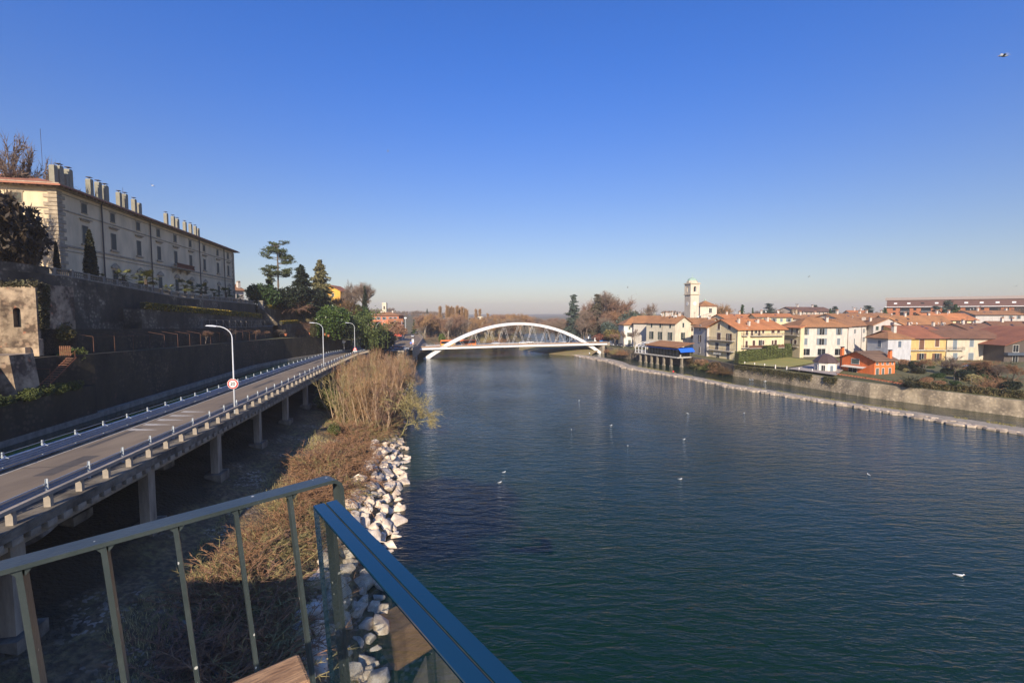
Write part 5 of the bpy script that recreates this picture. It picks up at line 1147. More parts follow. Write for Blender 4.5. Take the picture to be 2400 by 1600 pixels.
# white villa with grey shutters
P0, P1 = xy(1873,180), xy(1988.5,180); w = []
for u in (1888.5,1926,1966): w += [(tu(P0,P1,u),8.2,1.15 if u != 1926 else 1.9,2.4,'open')]
w += [(tu(P0,P1,1889),4.2,1.25,2.6,'closed'),(tu(P0,P1,1926),4.2,1.9,2.5,'open'),(tu(P0,P1,1965.6),4.2,1.25,2.6,'closed')]
w += [(tu(P0,P1,u),.15,3.4,2.5,'big') for u in (1890,1926.5,1967)]
T = house('large white house with grey shutters and three wide ground floor openings behind the lawn', P0, P1, 13, 5.0, 16.7, 'hip', pinkw, tileA, 3.2, ov=.9, front=w, col='grey', chim=((.66,.25,.9,1.5),), pipes=(('f',.01),('f',.985)))
P0, P1 = (P1[0]+.05, P1[1]+.6), xy(2052,201); w = [(tu(P0,P1,u),8.6,.9,1.6,'open') for u in (2003,2024)]+[(tu(P0,P1,2002.5),4.4,1.1,1.9,'closed'),(tu(P0,P1,2024),4.8,1.0,1.8,'open')]
house('bright white wing receding to the right of the grey shuttered house', P0, P1, 12, 5.0, 16.8, 'gx', white_p, tileA, 2.6, ov=.7, front=w, col='grey', chim=((.9,.3,1.2,1.4),), pipes=(('f',.46),))
P0, P1 = xy(2033,169), xy(2082,161); house('small grey house with hipped roof and one blue shuttered window behind the orange house', P0, P1, 9.5, 4.8, 13.1, 'hip', plast('bluegrey', (0.52,0.52,0.53)), tileA, 2.1, ov=.7, front=((tu(P0,P1,2062.5),4.7,1.3,2.4,'closed'),), right=((.5,4.8,1.3,2.2,'closed'),), col='blue', chim=((.58,.62,1.1,1.9),))
# row on the right
P0, P1 = xy(2104,165), xy(2218,165); L = frame_of(P0,P1)[0]
w = [(tu(P0,P1,2126),5.0,1.5,2.8,'closed'),(tu(P0,P1,2161),3.9,1.8,3.9,'closed'),(tu(P0,P1,2197),5.0,1.5,2.8,'closed'),(tu(P0,P1,2162),.1,1.6,2.4,'open'),(tu(P0,P1,2198),.1,1.6,2.4,'open')]
T = house('ochre yellow row house with a dark arched gateway and brown shutters', P0, P1, 13, 4.6, 12.9, 'gx', ochre, tileR, 2.3, ov=.9, front=w, col='teak'); m = MB(); m.box(.2,L-.3,-1.0,-.02,3.55,3.75); m.build('balcony', MATS['balcony_slab'], T)
m = MB(); m.box(.2,L-.3,-.98,-.95,4.4,4.45); 
for i in range(30): m.box(.25+i*(L-.6)/30,.29+i*(L-.6)/30,-.98,-.95,3.75,4.42)
m.build('railing', GUT, T); m = MB(); cx = tu(P0,P1,2123)*L; N = 12; arc = [(cx+2.2*math.cos(PI*i/N), -.02, 1.2+2.0*math.sin(PI*i/N)) for i in range(N+1)]; m.add([(cx-2.2,-.02,-.5),(cx+2.2,-.02,-.5)]+arc, [tuple(range(N+3))]); m.build('archway', black, T)
m = MB()
for i in range(N):
    a, b = arc[i], arc[i+1]; m.beam((a[0],-.06,a[2]), (b[0],-.06,b[2]), .12, .35, up=(0,1,0))
m.build('arch_surround', cream, T)
P0, P1 = xy(2218.5,165), xy(2348,165); L = frame_of(P0,P1)[0]
w = [(tu(P0,P1,2239),4.0,1.5,3.7,'closed'),(tu(P0,P1,2278),4.9,1.5,2.8,'closed'),(tu(P0,P1,2331),4.9,1.5,2.8,'closed'),(tu(P0,P1,2278),.1,1.9,2.6,'closed'),(tu(P0,P1,2331),.1,1.8,2.6,'closed'),(tu(P0,P1,2241),.1,1.6,2.6,'closed')]
T = house('cream row house with blue grey shutters and lichen speckled roof', P0, P1, 13, 4.6, 12.9, 'gx', plast('ivory', (0.60,0.52,0.39)), tileL, 2.4, ov=.9, front=w, col='grey', pipes=(('f',.004),)); balcony(T, .2, tu(P0,P1,2257)*L, 3.8, 1.1)
P0, P1 = xy(2356,158), (204,158); T = house('dark brown house with low wide gable at the right edge of the picture', P0, P1, 18, 4.4, 11.4, 'gy', brownw, tileR, 5.5, ov=2.2, front=((.12,3.8,1.9,2.4,'plain'),(.12,.2,1.8,2.4,'plain')), col='brown'); m = MB(); m.box(-.2,14,-1.4,-.02,2.7,3.6); m.build('balcony', mat('blue_panel', (0.06,0.08,0.11), .7, var=.2), T)
# orange house
P0, P1 = xy(1974,140), xy(2053,130); dpt = dep_u(P0,P1,2101); L = frame_of(P0,P1)[0]
T = house('small bright orange house with wide brown eaves above the embankment wall', P0, P1, dpt, 3.6, 8.35, 'gy', orange_p, tileB, 2.1, ov=.85, front=((tu(P0,P1,2006)+.02,3.0,2.3,1.45,'closed'),(tu(P0,P1,2002),.1,2.6,1.9,'plain')), right=((.12,3.3,.7,1.0,'plain'),(.38,3.3,.6,1.0,'plain'),(.62,3.3,.8,1.0,'plain'),(.86,3.3,.6,1.0,'plain'),(.14,.3,1.1,1.9,'door'),(.42,.3,.8,1.9,'door'),(.75,.3,.9,1.9,'door')), col='sage', pipes=(('f',.03),), chim=())
for a_, b_, h in ((-.04,.1,2.6),(.93,.85,2.3)):
    m = MB(); m.box(-.38,.38,-.38,.38,-4,h-.6,0); m.box(-.3,-.2,-.3,.3,h-.6,h-.3,0); m.box(.2,.3,-.3,.3,h-.6,h-.3,0); m.prism([(-.55,-.55,h-.3),(.55,-.55,h-.3),(0,-.55,h)], (0,1.1,0), 1); m.build('chimney', [orange_p, GUT], T, (a_*L, b_*dpt, 5.2))
m = MB(); m.add([(L*.1,-.02,2.35),(L*.78,-.02,2.35),(L*.78,-1.3,2.0),(L*.1,-1.3,2.0),(L*.78,-1.3,1.85),(L*.1,-1.3,1.85)], [(0,1,2,3),(3,2,4,5)]); m.build('awning', mat('awning_cream', (0.70,0.66,0.58), .8, var=.1), T)
# gazebo
gc = at(1934,872,138); gr_ = 2.95; G = thing('gazebo', 'white eight sided garden pavilion with dark copper dome beside the orange house', 'pavilion', (gc.x, gc.y, 3.7), R(22)); m = MB(); m.lathe([(gr_,-.6),(gr_,3.1)], 8); m.build('wall', white_p, G)
dm = mat('dark_copper', (0.10,0.065,0.055), .45, var=.25, scale=1.2); m = MB(); m.lathe([(gr_+.5,3.1),(gr_+.5,3.25),(gr_+.1,3.75),(gr_*.80,4.6),(gr_*.5,5.3),(gr_*.2,5.65),(.01,5.75)], 8); m.build('dome', dm, G)
for i in range(8):
    q = 2*PI*(i+.5)/8; ap = gr_*math.cos(PI/8); me, sm = win_mesh('door' if i % 2 else 'plain', .9, 2.1, 'grey'); o = put('door' if i % 2 else 'window', me, G, (ap*math.cos(q), ap*math.sin(q), .2), q+PI/2)
    if sm: put('shutter', sm, o)
# restaurant on piers
P0, P1 = (55.6,206), (65.9,180.5); L, a = frame_of(P0, P1); T = thing('restaurant', 'riverside restaurant with blue awning on concrete piers over the channel', 'restaurant', (P0[0],P0[1],4.2), a); D_ = 7.8
m = MB(); m.box(0,L,0,D_,-.45,0); m.build('platform', mat('platform_concrete', (0.50,0.47,0.42), .9, var=.2), T)
for x in (3.4,7.2,11,14.8,18.8,23.2,26.8):
    m = MB(); m.box(-.35,.35,-.35,.35,-6,-.45); m.box(-.5,.5,-.5,.5,-6,-3.7); m.build('pier', concrete, T, (x,.7 if x < 26 else 2.8,0))
dk_ = mat('dark_steel', (0.035,0.035,0.035), .5, var=.1); m = MB()
for i in range(11): x = 8.2+i*1.84; m.box(x,x+.12,.1,.22,0,3.6)
for i in range(4): y = .1+i*2.4; m.box(L-.15,L-.03,y,y+.12,0,3.6)
m.box(8.2,L,.1,.22,3.4,3.62); m.box(8.2,L,.12,.2,1.0,1.08); m.box(L-.15,L-.03,.1,D_-.1,1.0,1.08); m.build('frame', dk_, T)
m = MB(); m.box(8.3,L-.2,.9,.95,0,3.4); m.box(8.3,L-.9,D_-1,D_-.8,0,3.5); m.build('glazing', glass_m, T)
m = MB(); m.box(8.1,L-.1,.05,.10,2.9,3.4); m.build('blind', mat('blue_canvas', (0.015,0.05,0.25), .8, var=.1), T)
m = MB(); m.prism([(7.6,-.5,3.7),(L+.4,-.5,3.7),(L+.4,D_+.3,5.3),(7.6,D_+.3,5.3)], (0,0,.25)); m.build('roof', tileA, T)
m = MB(); m.add([(L+.1,.1,3.5),(L+.1,D_-.4,3.6),(L+1.5,D_-.4,2.3),(L+1.5,.1,2.2),(L+1.5,.1,1.95),(L+1.5,D_-.4,2.05)], [(0,1,2,3),(3,2,5,4)]); m.build('awning', mat('bright_blue_awning', (0.01,0.13,0.72), .7, var=.05), T)
m = MB()
for x in (.3,2.6,4.9,7.3):
    m.box(x,x+.2,.1,.3,0,2.9); m.beam((x+.1,.2,2.9),(x+.1,4.0,4.3),.16,.16)
m.box(.3,7.5,.1,.28,2.75,2.95); m.box(.3,7.5,.1,.25,1.0,1.15); m.box(.3,7.5,3.9,4.1,4.15,4.35); m.build('veranda_frame', white, T)
m = MB(); m.prism([(-.1,3.9,4.35),(9,3.9,4.35),(9,D_+1,4.9),(-.1,D_+1,4.9)], (0,0,.15)); m.build('veranda_roof', cream, T)
r = random.Random(8); tb = MB(); 
for i in range(16):
    x, y = r.uniform(1,L-1.2), r.uniform(.9 if i%2 else 1.4,5.5); tb.tube((x,y,0),(x,y,.72),.05,n=5); tb.box(x-.4,x+.4,y-.4,y+.4,.72,.78)
    for sx in (-.7,.7): tb.box(x+sx-.2,x+sx+.2,y-.2,y+.2,.4,.46); tb.box(x+sx*1.25-.03,x+sx*1.25+.03,y-.2,y+.2,.4,.95); tb.box(x+sx-.18,x+sx+.18,y-.18,y-.14,0,.4); tb.box(x+sx-.18,x+sx+.18,y+.14,y+.18,0,.4)
tb.build('tables_and_chairs', white_p, T)
# bell tower
P0, P1 = xy(1618.5,245,700), xy(1638.3,246,700); L, a = frame_of(P0,P1); T = thing('bell_tower', 'tall cream bell tower with clock and pale green dome', 'tower', (P0[0],P0[1],5), a); S = L; Dp = 5.6
bt = plast('belltower', (0.66,0.57,0.45)); m = MB(); m.box(0,S,0,Dp,-2,26.6); m.build('shaft', bt, T)
m = MB()
for z, o, h in ((26.6,.45,.35),(26.95,.25,.3),(32.4,.5,.35),(32.75,.3,.3)): m.box(-o,S+o,-o,Dp+o,z,z+h)
m.build('cornice', plast('tower_trim', (0.60,0.50,0.36)), T)
m = MB(); arch_panel(m, 0, S, 27.25, 32.4, S/2, .75, 28.3, 30.4, th=.5)
for (X0, Y0, ang, W_) in ((0,Dp,-PI/2,Dp),(S,0,PI/2,Dp),(S,Dp,PI,S)):
    q = MB(); arch_panel(q, 0, W_, 27.25, 32.4, W_/2, .75, 28.3, 30.4, th=.5); c_, s_ = math.cos(ang), math.sin(ang)
    m.add([(X0+v[0]*c_-v[1]*s_, Y0+v[0]*s_+v[1]*c_, v[2]) for v in q.v], q.f)
m.box(0.5,S-.5,.5,Dp-.5,27.2,27.4)
for x, y in ((0,0),(S,0),(0,Dp),(S,Dp)): m.box(x-.12 if x == 0 else x-.5, x+.5 if x == 0 else x+.12, y-.12 if y == 0 else y-.5, y+.5 if y == 0 else y+.12, 27.3, 32.3)
m.build('belfry', bt, T); m = MB(); m.lathe([(.06,.9),(.3,.85),(.42,.5),(.5,.1),(.62,0)], 12, (S/2,Dp/2,29.2)); m.tube((S/2,Dp/2,30),(S/2,Dp/2,31.5),.06); m.build('bell', mat('bronze', (0.10,0.08,0.04), .5), T)
m = MB(); m.lathe([(3.0,33.05),(2.95,33.9),(2.6,34.2)], 8, (S/2,Dp/2,0), sq=(S/5.2,1), ph=PI/8); m.build('drum', plast('tower_drum', (0.62,0.54,0.42)), T)
m = MB(); m.lathe([(2.65,34.2),(2.45,34.8),(1.9,35.4),(1.1,35.85),(.3,36.0),(.15,36.4),(.02,36.6)], 8, (S/2,Dp/2,0), sq=(S/5.2,1), ph=PI/8); m.tube((S/2,Dp/2,36.4),(S/2,Dp/2,38.2),.05); m.box(S/2-.4,S/2+.4,Dp/2-.04,Dp/2+.04,37.5,37.6); m.build('dome', mat('green_copper', (0.36,0.50,0.40), .6, col2=(0.26,0.36,0.28), scale=1), T)
for (X0, Y0, ang, W_) in ((0,0,0,S),(0,Dp,-PI/2,Dp)):
    f = thing  # clock faces
    c_ = MB(); c_.tube((W_/2,-.02,21.9),(W_/2,-.12,21.9),1.0,n=24); o = c_.build('clock_face', swhite, T, (X0,Y0,0), ang)
    h = MB(); h.beam((W_/2,-.14,21.9),(W_/2,-.14,22.6),.04,.1,up=(0,1,0)); h.beam((W_/2,-.14,21.9),(W_/2+.45,-.14,21.75),.04,.12,up=(0,1,0))
    for i in range(12): q = PI*i/6; h.beam((W_/2+.78*math.sin(q),-.135,21.9+.78*math.cos(q)),(W_/2+.92*math.sin(q),-.135,21.9+.92*math.cos(q)),.03,.08,up=(0,1,0))
    h.build('clock_hands', sblack, o)
# church body
P0, P1 = xy(1641,262,720), xy(1680,262,720); L = frame_of(P0,P1)[0]; T = house('cream church lantern with low pyramid roof right of the bell tower', P0, P1, 10, 6, 26.2, 'hip', bt, tileA, 3.0, ov=.5, name='church', cat='church', front=((.62,15.2,1.6,3.4,'plain'),)); m = MB(); m.lathe([(.5,0),(.4,.5),(.45,.9),(.05,1.6)], 8, (L/2,5,22.8)); m.build('finial', MATS['green_copper'], T)
m = MB(); m.prism([(-1,-.02,-1),(L+2,-.02,-1),(L+2,-.02,14.2),(L*.75+1,-.02,15.2),(L*.6,-.02,16.2),(L*.45-1,-.02,15.2),(-1,-.02,14.2)], (0,-4,0)); m.build('apse', bt, T)
# rows of roofs behind
far = [(1770,1856,222,742,734.5,'gx',yellow,tileO,'yellow walled house with vivid orange roof behind the balcony house'),(1857,1966,220,746,737,'gx',shadew,tileA,'long brown roofed house behind the grey shuttered white house'),(1964,2062,212,745.5,734.5,'gx',shadew,tileA,'brown roofed house behind the bright white wing'),
 (2046,2116,190,760,745,'gy',greyw,tileAy,'grey gabled house behind the small grey house'),(2086,2232,203,758.5,739,'gx',cream,tileA,'wide brown roof spreading above the ochre row house'),(2180,2288,222,749,733.5,'gx',yellow,tileO,'yellow house with orange roof in the second row on the right'),
 (2100,2198,182,774,762,'gx',ochre,tileR,'red roofed house with skylights directly behind the ochre row'),(2199,2272,181,774,762.5,'gx',cream,tileL,'lichen roofed house behind the cream row house'),(2272,2341,183,773,757,'gx',cream,tileL,'raised lichen roofed house with a chimney behind the cream row house'),(2344,2440,185,772,752,'gx',shadew,tileL,'lichen roofed house behind the dark house at the right edge'),
 (2282,2412,245,736.5,727.5,'gx',greyw,tileA,'flat brown roofed house below the apartment block at the far right'),(1990,2036,330,732.5,727,'gx',cream,tileO,'small red roofed house far behind the village near the cedars'),(1700,1776,235,746,736,'gx',cream,tileO,'orange roofed house behind the long orange roof'),(2034,2100,270,740,733,'gx',cream,tileA,'low brown roofed house in front of the far cedars'),(2240,2300,262,741,735,'gx',cream,tileO,'small orange roofed house under the dark garden trees'),
 (1560,1606,300,745,737,'gx',cream,tileA,'brown roofed house left of the bell tower base')]
r = random.Random(21)
for u0, u1, D, ve, vr, kind, wm, rm, lab in far:
    P0, P1 = xy(u0, D), xy(u1, D+r.uniform(-6,6)); dp = 13 if kind == 'gx' else 15; ze = zz(ve, D); zr = zz(vr, D+(dp/2 if kind == 'gx' else 0)); n = max(2, int((u1-u0)/17))
    fw = [((i+.5)/n, ze-4.6-2.4, 1.1, 1.6, r.choice(('closed','open'))) for i in range(n)]; 
    house(lab, P0, P1, dp, 4.6, ze, kind, wm, rm, max(1.2, zr-ze), ov=.7, front=fw, col=r.choice(('brown','green','grey')), chim=((r.uniform(.2,.4),.45,.8,1.3),(r.uniform(.6,.85),.55,.8,1.2)))
# old manor with dormers far behind
P0, P1 = xy(1866,330,720), xy(1954,345,720); T = house('large old manor with steep roof and dormers far beyond the roofs', P0, P1, 16, 8, zz(729,335), 'gx', plast('manor', (0.52,0.42,0.34)), tileD, 3.2, chim=((.3,.5,1,1.4),(.7,.5,1,1.2)), front=[((i+.5)/9, 13.2, 1.2, 1.4, 'plain') for i in range(9)], col='brown')
c_ = at(1860.5,735,328); m = MB(); m.lathe([(2.3,-8),(2.3,zz(725,328)-21.5)], 12); T = thing('round_tower', 'stubby round tower at the left end of the far manor', 'tower', (c_.x,c_.y,21.5)); m.build('wall', lit_wall, T); m = MB(); m.lathe([(2.7,zz(725,328)-21.5),(.1,zz(720,328)-21.5)], 12); m.build('roof', tileD, T)
# apartment block
P0, P1 = xy(2078,335,720), xy(2425,288,720); L, a = frame_of(P0,P1); T = thing('apartment_block', 'long brick apartment block with white balcony bands on the right horizon', 'apartment block', (P0[0],P0[1],6), a); brick = plast('brick', (0.42,0.16,0.075)); roofb = mat('brown_mansard', (0.13,0.065,0.05), .8, var=.2)
m = MB(); m.box(0,L,0,14,0,20.2); m.build('wall', brick, T); m = MB(); m.prism([(0,-.6,20.6),(0,14.6,20.6),(0,13.2,25.2),(0,.9,25.2)], (L,0,0)); m.build('mansard_roof', roofb, T); m = MB(); m.prism([(-1,.3,25.2),(-1,13.7,25.2),(-1,9,27.2),(-1,5,27.2)], (L+2,0,0)); m.build('roof', mat('pale_sheet_roof', (0.42,0.33,0.25), .7, var=.1), T)
x = 2.0; i = 0
while x < L-6:
    for z in (2,5,8,11,14,17):
        m = MB()
        if i % 2: m.box(x,x+5.2,-1.3,0,z,z+.16); o = m.build('balcony', white, T); q = MB(); q.quad((x,-.03,z+.2),(x+5.2,-.03,z+.2),(x+5.2,-.03,z+2.7),(x,-.03,z+2.7)); q.build('window', glass_m, o)
        else: m.box(x+1.6,x+3.2,-.03,.02,z+.9,z+2.4); m.build('window', glass_m, T)
    x += 5.6; i += 1
m = MB(); m.box(-1,L+1,-1.5,.2,20.2,20.58); m.build('cornice', white, T)
x = 4
while x < L-4: m = MB(); m.box(x,x+1.8,.0,.9,21.6,23.4); m.build('dormer', white if int(x)%3 else glass_m, T); x += 7.3
# flat modern building with pale box
P0, P1 = xy(2287,232,740), xy(2346,232,740); T = house('low flat roofed building with dark glass front behind the village roofs', P0, P1, 10, 4.6, zz(740,232), 'flat', greyw, dk_, 0, front=[((i+.5)/4, 9.5, 2.0, 2.0, 'plain') for i in range(4)], name='building', cat='building')
# ---------------------------------------------------------------- garden between wall and houses
lp_ = [gz(u, v, 3.95) for u, v in ((1731,855),(1790,845),(1843,835),(1910,838),(1906,853),(1876,859),(1843,864),(1789,860.5))]
lp_ = [Vector((p.x,p.y,4.40+.004*i*0)) for p in lp_]; poly_sheet('lawn', lp_, mat('golden_lawn', (0.36,0.28,0.07), .95, col2=(0.25,0.25,0.06), scale=.12, bump=.02, bscale=12))
pv = [gz(u, v, 4.3) for u, v in ((1845,864.5),(1877,859.5),(1908,853),(1912,838),(1862,835),(1866,831.5),(1995,833),(2000,850),(1960,880),(1905,872))]; poly_sheet('paving', [Vector((p.x,p.y,4.41)) for p in pv], mat('garden_paving', (0.40,0.33,0.27), .9, var=.15, scale=1))
def garden_hedge(a, b, z, h, th, label, seed, n):
    r = random.Random(seed); L = (b-a).length; t = (b-a)/L; o = Vector((t.y,-t.x,0)); T = thing('hedge', label, 'hedge', a); c = MB(); c.beam(a-a+Vector((0,0,h*.47)), (b-a)+Vector((0,0,h*.47)), th*.8, h*.93); c.build('core', MATS['hedge_core'], T); mb = MB()
    for i in range(n):
        s = r.uniform(0, L); q = r.random(); lump = .18*math.sin(s*2.7)+.12*math.sin(s*5.1+1)
        if q < .3: p = t*s+o*r.uniform(-.5,.5)*th+Vector((0,0,h+lump+r.uniform(-.2,.08)))
        else: p = t*s+o*(th*.5+lump*.5+r.uniform(-.12,.1))*(1 if q < .8 else -1)+Vector((0,0,r.uniform(0,h)))
        leafq(mb, p, r.uniform(.10,.22), r)
    mb.build('foliage', MATS['hedge_green'], T); return T
leafmat('hedge_green', (0.12,0.135,0.035), (0.07,0.09,0.025))
a_, b_, c_ = gz(1726,852,4.2), gz(1792,843,4.3), gz(1868,833.5,4.4)
garden_hedge(a_, b_, 4.2, 3.9, 1.6, 'clipped green hedge at the left side of the golden lawn', 1, 5200); garden_hedge(b_, c_, 4.2, 5.0, 1.8, 'taller dark green hedge of conifers in front of the yellow balconies', 2, 8000)
MATS['vine'] = leafmat('ragged_vine', (0.13,0.095,0.04), (0.07,0.07,0.025))
MATS['hedge_green2'] = MATS['hedge_green']; MATS['hedge_green'] = MATS['vine']
h1, h2, h3 = gz(2118,903,3.9), gz(2240,916,3.8), gz(2405,934,3.7)
garden_hedge(h1+Vector((1.2,.8,-.2)), h2+Vector((1.2,.8,-.2)), 3.8, 1.2, .9, 'ragged brown vine fence on the embankment wall near the stone steps', 7, 1700); garden_hedge(h2+Vector((1.2,.8,-.2)), h3+Vector((1.2,.8,-.2)), 3.7, 1.4, 1.0, 'tangled dark vine fence on the embankment wall at the right edge', 8, 2300)
MATS['hedge_green'] = MATS['hedge_green2']
ft = thing('garden_fence', 'row of short white posts along the river edge of the lawn', 'fence', gz(1745,851.5,4.0)); F0 = gz(1745,851.5,4.0); prev = None
for u, v in ((1745,855),(1768,857.5),(1791.5,860),(1817,863),(1843.5,866.5),(1872,869.5),(1903,873)):
    p = gz(u, v, 3.85); m = MB(); m.box(-.14,.14,-.14,.14,-.3,1.15); m.build('post', white_p, ft, p-F0)
    if prev is not None: m = MB(); m.tube(prev-F0+Vector((0,0,1.0)), p-F0+Vector((0,0,1.0)), .02, n=4); m.tube(prev-F0+Vector((0,0,.6)), p-F0+Vector((0,0,.6)), .02, n=4); m.build('wire', lamp_m, ft)
    prev = p
place(car_proto('hatch','slate',(.10,.16,.30)), gz(2278,862,4.5), R(4), 'slate blue car parked before the cream row house')
# ---------------------------------------------------------------- trees
bark = mat('bark', (0.17,0.13,0.10), .95, col2=(0.10,0.08,0.06), scale=2); barkp = mat('pale_bark', (0.42,0.35,0.26), .95, col2=(0.22,0.18,0.13), scale=1.2)
tw_grey = mat('twigs_grey', (0.25,0.185,0.14), .95, var=.25, island=.2); tw_red = mat('twigs_reddish', (0.30,0.18,0.12), .95, var=.25, island=.2); tw_tan = mat('twigs_tan', (0.37,0.225,0.11), .95, var=.25, island=.25)
tw_olive = mat('twigs_olive', (0.34,0.28,0.12), .95, var=.25, island=.2); tw_brown = mat('twigs_brown', (0.34,0.19,0.10), .95, var=.3, island=.25)
def strip_twig(mb, p, q, r, rng):
    d = (q-p); a = d.cross(Vector((rng.gauss(0,1), rng.gauss(0,1), rng.gauss(0,1))))
    if a.length < 1e-6: return
    a = a.normalized()*r; b = d.cross(a).normalized()*r
    o = len(mb.v); mb.v += [tuple(p-a), tuple(p+a), tuple(q), tuple(p-b), tuple(p+b)]; mb.f += [(o,o+1,o+2),(o+3,o+4,o+2)]; mb.m += [0,0]
def bare(seed, H=14.0, r0=.28, split=(3,4), ang=38, levels=5, trunk=.28, ratio=.68, upward=.12, twr=.02, fan=4, first=None, wander=.12):
    rng = random.Random(seed); T, K = MB(), MB()
    def grow(p, d, L, r, lv):
        n = 3 if lv < 3 else 2; pts = [p]; q = p; dd = d.copy()
        for i in range(n):
            dd = (dd+Vector((rng.gauss(0,wander), rng.gauss(0,wander), rng.gauss(0,wander)*.6+upward*.3))).normalized(); q = q+dd*L/n; pts.append(q)
        if lv <= 2: T.path(pts, [lerp(r, r*.62, i/n) for i in range(n+1)], 5 if lv < 2 else 4)
        else:
            for a, b in zip(pts, pts[1:]): strip_twig(K, a, b, max(r, twr), rng)
        if lv >= levels:
            for i in range(fan):
                a = pts[rng.randint(0,n)]; e = (dd+Vector((rng.gauss(0,.6), rng.gauss(0,.6), rng.gauss(0,.5)+.15))).normalized(); strip_twig(K, a, a+e*L*rng.uniform(.5,1.0), twr, rng)
            return
        k = rng.randint(*split)
        for i in range(k):
            t = rng.uniform(.45, 1.0) if lv > 0 else rng.uniform(.55, 1.0)
            if i == 0: t = 1.0
            f = t*n; j = min(n-1, int(f)); st = pts[j].lerp(pts[j+1], f-j); az_ = rng.uniform(0, 2*PI); sp = R(ang)*rng.uniform(.55,1.25)*(.4 if i == 0 else 1)
            s1 = dd.orthogonal().normalized(); s2 = dd.cross(s1); e = dd*math.cos(sp)+(s1*math.cos(az_)+s2*math.sin(az_))*math.sin(sp); e = (e+Vector((0,0,upward))).normalized()
            grow(st, e, L*ratio*rng.uniform(.8,1.15), r*(.62 if i else .75), lv+1)
    grow(Vector((0,0,-.3)), Vector((0,0,1)), H*trunk, r0, 0); return T, K
PROTO = {}
def tree_proto(key, T, K, mt, mk, h=None):
    PROTO[key] = (T.mesh('trunk', mt), K.mesh('crown', mk), max(v[2] for v in K.v), max(max(abs(v[0]), abs(v[1])) for v in K.v))
def rtree(key, loc, height, label, name='bare_tree', cat='tree', group=None, rz=None, wide=1.0, mk=None):
    tm, km, hh, rr = PROTO[key]; s = height/hh; t = thing(name, label, cat, loc, rz if rz is not None else rnd.uniform(0,6.28), group)
    a = put('trunk', tm, t, scale=(s*wide,s*wide,s)); b = put('crown', km, t, scale=(s*wide,s*wide,s))
    if mk is not None:
        me = MKC.get((key, mk.name))
        if me is None: me = km.copy(); me.materials.clear(); me.materials.append(mk); MKC[(key, mk.name)] = me
        b.data = me
    return t
MKC = {}
for i in range(4): tree_proto('broad%d' % i, *bare(100+i, 15, .30, (3,5), 36, 5, .25, .74, .10, .022, 6, wander=.16), bark, tw_grey)
for i in range(3): tree_proto('pale%d' % i, *bare(130+i, 15, .30, (3,4), 34, 5, .30, .70, .16, .030, 4), barkp, tw_tan)
def poplar(seed, H=18):
    rng = random.Random(seed); T, K = MB(), MB(); T.tube((0,0,-.3),(0,0,H*.5),.2,.1,n=6); T.tube((0,0,H*.5),(0,0,H*.95),.1,.03,n=5)
    for i in range(150):
        z = H*rng.uniform(.10,.92); az_ = rng.uniform(0,6.28); L = H*.16*(1.15-z/H)*rng.uniform(.7,1.2); d = Vector((math.cos(az_)*.33, math.sin(az_)*.33, 1)).normalized(); p = Vector((0,0,z)); q = p+d*L; strip_twig(K, p, q, .08, rng)
        for j in range(12):
            a = p.lerp(q, rng.uniform(.15,1)); e = (d+Vector((rng.gauss(0,.22), rng.gauss(0,.22), 0))).normalized(); b = a+e*rng.uniform(.8,2.0); strip_twig(K, a, b, .065, rng)
            for k in range(2): e2 = (e+Vector((rng.gauss(0,.25), rng.gauss(0,.25), .1))).normalized(); c = a.lerp(b, rng.random()); strip_twig(K, c, c+e2*rng.uniform(.5,1.1), .055, rng)
    return T, K
for i in range(3): tree_proto('poplar%d' % i, *poplar(60+i), barkp, tw_tan)
def thicket(seed, H=7.5, n=11, spread=1.6):
    rng = random.Random(seed); T, K = MB(), MB()
    for i in range(n):
        az_ = rng.uniform(0,6.28); b = Vector((rng.gauss(0,.35), rng.gauss(0,.35), -.2)); h = H*rng.uniform(.6,1.0); top = b+Vector((math.cos(az_)*spread*rng.uniform(.1,.9), math.sin(az_)*spread*rng.uniform(.1,.9), h)); m = b.lerp(top, .5)+Vector((rng.gauss(0,.15), rng.gauss(0,.15), 0)); T.path([b, m, top], [.045,.03,.01], 4)
        for j in range(26):
            f = rng.uniform(.22,1.0); p = b.lerp(m, f*2) if f < .5 else m.lerp(top, f*2-1); e = Vector((rng.gauss(0,.34), rng.gauss(0,.34), 1)).normalized(); L = rng.uniform(.5,1.5)*(1.3-f); q = p+e*L; strip_twig(K, p, q, .014, rng)
            for k in range(3): e2 = (e+Vector((rng.gauss(0,.35), rng.gauss(0,.35), .1))).normalized(); c = p.lerp(q, rng.uniform(.3,1)); strip_twig(K, c, c+e2*rng.uniform(.25,.7), .011, rng)
    return T, K
for i in range(5): tree_proto('thicket%d' % i, *thicket(200+i), mat('shoot_bark', (0.40,0.29,0.18), .9, var=.3, island=.2), tw_tan)
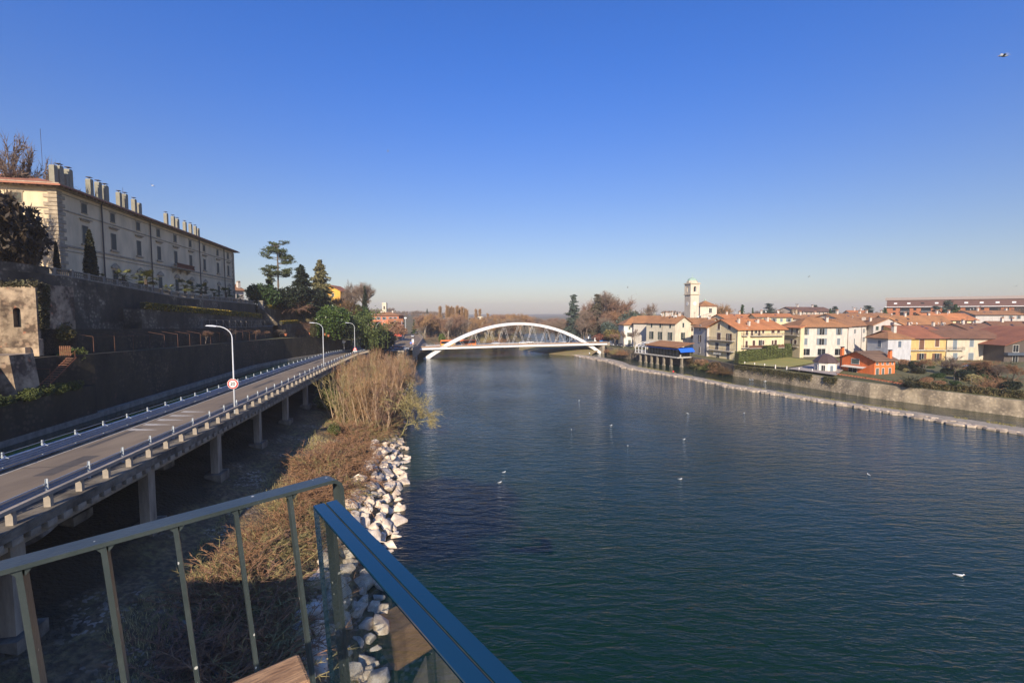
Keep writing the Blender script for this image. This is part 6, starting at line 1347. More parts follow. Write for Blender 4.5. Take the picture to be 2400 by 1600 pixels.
def shrub(seed, Rr=1.6, n=90, arch=True):
    rng = random.Random(seed); T, K = MB(), MB()
    for i in range(n):
        az_ = rng.uniform(0,6.28); el = rng.uniform(.15,1.4); L = Rr*rng.uniform(.6,1.2); p = Vector((rng.gauss(0,.3*Rr), rng.gauss(0,.3*Rr), 0)); pts = [p]
        d = Vector((math.cos(az_)*math.cos(el), math.sin(az_)*math.cos(el), math.sin(el)))
        for k in range(4): d = (d+Vector((rng.gauss(0,.18), rng.gauss(0,.18), -.22 if arch else rng.gauss(0,.1)))).normalized(); pts.append(pts[-1]+d*L/4)
        for a, b in zip(pts, pts[1:]):
            strip_twig(K, a, b, .016, rng)
            for k in range(5): c = a.lerp(b, rng.random()); e = (d+Vector((rng.gauss(0,.8), rng.gauss(0,.8), rng.gauss(0,.6)))).normalized(); strip_twig(K, c, c+e*rng.uniform(.12,.45)*Rr/1.6, .012, rng)
    T.tube((0,0,-.2),(0,0,Rr*.3),.04,n=4); return T, K
for i in range(3): tree_proto('shrub%d' % i, *shrub(300+i), bark, tw_brown)
# leafy crowns
def blob_crown(seed, blobs, size, dens, K=None):
    """leaf clumps scattered on and in the given ellipsoids, with gaps"""
    rng = random.Random(seed); K = K or MB()
    for cx, cy, cz, rx, ry, rzz in blobs:
        n = int(dens*rx*rzz*4)
        for i in range(n):
            d = Vector((rng.gauss(0,1), rng.gauss(0,1), rng.gauss(0,1))).normalized(); f = rng.uniform(.62,1.04) if rng.random() < .85 else rng.uniform(.1,.7); f *= 1+.22*noise.noise(d*2.3+Vector((seed,0,0))); p = Vector((cx+d.x*rx*f, cy+d.y*ry*f, cz+d.z*rzz*f))
            if noise.noise(p*.9+Vector((seed,3,1))) < -.28: continue
            leafq(K, p, rng.uniform(.6,1.3)*size, rng)
    return K
def pine(seed):
    rng = random.Random(seed); T = MB(); K = MB(); T.path([(0,0,-.5),(.3,0,8),(-.2,.1,15),(.5,0,20),(.3,.2,23)], [.5,.42,.34,.22,.08], 8)
    for i in range(38):
        z = rng.uniform(10.5,23); az_ = rng.uniform(0,6.28); L = (5.6*(1-abs((z-15.5)/10)**1.6)+.8)*rng.uniform(.7,1.1); p = Vector((.1,0,z)); q = p+Vector((math.cos(az_)*L, math.sin(az_)*L, rng.uniform(.2,1.6))); m = p.lerp(q,.5)+Vector((0,0,-.3)); T.path([p,m,q], [.13,.09,.04], 4)
        for j in range(7):
            c = m.lerp(q, rng.uniform(0,1.15))+Vector((rng.gauss(0,.7), rng.gauss(0,.7), rng.uniform(.1,.6)))
            for k in range(46):
                d = Vector((rng.gauss(0,.55), rng.gauss(0,.55), rng.gauss(0,.2))); leafq(K, c+d, rng.uniform(.12,.22), rng, asp=1.4)
    return T, K
def conifer(seed, H, rb, droop, tiers, size=.16, ratio=1.0, dense=1.0):
    rng = random.Random(seed); T = MB(); K = MB(); T.tube((0,0,-.4),(0,0,H*.97),.3,.04,n=7)
    for i in range(tiers):
        f = (i+.5)/tiers; z = H*(.04+.94*f); R_ = rb*((1-f)**ratio)*rng.uniform(.8,1.15)+.25
        for j in range(int((7+5*(1-f))*dense)):
            az_ = rng.uniform(0,6.28); L = R_*rng.uniform(.4,1.15)*(.75+.35*math.sin(az_*2+i*1.7)); z = H*(.04+.94*f)+rng.gauss(0,.25); dz_ = -droop*L; p = Vector((0,0,z)); q = p+Vector((math.cos(az_)*L, math.sin(az_)*L, dz_)); T.tube(p, q, .05, .02, n=3, cap=False)
            for k in range(int(10+L*16)):
                t = rng.uniform(.15,1.05); c = p.lerp(q, t)+Vector((rng.gauss(0,.20+.12*L*(1-t)), rng.gauss(0,.20+.12*L*(1-t)), rng.gauss(0,.10)-.05)); leafq(K, c, size*rng.uniform(.6,1.4), rng, asp=1.8)
    return T, K
pine_leaf = leafmat('pine_needles', (0.085,0.10,0.035), (0.055,0.075,0.028)); cedar_leaf = leafmat('golden_cedar_needles', (0.20,0.175,0.075), (0.11,0.11,0.05)); blue_cedar = leafmat('blue_cedar_needles', (0.075,0.10,0.075), (0.045,0.065,0.05)); mag_leaf = leafmat('glossy_leaf', (0.075,0.115,0.022), (0.03,0.055,0.014), rough=.35); bam_leaf = leafmat('bamboo_leaf', (0.14,0.17,0.045), (0.07,0.10,0.03)); oak_leaf = leafmat('withered_oak_leaf', (0.36,0.20,0.12), (0.24,0.14,0.085)); cyp_leaf = leafmat('cypress_leaf', (0.045,0.042,0.018), (0.022,0.026,0.012)); brown_leaf = leafmat('brown_leaf', (0.16,0.095,0.04), (0.08,0.055,0.028))
tree_proto('pine', *pine(5), bark, pine_leaf)
tree_proto('fir', *conifer(6, 15, 6.4, .25, 22, .22, .7, 1.9), bark, MATS['dark_leaf'])
tree_proto('cedar', *conifer(7, 17, 6.2, .22, 26, .22, .5, 2.0), bark, cedar_leaf)
tree_proto('bluecedar', *conifer(8, 16, 4.8, .12, 14, .2, .5, 1.5), bark, blue_cedar)
tree_proto('spruce', *conifer(9, 12, 3.6, .3, 18, .16, .9, 1.6), bark, MATS['green_leaf'])
def trunk_only(h, r=.25): m = MB(); m.path([(0,0,-.3),(.1,0,h*.5),(0,.1,h)], [r,r*.8,r*.3], 6); return m
tree_proto('magnolia', trunk_only(7), blob_crown(11, [(0,0,4.5,5,5,4.4),(2.6,.5,3.6,3.4,3.4,3.2),(-2.4,-.6,6.4,3.0,3.0,2.6),(.8,-1.5,7.4,2.8,2.8,2.4)], .24, 95), bark, mag_leaf)
tree_proto('darkbush', trunk_only(4), blob_crown(12, [(0,0,2.8,3.2,3.2,2.7),(2.0,.3,2.2,2.4,2.4,1.9),(-1.9,-.3,3.4,2.1,2.1,2.0)], .2, 95), bark, MATS['dark_leaf'])
tree_proto('greenbush', trunk_only(1.6,.08), blob_crown(13, [(0,0,1.3,1.3,1.3,1.2),(.7,.2,.9,1.0,1.0,.9),(-.6,0,1.8,.8,.8,.8)], .10, 240), bark, MATS['green_leaf'])
def bamboo(seed):
    rng = random.Random(seed); T = MB(); K = MB()
    for i in range(46):
        b = Vector((rng.gauss(0,1.7), rng.gauss(0,1.7), -.2)); az_ = math.atan2(b.y, b.x)+rng.gauss(0,.5); h = rng.uniform(7,11); q = b+Vector((0,0,h*.7)); e = q+Vector((math.cos(az_)*2.2, math.sin(az_)*2.2, h*.22)); T.path([b,q,e], [.045,.035,.012], 4)
        for j in range(75):
            t = rng.random(); c = (b.lerp(q, .35+.65*t*1.0) if rng.random() < .6 else q.lerp(e, t))+Vector((rng.gauss(0,.45), rng.gauss(0,.45), rng.gauss(0,.35))); leafq(K, c, rng.uniform(.08,.15), rng, asp=2.6)
    return T, K
tree_proto('bamboo', *bamboo(14), bam_leaf, bam_leaf)
tree_proto('oak', trunk_only(7), blob_crown(15, [(0,0,6,4.6,4.6,3.6),(3,0,4.6,3,3,2.4),(-3,.5,4.4,3,3,2.5),(.5,0,9,2.8,2.8,2.2)], .24, 42), bark, oak_leaf)
def cypress(seed, H=9, r=1.0):
    rng = random.Random(seed); K = MB(); T = MB(); T.tube((0,0,-.3),(0,0,H*.6),.15,.05,n=5)
    for i in range(2600):
        f = rng.random()**.8; rad = r*min(1,.55+2.2*f)*(1-f)**.62*1.12; a = rng.uniform(0,6.28); q = rad*rng.uniform(.8,1.08); leafq(K, (q*math.cos(a), q*math.sin(a), f*H), rng.uniform(.07,.16), rng, asp=2.0)
    c = MB(); K2 = K; K2.lathe([(r*.4,.1),(r*.78,H*.2),(r*.66,H*.45),(r*.38,H*.75),(.03,H*.97)], 8); return T, K
tree_proto('cypress', *cypress(16), bark, cyp_leaf)
def palm(seed):
    rng = random.Random(seed); T = MB(); T.path([(0,0,-.3),(.05,0,1.2),(0,.05,2.3)], [.24,.2,.18], 7); K = MB()
    for i in range(26):
        az_ = rng.uniform(0,6.28); el = rng.uniform(-.5,1.3); d = Vector((math.cos(az_)*math.cos(el), math.sin(az_)*math.cos(el), math.sin(el))); b = Vector((0,0,2.3)); q = b+d*rng.uniform(.7,1.1); strip_twig(K, b, q, .03, rng)
        s1 = d.cross(Vector((0,0,1))).normalized()
        for k in range(13):
            t = (k-6)/6*1.35; e = (d*math.cos(t)+s1*math.sin(t)+Vector((0,0,-.12*abs(t)))).normalized(); L = rng.uniform(.75,1.0)*(1-.15*abs(t)); c = q+e*L*.55; w = s1.cross(d).normalized().cross(e)*.05; K.add([q, c+w, q+e*L+Vector((0,0,-.15)), c-w], [(0,1,2,3)])
    return T, K
tree_proto('palm', *palm(17), mat('palm_trunk', (0.14,0.10,0.07), .95, var=.4, scale=6), leafmat('palm_leaf', (0.13,0.125,0.03), (0.07,0.08,0.022)))
def P_(key, u, vb, vt, D, label, name='bare_tree', cat='tree', wide=1.0, mk=None, z=None, group=None, rz=None):
    zb = zz(vb, D, u) if z is None else z; zt = zz(vt, D, u); p = at(u, (vb+vt)/2, D); return rtree(key, Vector((p.x, p.y, zb)), zt-zb, label, name, cat, group, rz, wide, mk)
# left hill
P_('broad0', 14, 0, 306, 78, 'tall bare tree at the left edge rising behind the dark evergreen', z=25, wide=.6, rz=1.0)
P_('darkbush', -22, 0, 438, 62, 'big dark russet tinged evergreen at the left edge hiding the end of the villa', 'evergreen_tree', z=26, wide=.66, mk=leafmat('russet_dark_leaf', (0.06,0.04,0.022), (0.022,0.018,0.011)))
P_('broad2', -90, 0, 400, 66, 'leaning bare tree half cut by the left edge of the picture', z=25.5, wide=.6)
P_('cypress', 193, 0, 536, 72, 'tall slim dark cypress standing before the villa corner', 'cypress', 'tree', z=26.2, wide=1.0); P_('cypress', 113, 0, 563, 69, 'thin small cypress against the sunlit end of the villa', 'cypress', 'tree', z=26.4, wide=.7)
for i, (u, vt, vc, D, lab) in enumerate(((290,628,650,78,'first sunlit palm behind the balustrade, nearest the cypress'),(342,630,648,86,'second sunlit palm behind the balustrade'),(233,640,652,71,'low dark palm behind the solid parapet near the cypress'),(395,664,682,94,'dark palm under the left end of the rust red balcony'),(432,652,675,99,'dark palm directly below the rust red balcony'),(470,660,682,106,'dark palm right of the rust red balcony'),(500,675,690,113,'small dark palm between two larger ones near the villa end'),(528,672,692,119,'dark palm near the far downpipe of the villa'),(562,690,702,130,'low bushy palm past the far corner of the villa'))):
    s_, _ = onw(u, -52.4, 650); p = W(-52.4, s_, T3(s_)-.1); zt = zz(vt, p.y, u); rtree('palm', p, max(2.2, zt-p.z), lab, 'palm_tree', 'palm', 'palms along the villa terrace', wide=1.15)
P_('pine', 640, 0, 562, 165, 'tall stone pine with bare lower trunk beside the villa', 'pine_tree', z=24, wide=.88); P_('fir', 696, 0, 618, 162, 'broad dark conifer right of the tall pine', 'conifer', z=23.5, wide=.95)
P_('spruce', 622, 0, 632, 172, 'green conifer half hidden behind the trunk of the tall pine', 'conifer', z=24, wide=.95, mk=pine_leaf); P_('cedar', 742, 0, 607, 180, 'golden green cedar with ragged top right of the dark conifer', 'cedar_tree', z=24, wide=.88)
P_('darkbush', 605, 0, 662, 150, 'low dark evergreen bush before the pine trunk', 'evergreen_bush', 'bush', z=23.6, mk=MATS['green_leaf']); P_('darkbush', 668, 0, 668, 156, 'dark rounded bush under the broad conifer', 'evergreen_bush', 'bush', z=22.8); P_('darkbush', 722, 0, 676, 168, 'dark bush between the broad conifer and the white walled house', 'evergreen_bush', 'bush', z=22.5)
for i, (u, vt, D, kk, mk_) in enumerate(((705,722,170,'darkbush',MATS['green_leaf']),(728,728,172,'darkbush',MATS['dark_leaf']),(745,715,180,'darkbush',MATS['dark_leaf']),(716,744,165,'shrub1',tw_red),(738,748,166,'shrub2',tw_red),(752,735,176,'darkbush',MATS['green_leaf']))): P_(kk, u, 0, vt, D, 'undergrowth bush on the hillside between the short hedges and the magnolia', 'bush', 'bush', z=zz(vt, D)-4, wide=1.2, group='hillside undergrowth', mk=mk_)
P_('shrub0', 690, 0, 690, 158, 'reddish bare shrub glowing under the broad conifer', 'shrub', 'shrub', z=23, mk=tw_red)
P_('broad1', 850, 0, 655, 205, 'large rounded bare tree at the end of the hill above the bamboo', z=17, wide=.95, rz=.3); P_('broad3', 808, 0, 652, 215, 'bare tree with fine grey crown left of the large rounded one', z=19, wide=.8); P_('broad2', 775, 0, 690, 190, 'brownish bare tree under the yellow hillside house', z=18, wide=1.0, mk=tw_brown)
P_('broad0', 815, 0, 700, 180, 'brown leafed tree among the bare trees above the bamboo', z=15, mk=brown_leaf, wide=1.0); P_('magnolia', 838, 0, 712, 185, 'dull green tree below the large rounded bare tree', 'evergreen_tree', z=14, mk=MATS['green_leaf'], wide=.7)
P_('spruce', 848, 0, 668, 200, 'dark narrow spruce inside the large rounded bare tree', 'conifer', z=17, wide=.5, mk=MATS['dark_leaf'])
P_('magnolia', 770, 0, 712, 146, 'large glossy green magnolia rising over the canal wall', 'evergreen_tree', z=13.5, wide=.95); P_('bamboo', 826, 0, 715, 156, 'tall feathery bamboo clump leaning over the third lamp', 'bamboo', 'bamboo', z=11, wide=1.15); P_('bamboo', 860, 0, 748, 160, 'lower bamboo clump behind the end of the viaduct', 'bamboo', 'bamboo', z=9.5, wide=1.4); P_('darkbush', 800, 0, 745, 148, 'dark laurel between the magnolia and the bamboo', 'evergreen_bush', 'bush', z=13); P_('darkbush', 880, 0, 772, 172, 'dark laurel thicket behind the tall pale pole', 'evergreen_bush', 'bush', z=7.5, wide=1.4)
P_('cypress', 723.5, 0, 742, 137, 'conical clipped tree between the lower hedge and the magnolia', 'cypress', 'tree', z=14.6, wide=1.5, mk=leafmat('cone_leaf', (0.085,0.075,0.025), (0.05,0.05,0.02)))
P_('oak', 905, 0, 758, 200, 'oak with withered pinkish brown leaves above the climbing road', 'oak_tree', z=10, wide=.95); P_('oak', 925, 0, 752, 230, 'second withered oak in front of the orange hillside building', 'oak_tree', z=9, wide=1.1); P_('oak', 880, 0, 752, 215, 'withered oak against the dark bamboo shade', 'oak_tree', z=9, wide=.8)
for i, (u, vt, kk) in enumerate(((601,772,tw_red),(622,774,tw_red),(656,770,tw_grey),(700,765,tw_red),(540,768,tw_grey),(480,772,tw_red))):
    s_, _ = onw(u, -43.9, 790); p = W(-43.9, s_, T1(s_)-.12); rtree('broad%d' % (i % 4), p, zz(vt, p.y, u)-p.z, ['small fruit tree with red twigs','second small fruit tree with red twigs','small grey fruit tree by the trellis end','reddish fruit tree near the cone tree','small grey tree espaliered by the dark wall','small red twigged tree by the dark wall'][i]+' on the path above the canal', 'fruit_tree', 'tree', mk=kk, wide=1.3)
for i, (u, v) in enumerate(((670,787),(727,784),(762,786),(770,789))):
    s_, _ = onw(u, L1(130)+1 if u < 700 else -37, v); p = at(u, v, 142 if u > 700 else 128); m = MB(); m.lathe([(.22,0),(.3,.3),(.4,.55),(.45,.6),(.45,.68)], 10); o = m.build('flower_pot', mat('terracotta', (0.50,0.17,0.08), .85, var=.15), loc=p); tag(o, ['terracotta pot on the canal wall below the hedges','terracotta pot on the canal wall beside the cone tree','terracotta pot at the corner of the canal wall','last terracotta pot on the canal wall under the magnolia'][i], 'plant pot', 'terracotta pots')
for u, v, D, s, lab in ((140,775,58,2.6,'round sunlit olive bush above the wooden gate'),(170,835,57,2.5,'green ivy bush hanging beside the wooden gate')):
    p = at(u, v, D); p.z -= s*.5; rtree('greenbush', p, s, lab, 'bush', 'bush', mk=MATS['hedge_green'] if v > 800 else leafmat('olive_leaf', (0.16,0.13,0.035), (0.08,0.07,0.03)), wide=1.2)
for i in range(7):
    p = W(-41.6+rnd.uniform(-.2,.2), 50+i*2.1, 12.3); rtree('darkbush' if i % 2 else 'greenbush', p, rnd.uniform(1.0,1.7), 'dark wet bush growing at the canal edge below the rusty stair', 'bush', 'bush', 'bushes at the canal edge', wide=1.3, mk=MATS['hedge_green'])
# hillside houses
P0, P1 = xy(545,185), xy(575,190); house('brown roofed annex with brick chimney past the far end of the villa', P0, P1, 12, 22, zz(678,185), 'gx', pinkw, tileA, 2.6, chim=((.9,.2,1.1,2.0),), front=((.5,6,1,1.6,'closed'),))
P0, P1 = xy(722,196), xy(772,205); house('white walled house with low red roof below the golden cedar', P0, P1, 12, 20, zz(694,196), 'gx', white_p, tileR, 1.9, front=((.3,4,1,1.4,'closed'),(.7,4,1,1.4,'closed')))
P0, P1 = xy(756,225), xy(800,225); house('saffron yellow house showing its gable between the cedar and the bare trees', P0, P1, 12, 22, zz(680,225), 'gy', plast('saffron', (0.80,0.42,0.07)), tileR, 2.6, front=((.6,8,1.2,1.6,'plain'),))
P0, P1 = xy(868,300), xy(935,300); house('orange red building with white windows below the distant church tower', P0, P1, 14, 10, zz(738,300), 'hip', plast('brick_red', (0.62,0.22,0.11)), tileA, 1.9, front=[(t,7.6,1.3,1.8,'open') for t in (.1,.3,.5,.72,.88)]+[(t,3.5,1.3,1.8,'plain') for t in (.1,.3,.5,.72,.88)], col='grey', chim=((.3,.5,1,1),(.7,.5,1,1.2)))
P0, P1 = xy(915,270), xy(943,272); house('small red house with white roof edge beside the withered oaks', P0, P1, 8, 10, zz(753,270), 'gx', plast('crimson', (0.55,0.10,0.06)), tileO, 1.5, front=((.4,6,1,1.4,'plain'),))
c_ = at(902,735,420); T = thing('bell_tower', 'slim pale church tower standing on the far left horizon', 'tower', (c_.x,c_.y,15)); m = MB(); h_ = zz(712,420)-15; m.box(-1.9,1.9,-1.9,1.9,0,h_); m.box(-2.2,2.2,-2.2,2.2,h_,h_+.6); m.box(-1.6,1.6,-1.6,1.6,h_+.6,h_+1.2); m.build('shaft', plast('far_tower', (0.72,0.63,0.48)), T); m = MB(); m.box(-.6,.6,-1.95,-1.9,h_-5,h_-2); m.build('opening', black, T)
P0, P1 = xy(1008,345), xy(1066,352); house('pale yellow factory building behind the tall poplars', P0, P1, 14, 6, zz(757,345), 'flat', cream, greyw, 0, front=[((i+.5)/6,10,1.6,2.2,'plain') for i in range(6)]+[((i+.5)/6,5,1.6,2.2,'plain') for i in range(6)], name='factory', cat='building')
P0, P1 = xy(1096,370), xy(1136,372); T = house('pale yellow factory block with a small round turret left of the arch crown', P0, P1, 14, 6, zz(757,370), 'flat', cream, greyw, 0, front=[((i+.5)/4,10,1.6,2.2,'plain') for i in range(4)], name='factory', cat='building'); m = MB(); m.lathe([(1.9,0),(1.9,4)], 10, (11,6,8.5)); m.lathe([(2.4,12.5),(2.4,13.3)], 10, (11,6,0)); m.build('turret', cream, T)
# ---- trees between the bridge and the horizon
r = random.Random(44)
BT = [('poplar0',1028,713,400),('poplar1',1045,712,395),('poplar2',1053,715,400),('poplar0',1060,716,402),('poplar2',1068,713,396),('poplar1',1074,718,405),('poplar0',1080,714,398),('poplar1',1088,719,402),('poplar2',1092,722,398),('poplar1',1114,721,420),('poplar0',1123,720,415),('poplar2',1142,732,430)]
for i, (k, u, vt, D) in enumerate(BT): P_(k, u, 0, vt, D, ('tall bare poplar in the row behind the left foot of the arch' if i < 9 else ['bare poplar left of the factory turret','bare poplar beside the factory turret','distant low poplar right of the factory turret'][i-9]), 'poplar_tree', z=4, wide=1.15, group='poplars behind the bridge' if i < 9 else None)
grp = 'bare trees beyond the bridge'
for i in range(105):
    u = r.uniform(985,1215); D = r.uniform(300,400) if u > 1050 else r.uniform(285,380); vt = 750+r.uniform(-13,18)-(6 if u < 1090 else 0); P_(r.choice(('broad0','broad1','broad2','broad3','pale0','pale1','pale2')), u, 0, vt, D, 'bare tree in the belt beyond the left half of the arch bridge', z=3.5, wide=r.uniform(.8,1.2), group=grp, mk=r.choice((tw_tan,tw_grey,tw_red,tw_tan)))
for i in range(38):
    u = r.uniform(1135,1245); D = r.uniform(380,470); vt = 730+abs(u-1195)*.2+r.uniform(-3,9); P_(r.choice(('pale0','pale1','pale2','broad1')), u, 0, vt, D, 'golden bare tree in the high rounded grove behind the arch crown', z=3.5, wide=r.uniform(.9,1.3), group='grove behind the arch crown', mk=r.choice((tw_tan,tw_red,tw_tan)))
for i in range(22):
    u = r.uniform(1180,1330); D = r.uniform(540,640); vt = 745+r.uniform(-3,6); P_(r.choice(('broad0','broad1','pale1')), u, 0, vt, D, 'hazy bare tree on the far river bend seen through the hangers', z=3, wide=r.uniform(1.0,1.5), group='trees on the far river bend', mk=r.choice((tw_red,tw_grey)))
for i in range(26):
    u = r.uniform(1280,1370); D = r.uniform(292,330); vt = 752-(u-1280)*.12+r.uniform(-6,8); P_(r.choice(('broad0','broad1','broad2','broad3')), u, 0, vt, D, 'dense bare tree behind the right half of the arch bridge', z=3.5, wide=r.uniform(.9,1.2), group='trees behind the right half of the arch', mk=r.choice((tw_brown,tw_grey,tw_red)))
for i in range(40):
    u = r.uniform(1365,1500); D = r.uniform(275,330); vt = 722+abs(u-1400)*.14+r.uniform(-10,22); P_(r.choice(('broad0','broad1','broad2','broad3')), u, 0, vt, D, 'bare tree on the wooded rise left of the white house', z=6, wide=r.uniform(.8,1.15), group='trees on the wooded rise', mk=r.choice((tw_brown,tw_grey,tw_red,tw_grey)))
P_('broad1', 1417, 0, 676, 300, 'highest bare tree on the wooded rise beside the blue cedar', z=7, wide=1.0, mk=tw_grey); P_('broad2', 1446, 0, 690, 300, 'broad bare crown just right of the highest tree on the rise', z=7, mk=tw_red); P_('broad3', 1395, 0, 694, 305, 'bare tree between the blue cedar and the highest tree', z=7, mk=tw_red); P_('broad0', 1466, 0, 704, 305, 'bare tree above the left end of the white three storey house', z=7, mk=tw_grey)
P_('broad0', 1530, 0, 706, 290, 'spiky bare tree above the roof of the white three storey house', z=7, wide=.8, mk=tw_grey); P_('bluecedar', 1347, 0, 689, 288, 'blue green cedar standing alone at the left of the wooded rise', 'cedar_tree', z=6, wide=.85); P_('bluecedar', 1404, 0, 688, 292, 'flat layered cedar inside the crown of the wooded rise', 'cedar_tree', z=7, wide=.9, mk=leafmat('brown_cedar', (0.10,0.085,0.05), (0.07,0.06,0.035)))
for u, vt, D in ((1480,725,285),(1500,722,290),(1515,728,280),(1545,727,285),(1560,724,300),(1490,735,272),(1432,752,262),(1585,728,320)): P_('darkbush' if u % 3 else 'broad3', u, 0, vt, D, 'dark green and brown tree behind the white three storey house', 'tree', z=6, wide=.7, group='dark trees behind the white house', mk=blue_cedar if u % 3 else tw_olive)
for u, vt, D, lab in ((1468,772,228,'pollarded bare tree left of the white house door'),(1494,768,226,'pollarded bare tree right of the white house door')): P_('pale1', u, 0, vt, D, lab, z=4.6, wide=.9, mk=tw_grey)
P_('greenbush', 1440, 0, 770, 250, 'yellow green willow bush on the rise right of the bridge end', 'bush', 'bush', z=7, mk=leafmat('willow_leaf', (0.22,0.20,0.05), (0.18,0.12,0.05)), wide=1.6); P_('broad1', 1445, 0, 779, 240, 'reddish bare tree on the square beyond the bridge end', z=4.8, mk=tw_red, wide=1.2)
P_('broad1', 1702, 0, 706, 330, 'pale hazy bare tree behind the church lantern', z=5, mk=tw_tan, wide=1.0)
for u, vt, D, kk, w_, lab in ((1751,713,330,'spruce',.9,'dark spruce above the orange roof'),(1776,720,330,'spruce',.5,'small ragged spruce right of the larger one'),(1815,710,330,'bluecedar',1.4,'wide dark cedar in the middle of the village skyline'),(1830,722,340,'broad1',1.2,'brownish bare tree beside the wide dark cedar'),(1845,722,345,'broad2',1.1,'bare tree between the wide cedar and the far manor'),(1925,714,380,'bluecedar',1.2,'dark cedar peeping above the far manor roof'),(1973,717,320,'bluecedar',1.1,'dark cedar right of the far manor'),(1962,722,330,'spruce',.8,'green conifer touching the far manor'),(2052,715,300,'bluecedar',1.5,'wide dark conifer above the brown roofs'),(2092,720,280,'spruce',1.1,'green conifer left of the apartment block'),(2242,703,265,'bluecedar',1.2,'big dark conifer in front of the apartment block'),(2262,712,262,'spruce',1.2,'second dark conifer in front of the apartment block'),(2215,716,268,'bluecedar',1.2,'lower dark conifer left of the big one before the apartment block'),(2360,718,262,'broad3',1.3,'grey bare tree in front of the right end of the apartment block'),(2395,716,255,'broad1',1.3,'bare tree cut by the right edge before the apartment block')):
    P_(kk, u, 0, vt, D, lab, 'conifer' if kk[0] in 'sb' and 'broad' not in kk else 'bare_tree', z=8, wide=w_, mk=(MATS['green_leaf'] if kk == 'spruce' else blue_cedar) if 'broad' not in kk else tw_grey)
for i in range(30):
    u = r.uniform(1560,2080); D = r.uniform(520,640); P_(r.choice(('broad0','broad1')), u, 0, 728+r.uniform(-3,4), D, 'faint bare tree on the horizon behind the village roofs', z=8, wide=1.4, group='horizon trees behind the village', mk=tw_grey)
# wooded hill on the left horizon, one mass
big = MB(); hm = bare(77, 14, .4, (3,4), 44, 4, .25, .72, .08, .07, 4)[1]
for i in range(420):
    u = r.uniform(845,1075) if i < 150 else r.uniform(850,2300); D = r.uniform(560,760) if i < 150 else r.uniform(640,900); x = (u-1200)/FPX*D; zb = ground_h(x, D)-2; s = r.uniform(.8,1.15); a = r.uniform(0,6.28); ca, sa = math.cos(a)*s, math.sin(a)*s
    o = len(big.v); big.v += [(x+v[0]*ca-v[1]*sa, D+v[0]*sa+v[1]*ca, zb+v[2]*s) for v in hm.v]; big.f += [tuple(q+o for q in f) for f in hm.f]; big.m += hm.m
o = big.build('hill_wood', tw_grey); tag(o, 'hazy brown wood along the whole far horizon and over the low hill at the left', 'wood', kind='stuff')
P_('cedar', 997, 0, 722, 640, 'lone dark pine on the skyline of the far wooded hill', 'pine_tree', z=22, mk=blue_cedar, wide=.7); P_('spruce', 965, 0, 748, 330, 'green spruce right of the distant lamp post', 'conifer', z=7, wide=.8)
P_('greenbush', 1032, 0, 780, 262, 'bright green ivy clad stump left of the orange bus', 'bush', 'bush', z=4.5, wide=.7, mk=leafmat('fresh_ivy', (0.14,0.17,0.03), (0.08,0.11,0.02)))
for i in range(26):
    u = r.uniform(985,1180); D = r.uniform(255,300); P_(r.choice(('shrub0','shrub1','shrub2','thicket1')), u, 0, 790+r.uniform(-14,8), D, 'brown bare bush on the bank behind the bridge roadway', 'shrub', 'shrub', z=3.0, wide=r.uniform(.9,1.4), group='bushes behind the bridge', mk=r.choice((tw_red,tw_brown,tw_olive)))
# ---- near bank vegetation
grp = 'saplings of the riverside thicket'
for i in range(84):
    s_ = 76+92*(i/84)**1.15+r.uniform(-2,2); w_ = r.uniform(-18,-5.0) if s_ > 96 else r.uniform(-15.5,-6.5); p = W(w_, s_, bank_z(w_, s_)-.2); h = 9.2-3.2*(s_-78)/90+r.uniform(-1.2,.8)
    rtree('thicket%d' % (i % 5), p, h, 'slender tan sapling in the dense riverside thicket beside the viaduct', 'sapling', 'tree', grp, wide=r.uniform(1.1,1.9), mk=r.choice((tw_tan,tw_brown,tw_olive,tw_brown,tw_tan,tw_red)))
grp = 'brown bramble bushes on the near bank'
for i in range(185):
    s_ = r.uniform(22,112); w_ = r.uniform(-13.8,-8.6) if s_ < 76 else r.uniform(-14,-6.8) if s_ < 84 else r.uniform(-15,-6)
    if nz(w_, s_, 4, .16) < -.32: continue
    p = W(w_, s_, bank_z(w_, s_)-.15); rtree('shrub%d' % (i % 3), p, r.uniform(1.3,2.9), 'brown leafless bramble bush on the sunny near river bank', 'bramble_bush', 'bush', grp, wide=r.uniform(1.0,1.9), mk=r.choice((tw_brown,tw_brown,tw_red,tw_olive)))
for u, v, D, s, w_, lab in ((765,932,80,4.2,1.0,'yellow green evergreen bush beside the viaduct piers at the thicket edge'),(783,1003,66,1.6,1.2,'small green bush at the top of the bramble slope'),(888,1035,74,2.2,1.3,'green bush just above the pale boulders'),(868,1050,70,1.6,1.2,'low mossy bush left of the green one above the boulders'),(930,905,118,3,.9,'olive bush hanging over the water beyond the thicket')):
    p = at(u, v, D); rtree('greenbush', Vector((p.x,p.y,p.z-s*.5)), s, lab, 'bush', 'bush', wide=w_, mk=leafmat('bank_leaf', (0.13,0.135,0.04), (0.06,0.075,0.025)))
T_, K_ = bare(401, 9, .15, (3,5), 40, 4, .40, .74, -.06, .03, 7, wander=.2); tree_proto('lean', T_, K_, mat('mossy_bark', (0.30,0.27,0.12), .9, var=.3), tw_olive)
p = W(-4.6, 78, .8); o = rtree('lean', p, 9.5, 'olive twigged tree leaning far out over the dark water', rz=2.0); o.rotation_euler = (R(18), R(58), R(-12))
p = W(-4.8, 86, .8); o = rtree('lean', p, 8.5, 'second leaning tree with branches drooping to the river', rz=1.0); o.rotation_euler = (R(-8), R(36), R(20))
p = W(-5.2, 118, .8); o = rtree('lean', p, 7.5, 'fan of grey branches over the water near the bridge abutment', mk=tw_grey); o.rotation_euler = (0, R(40), R(10))
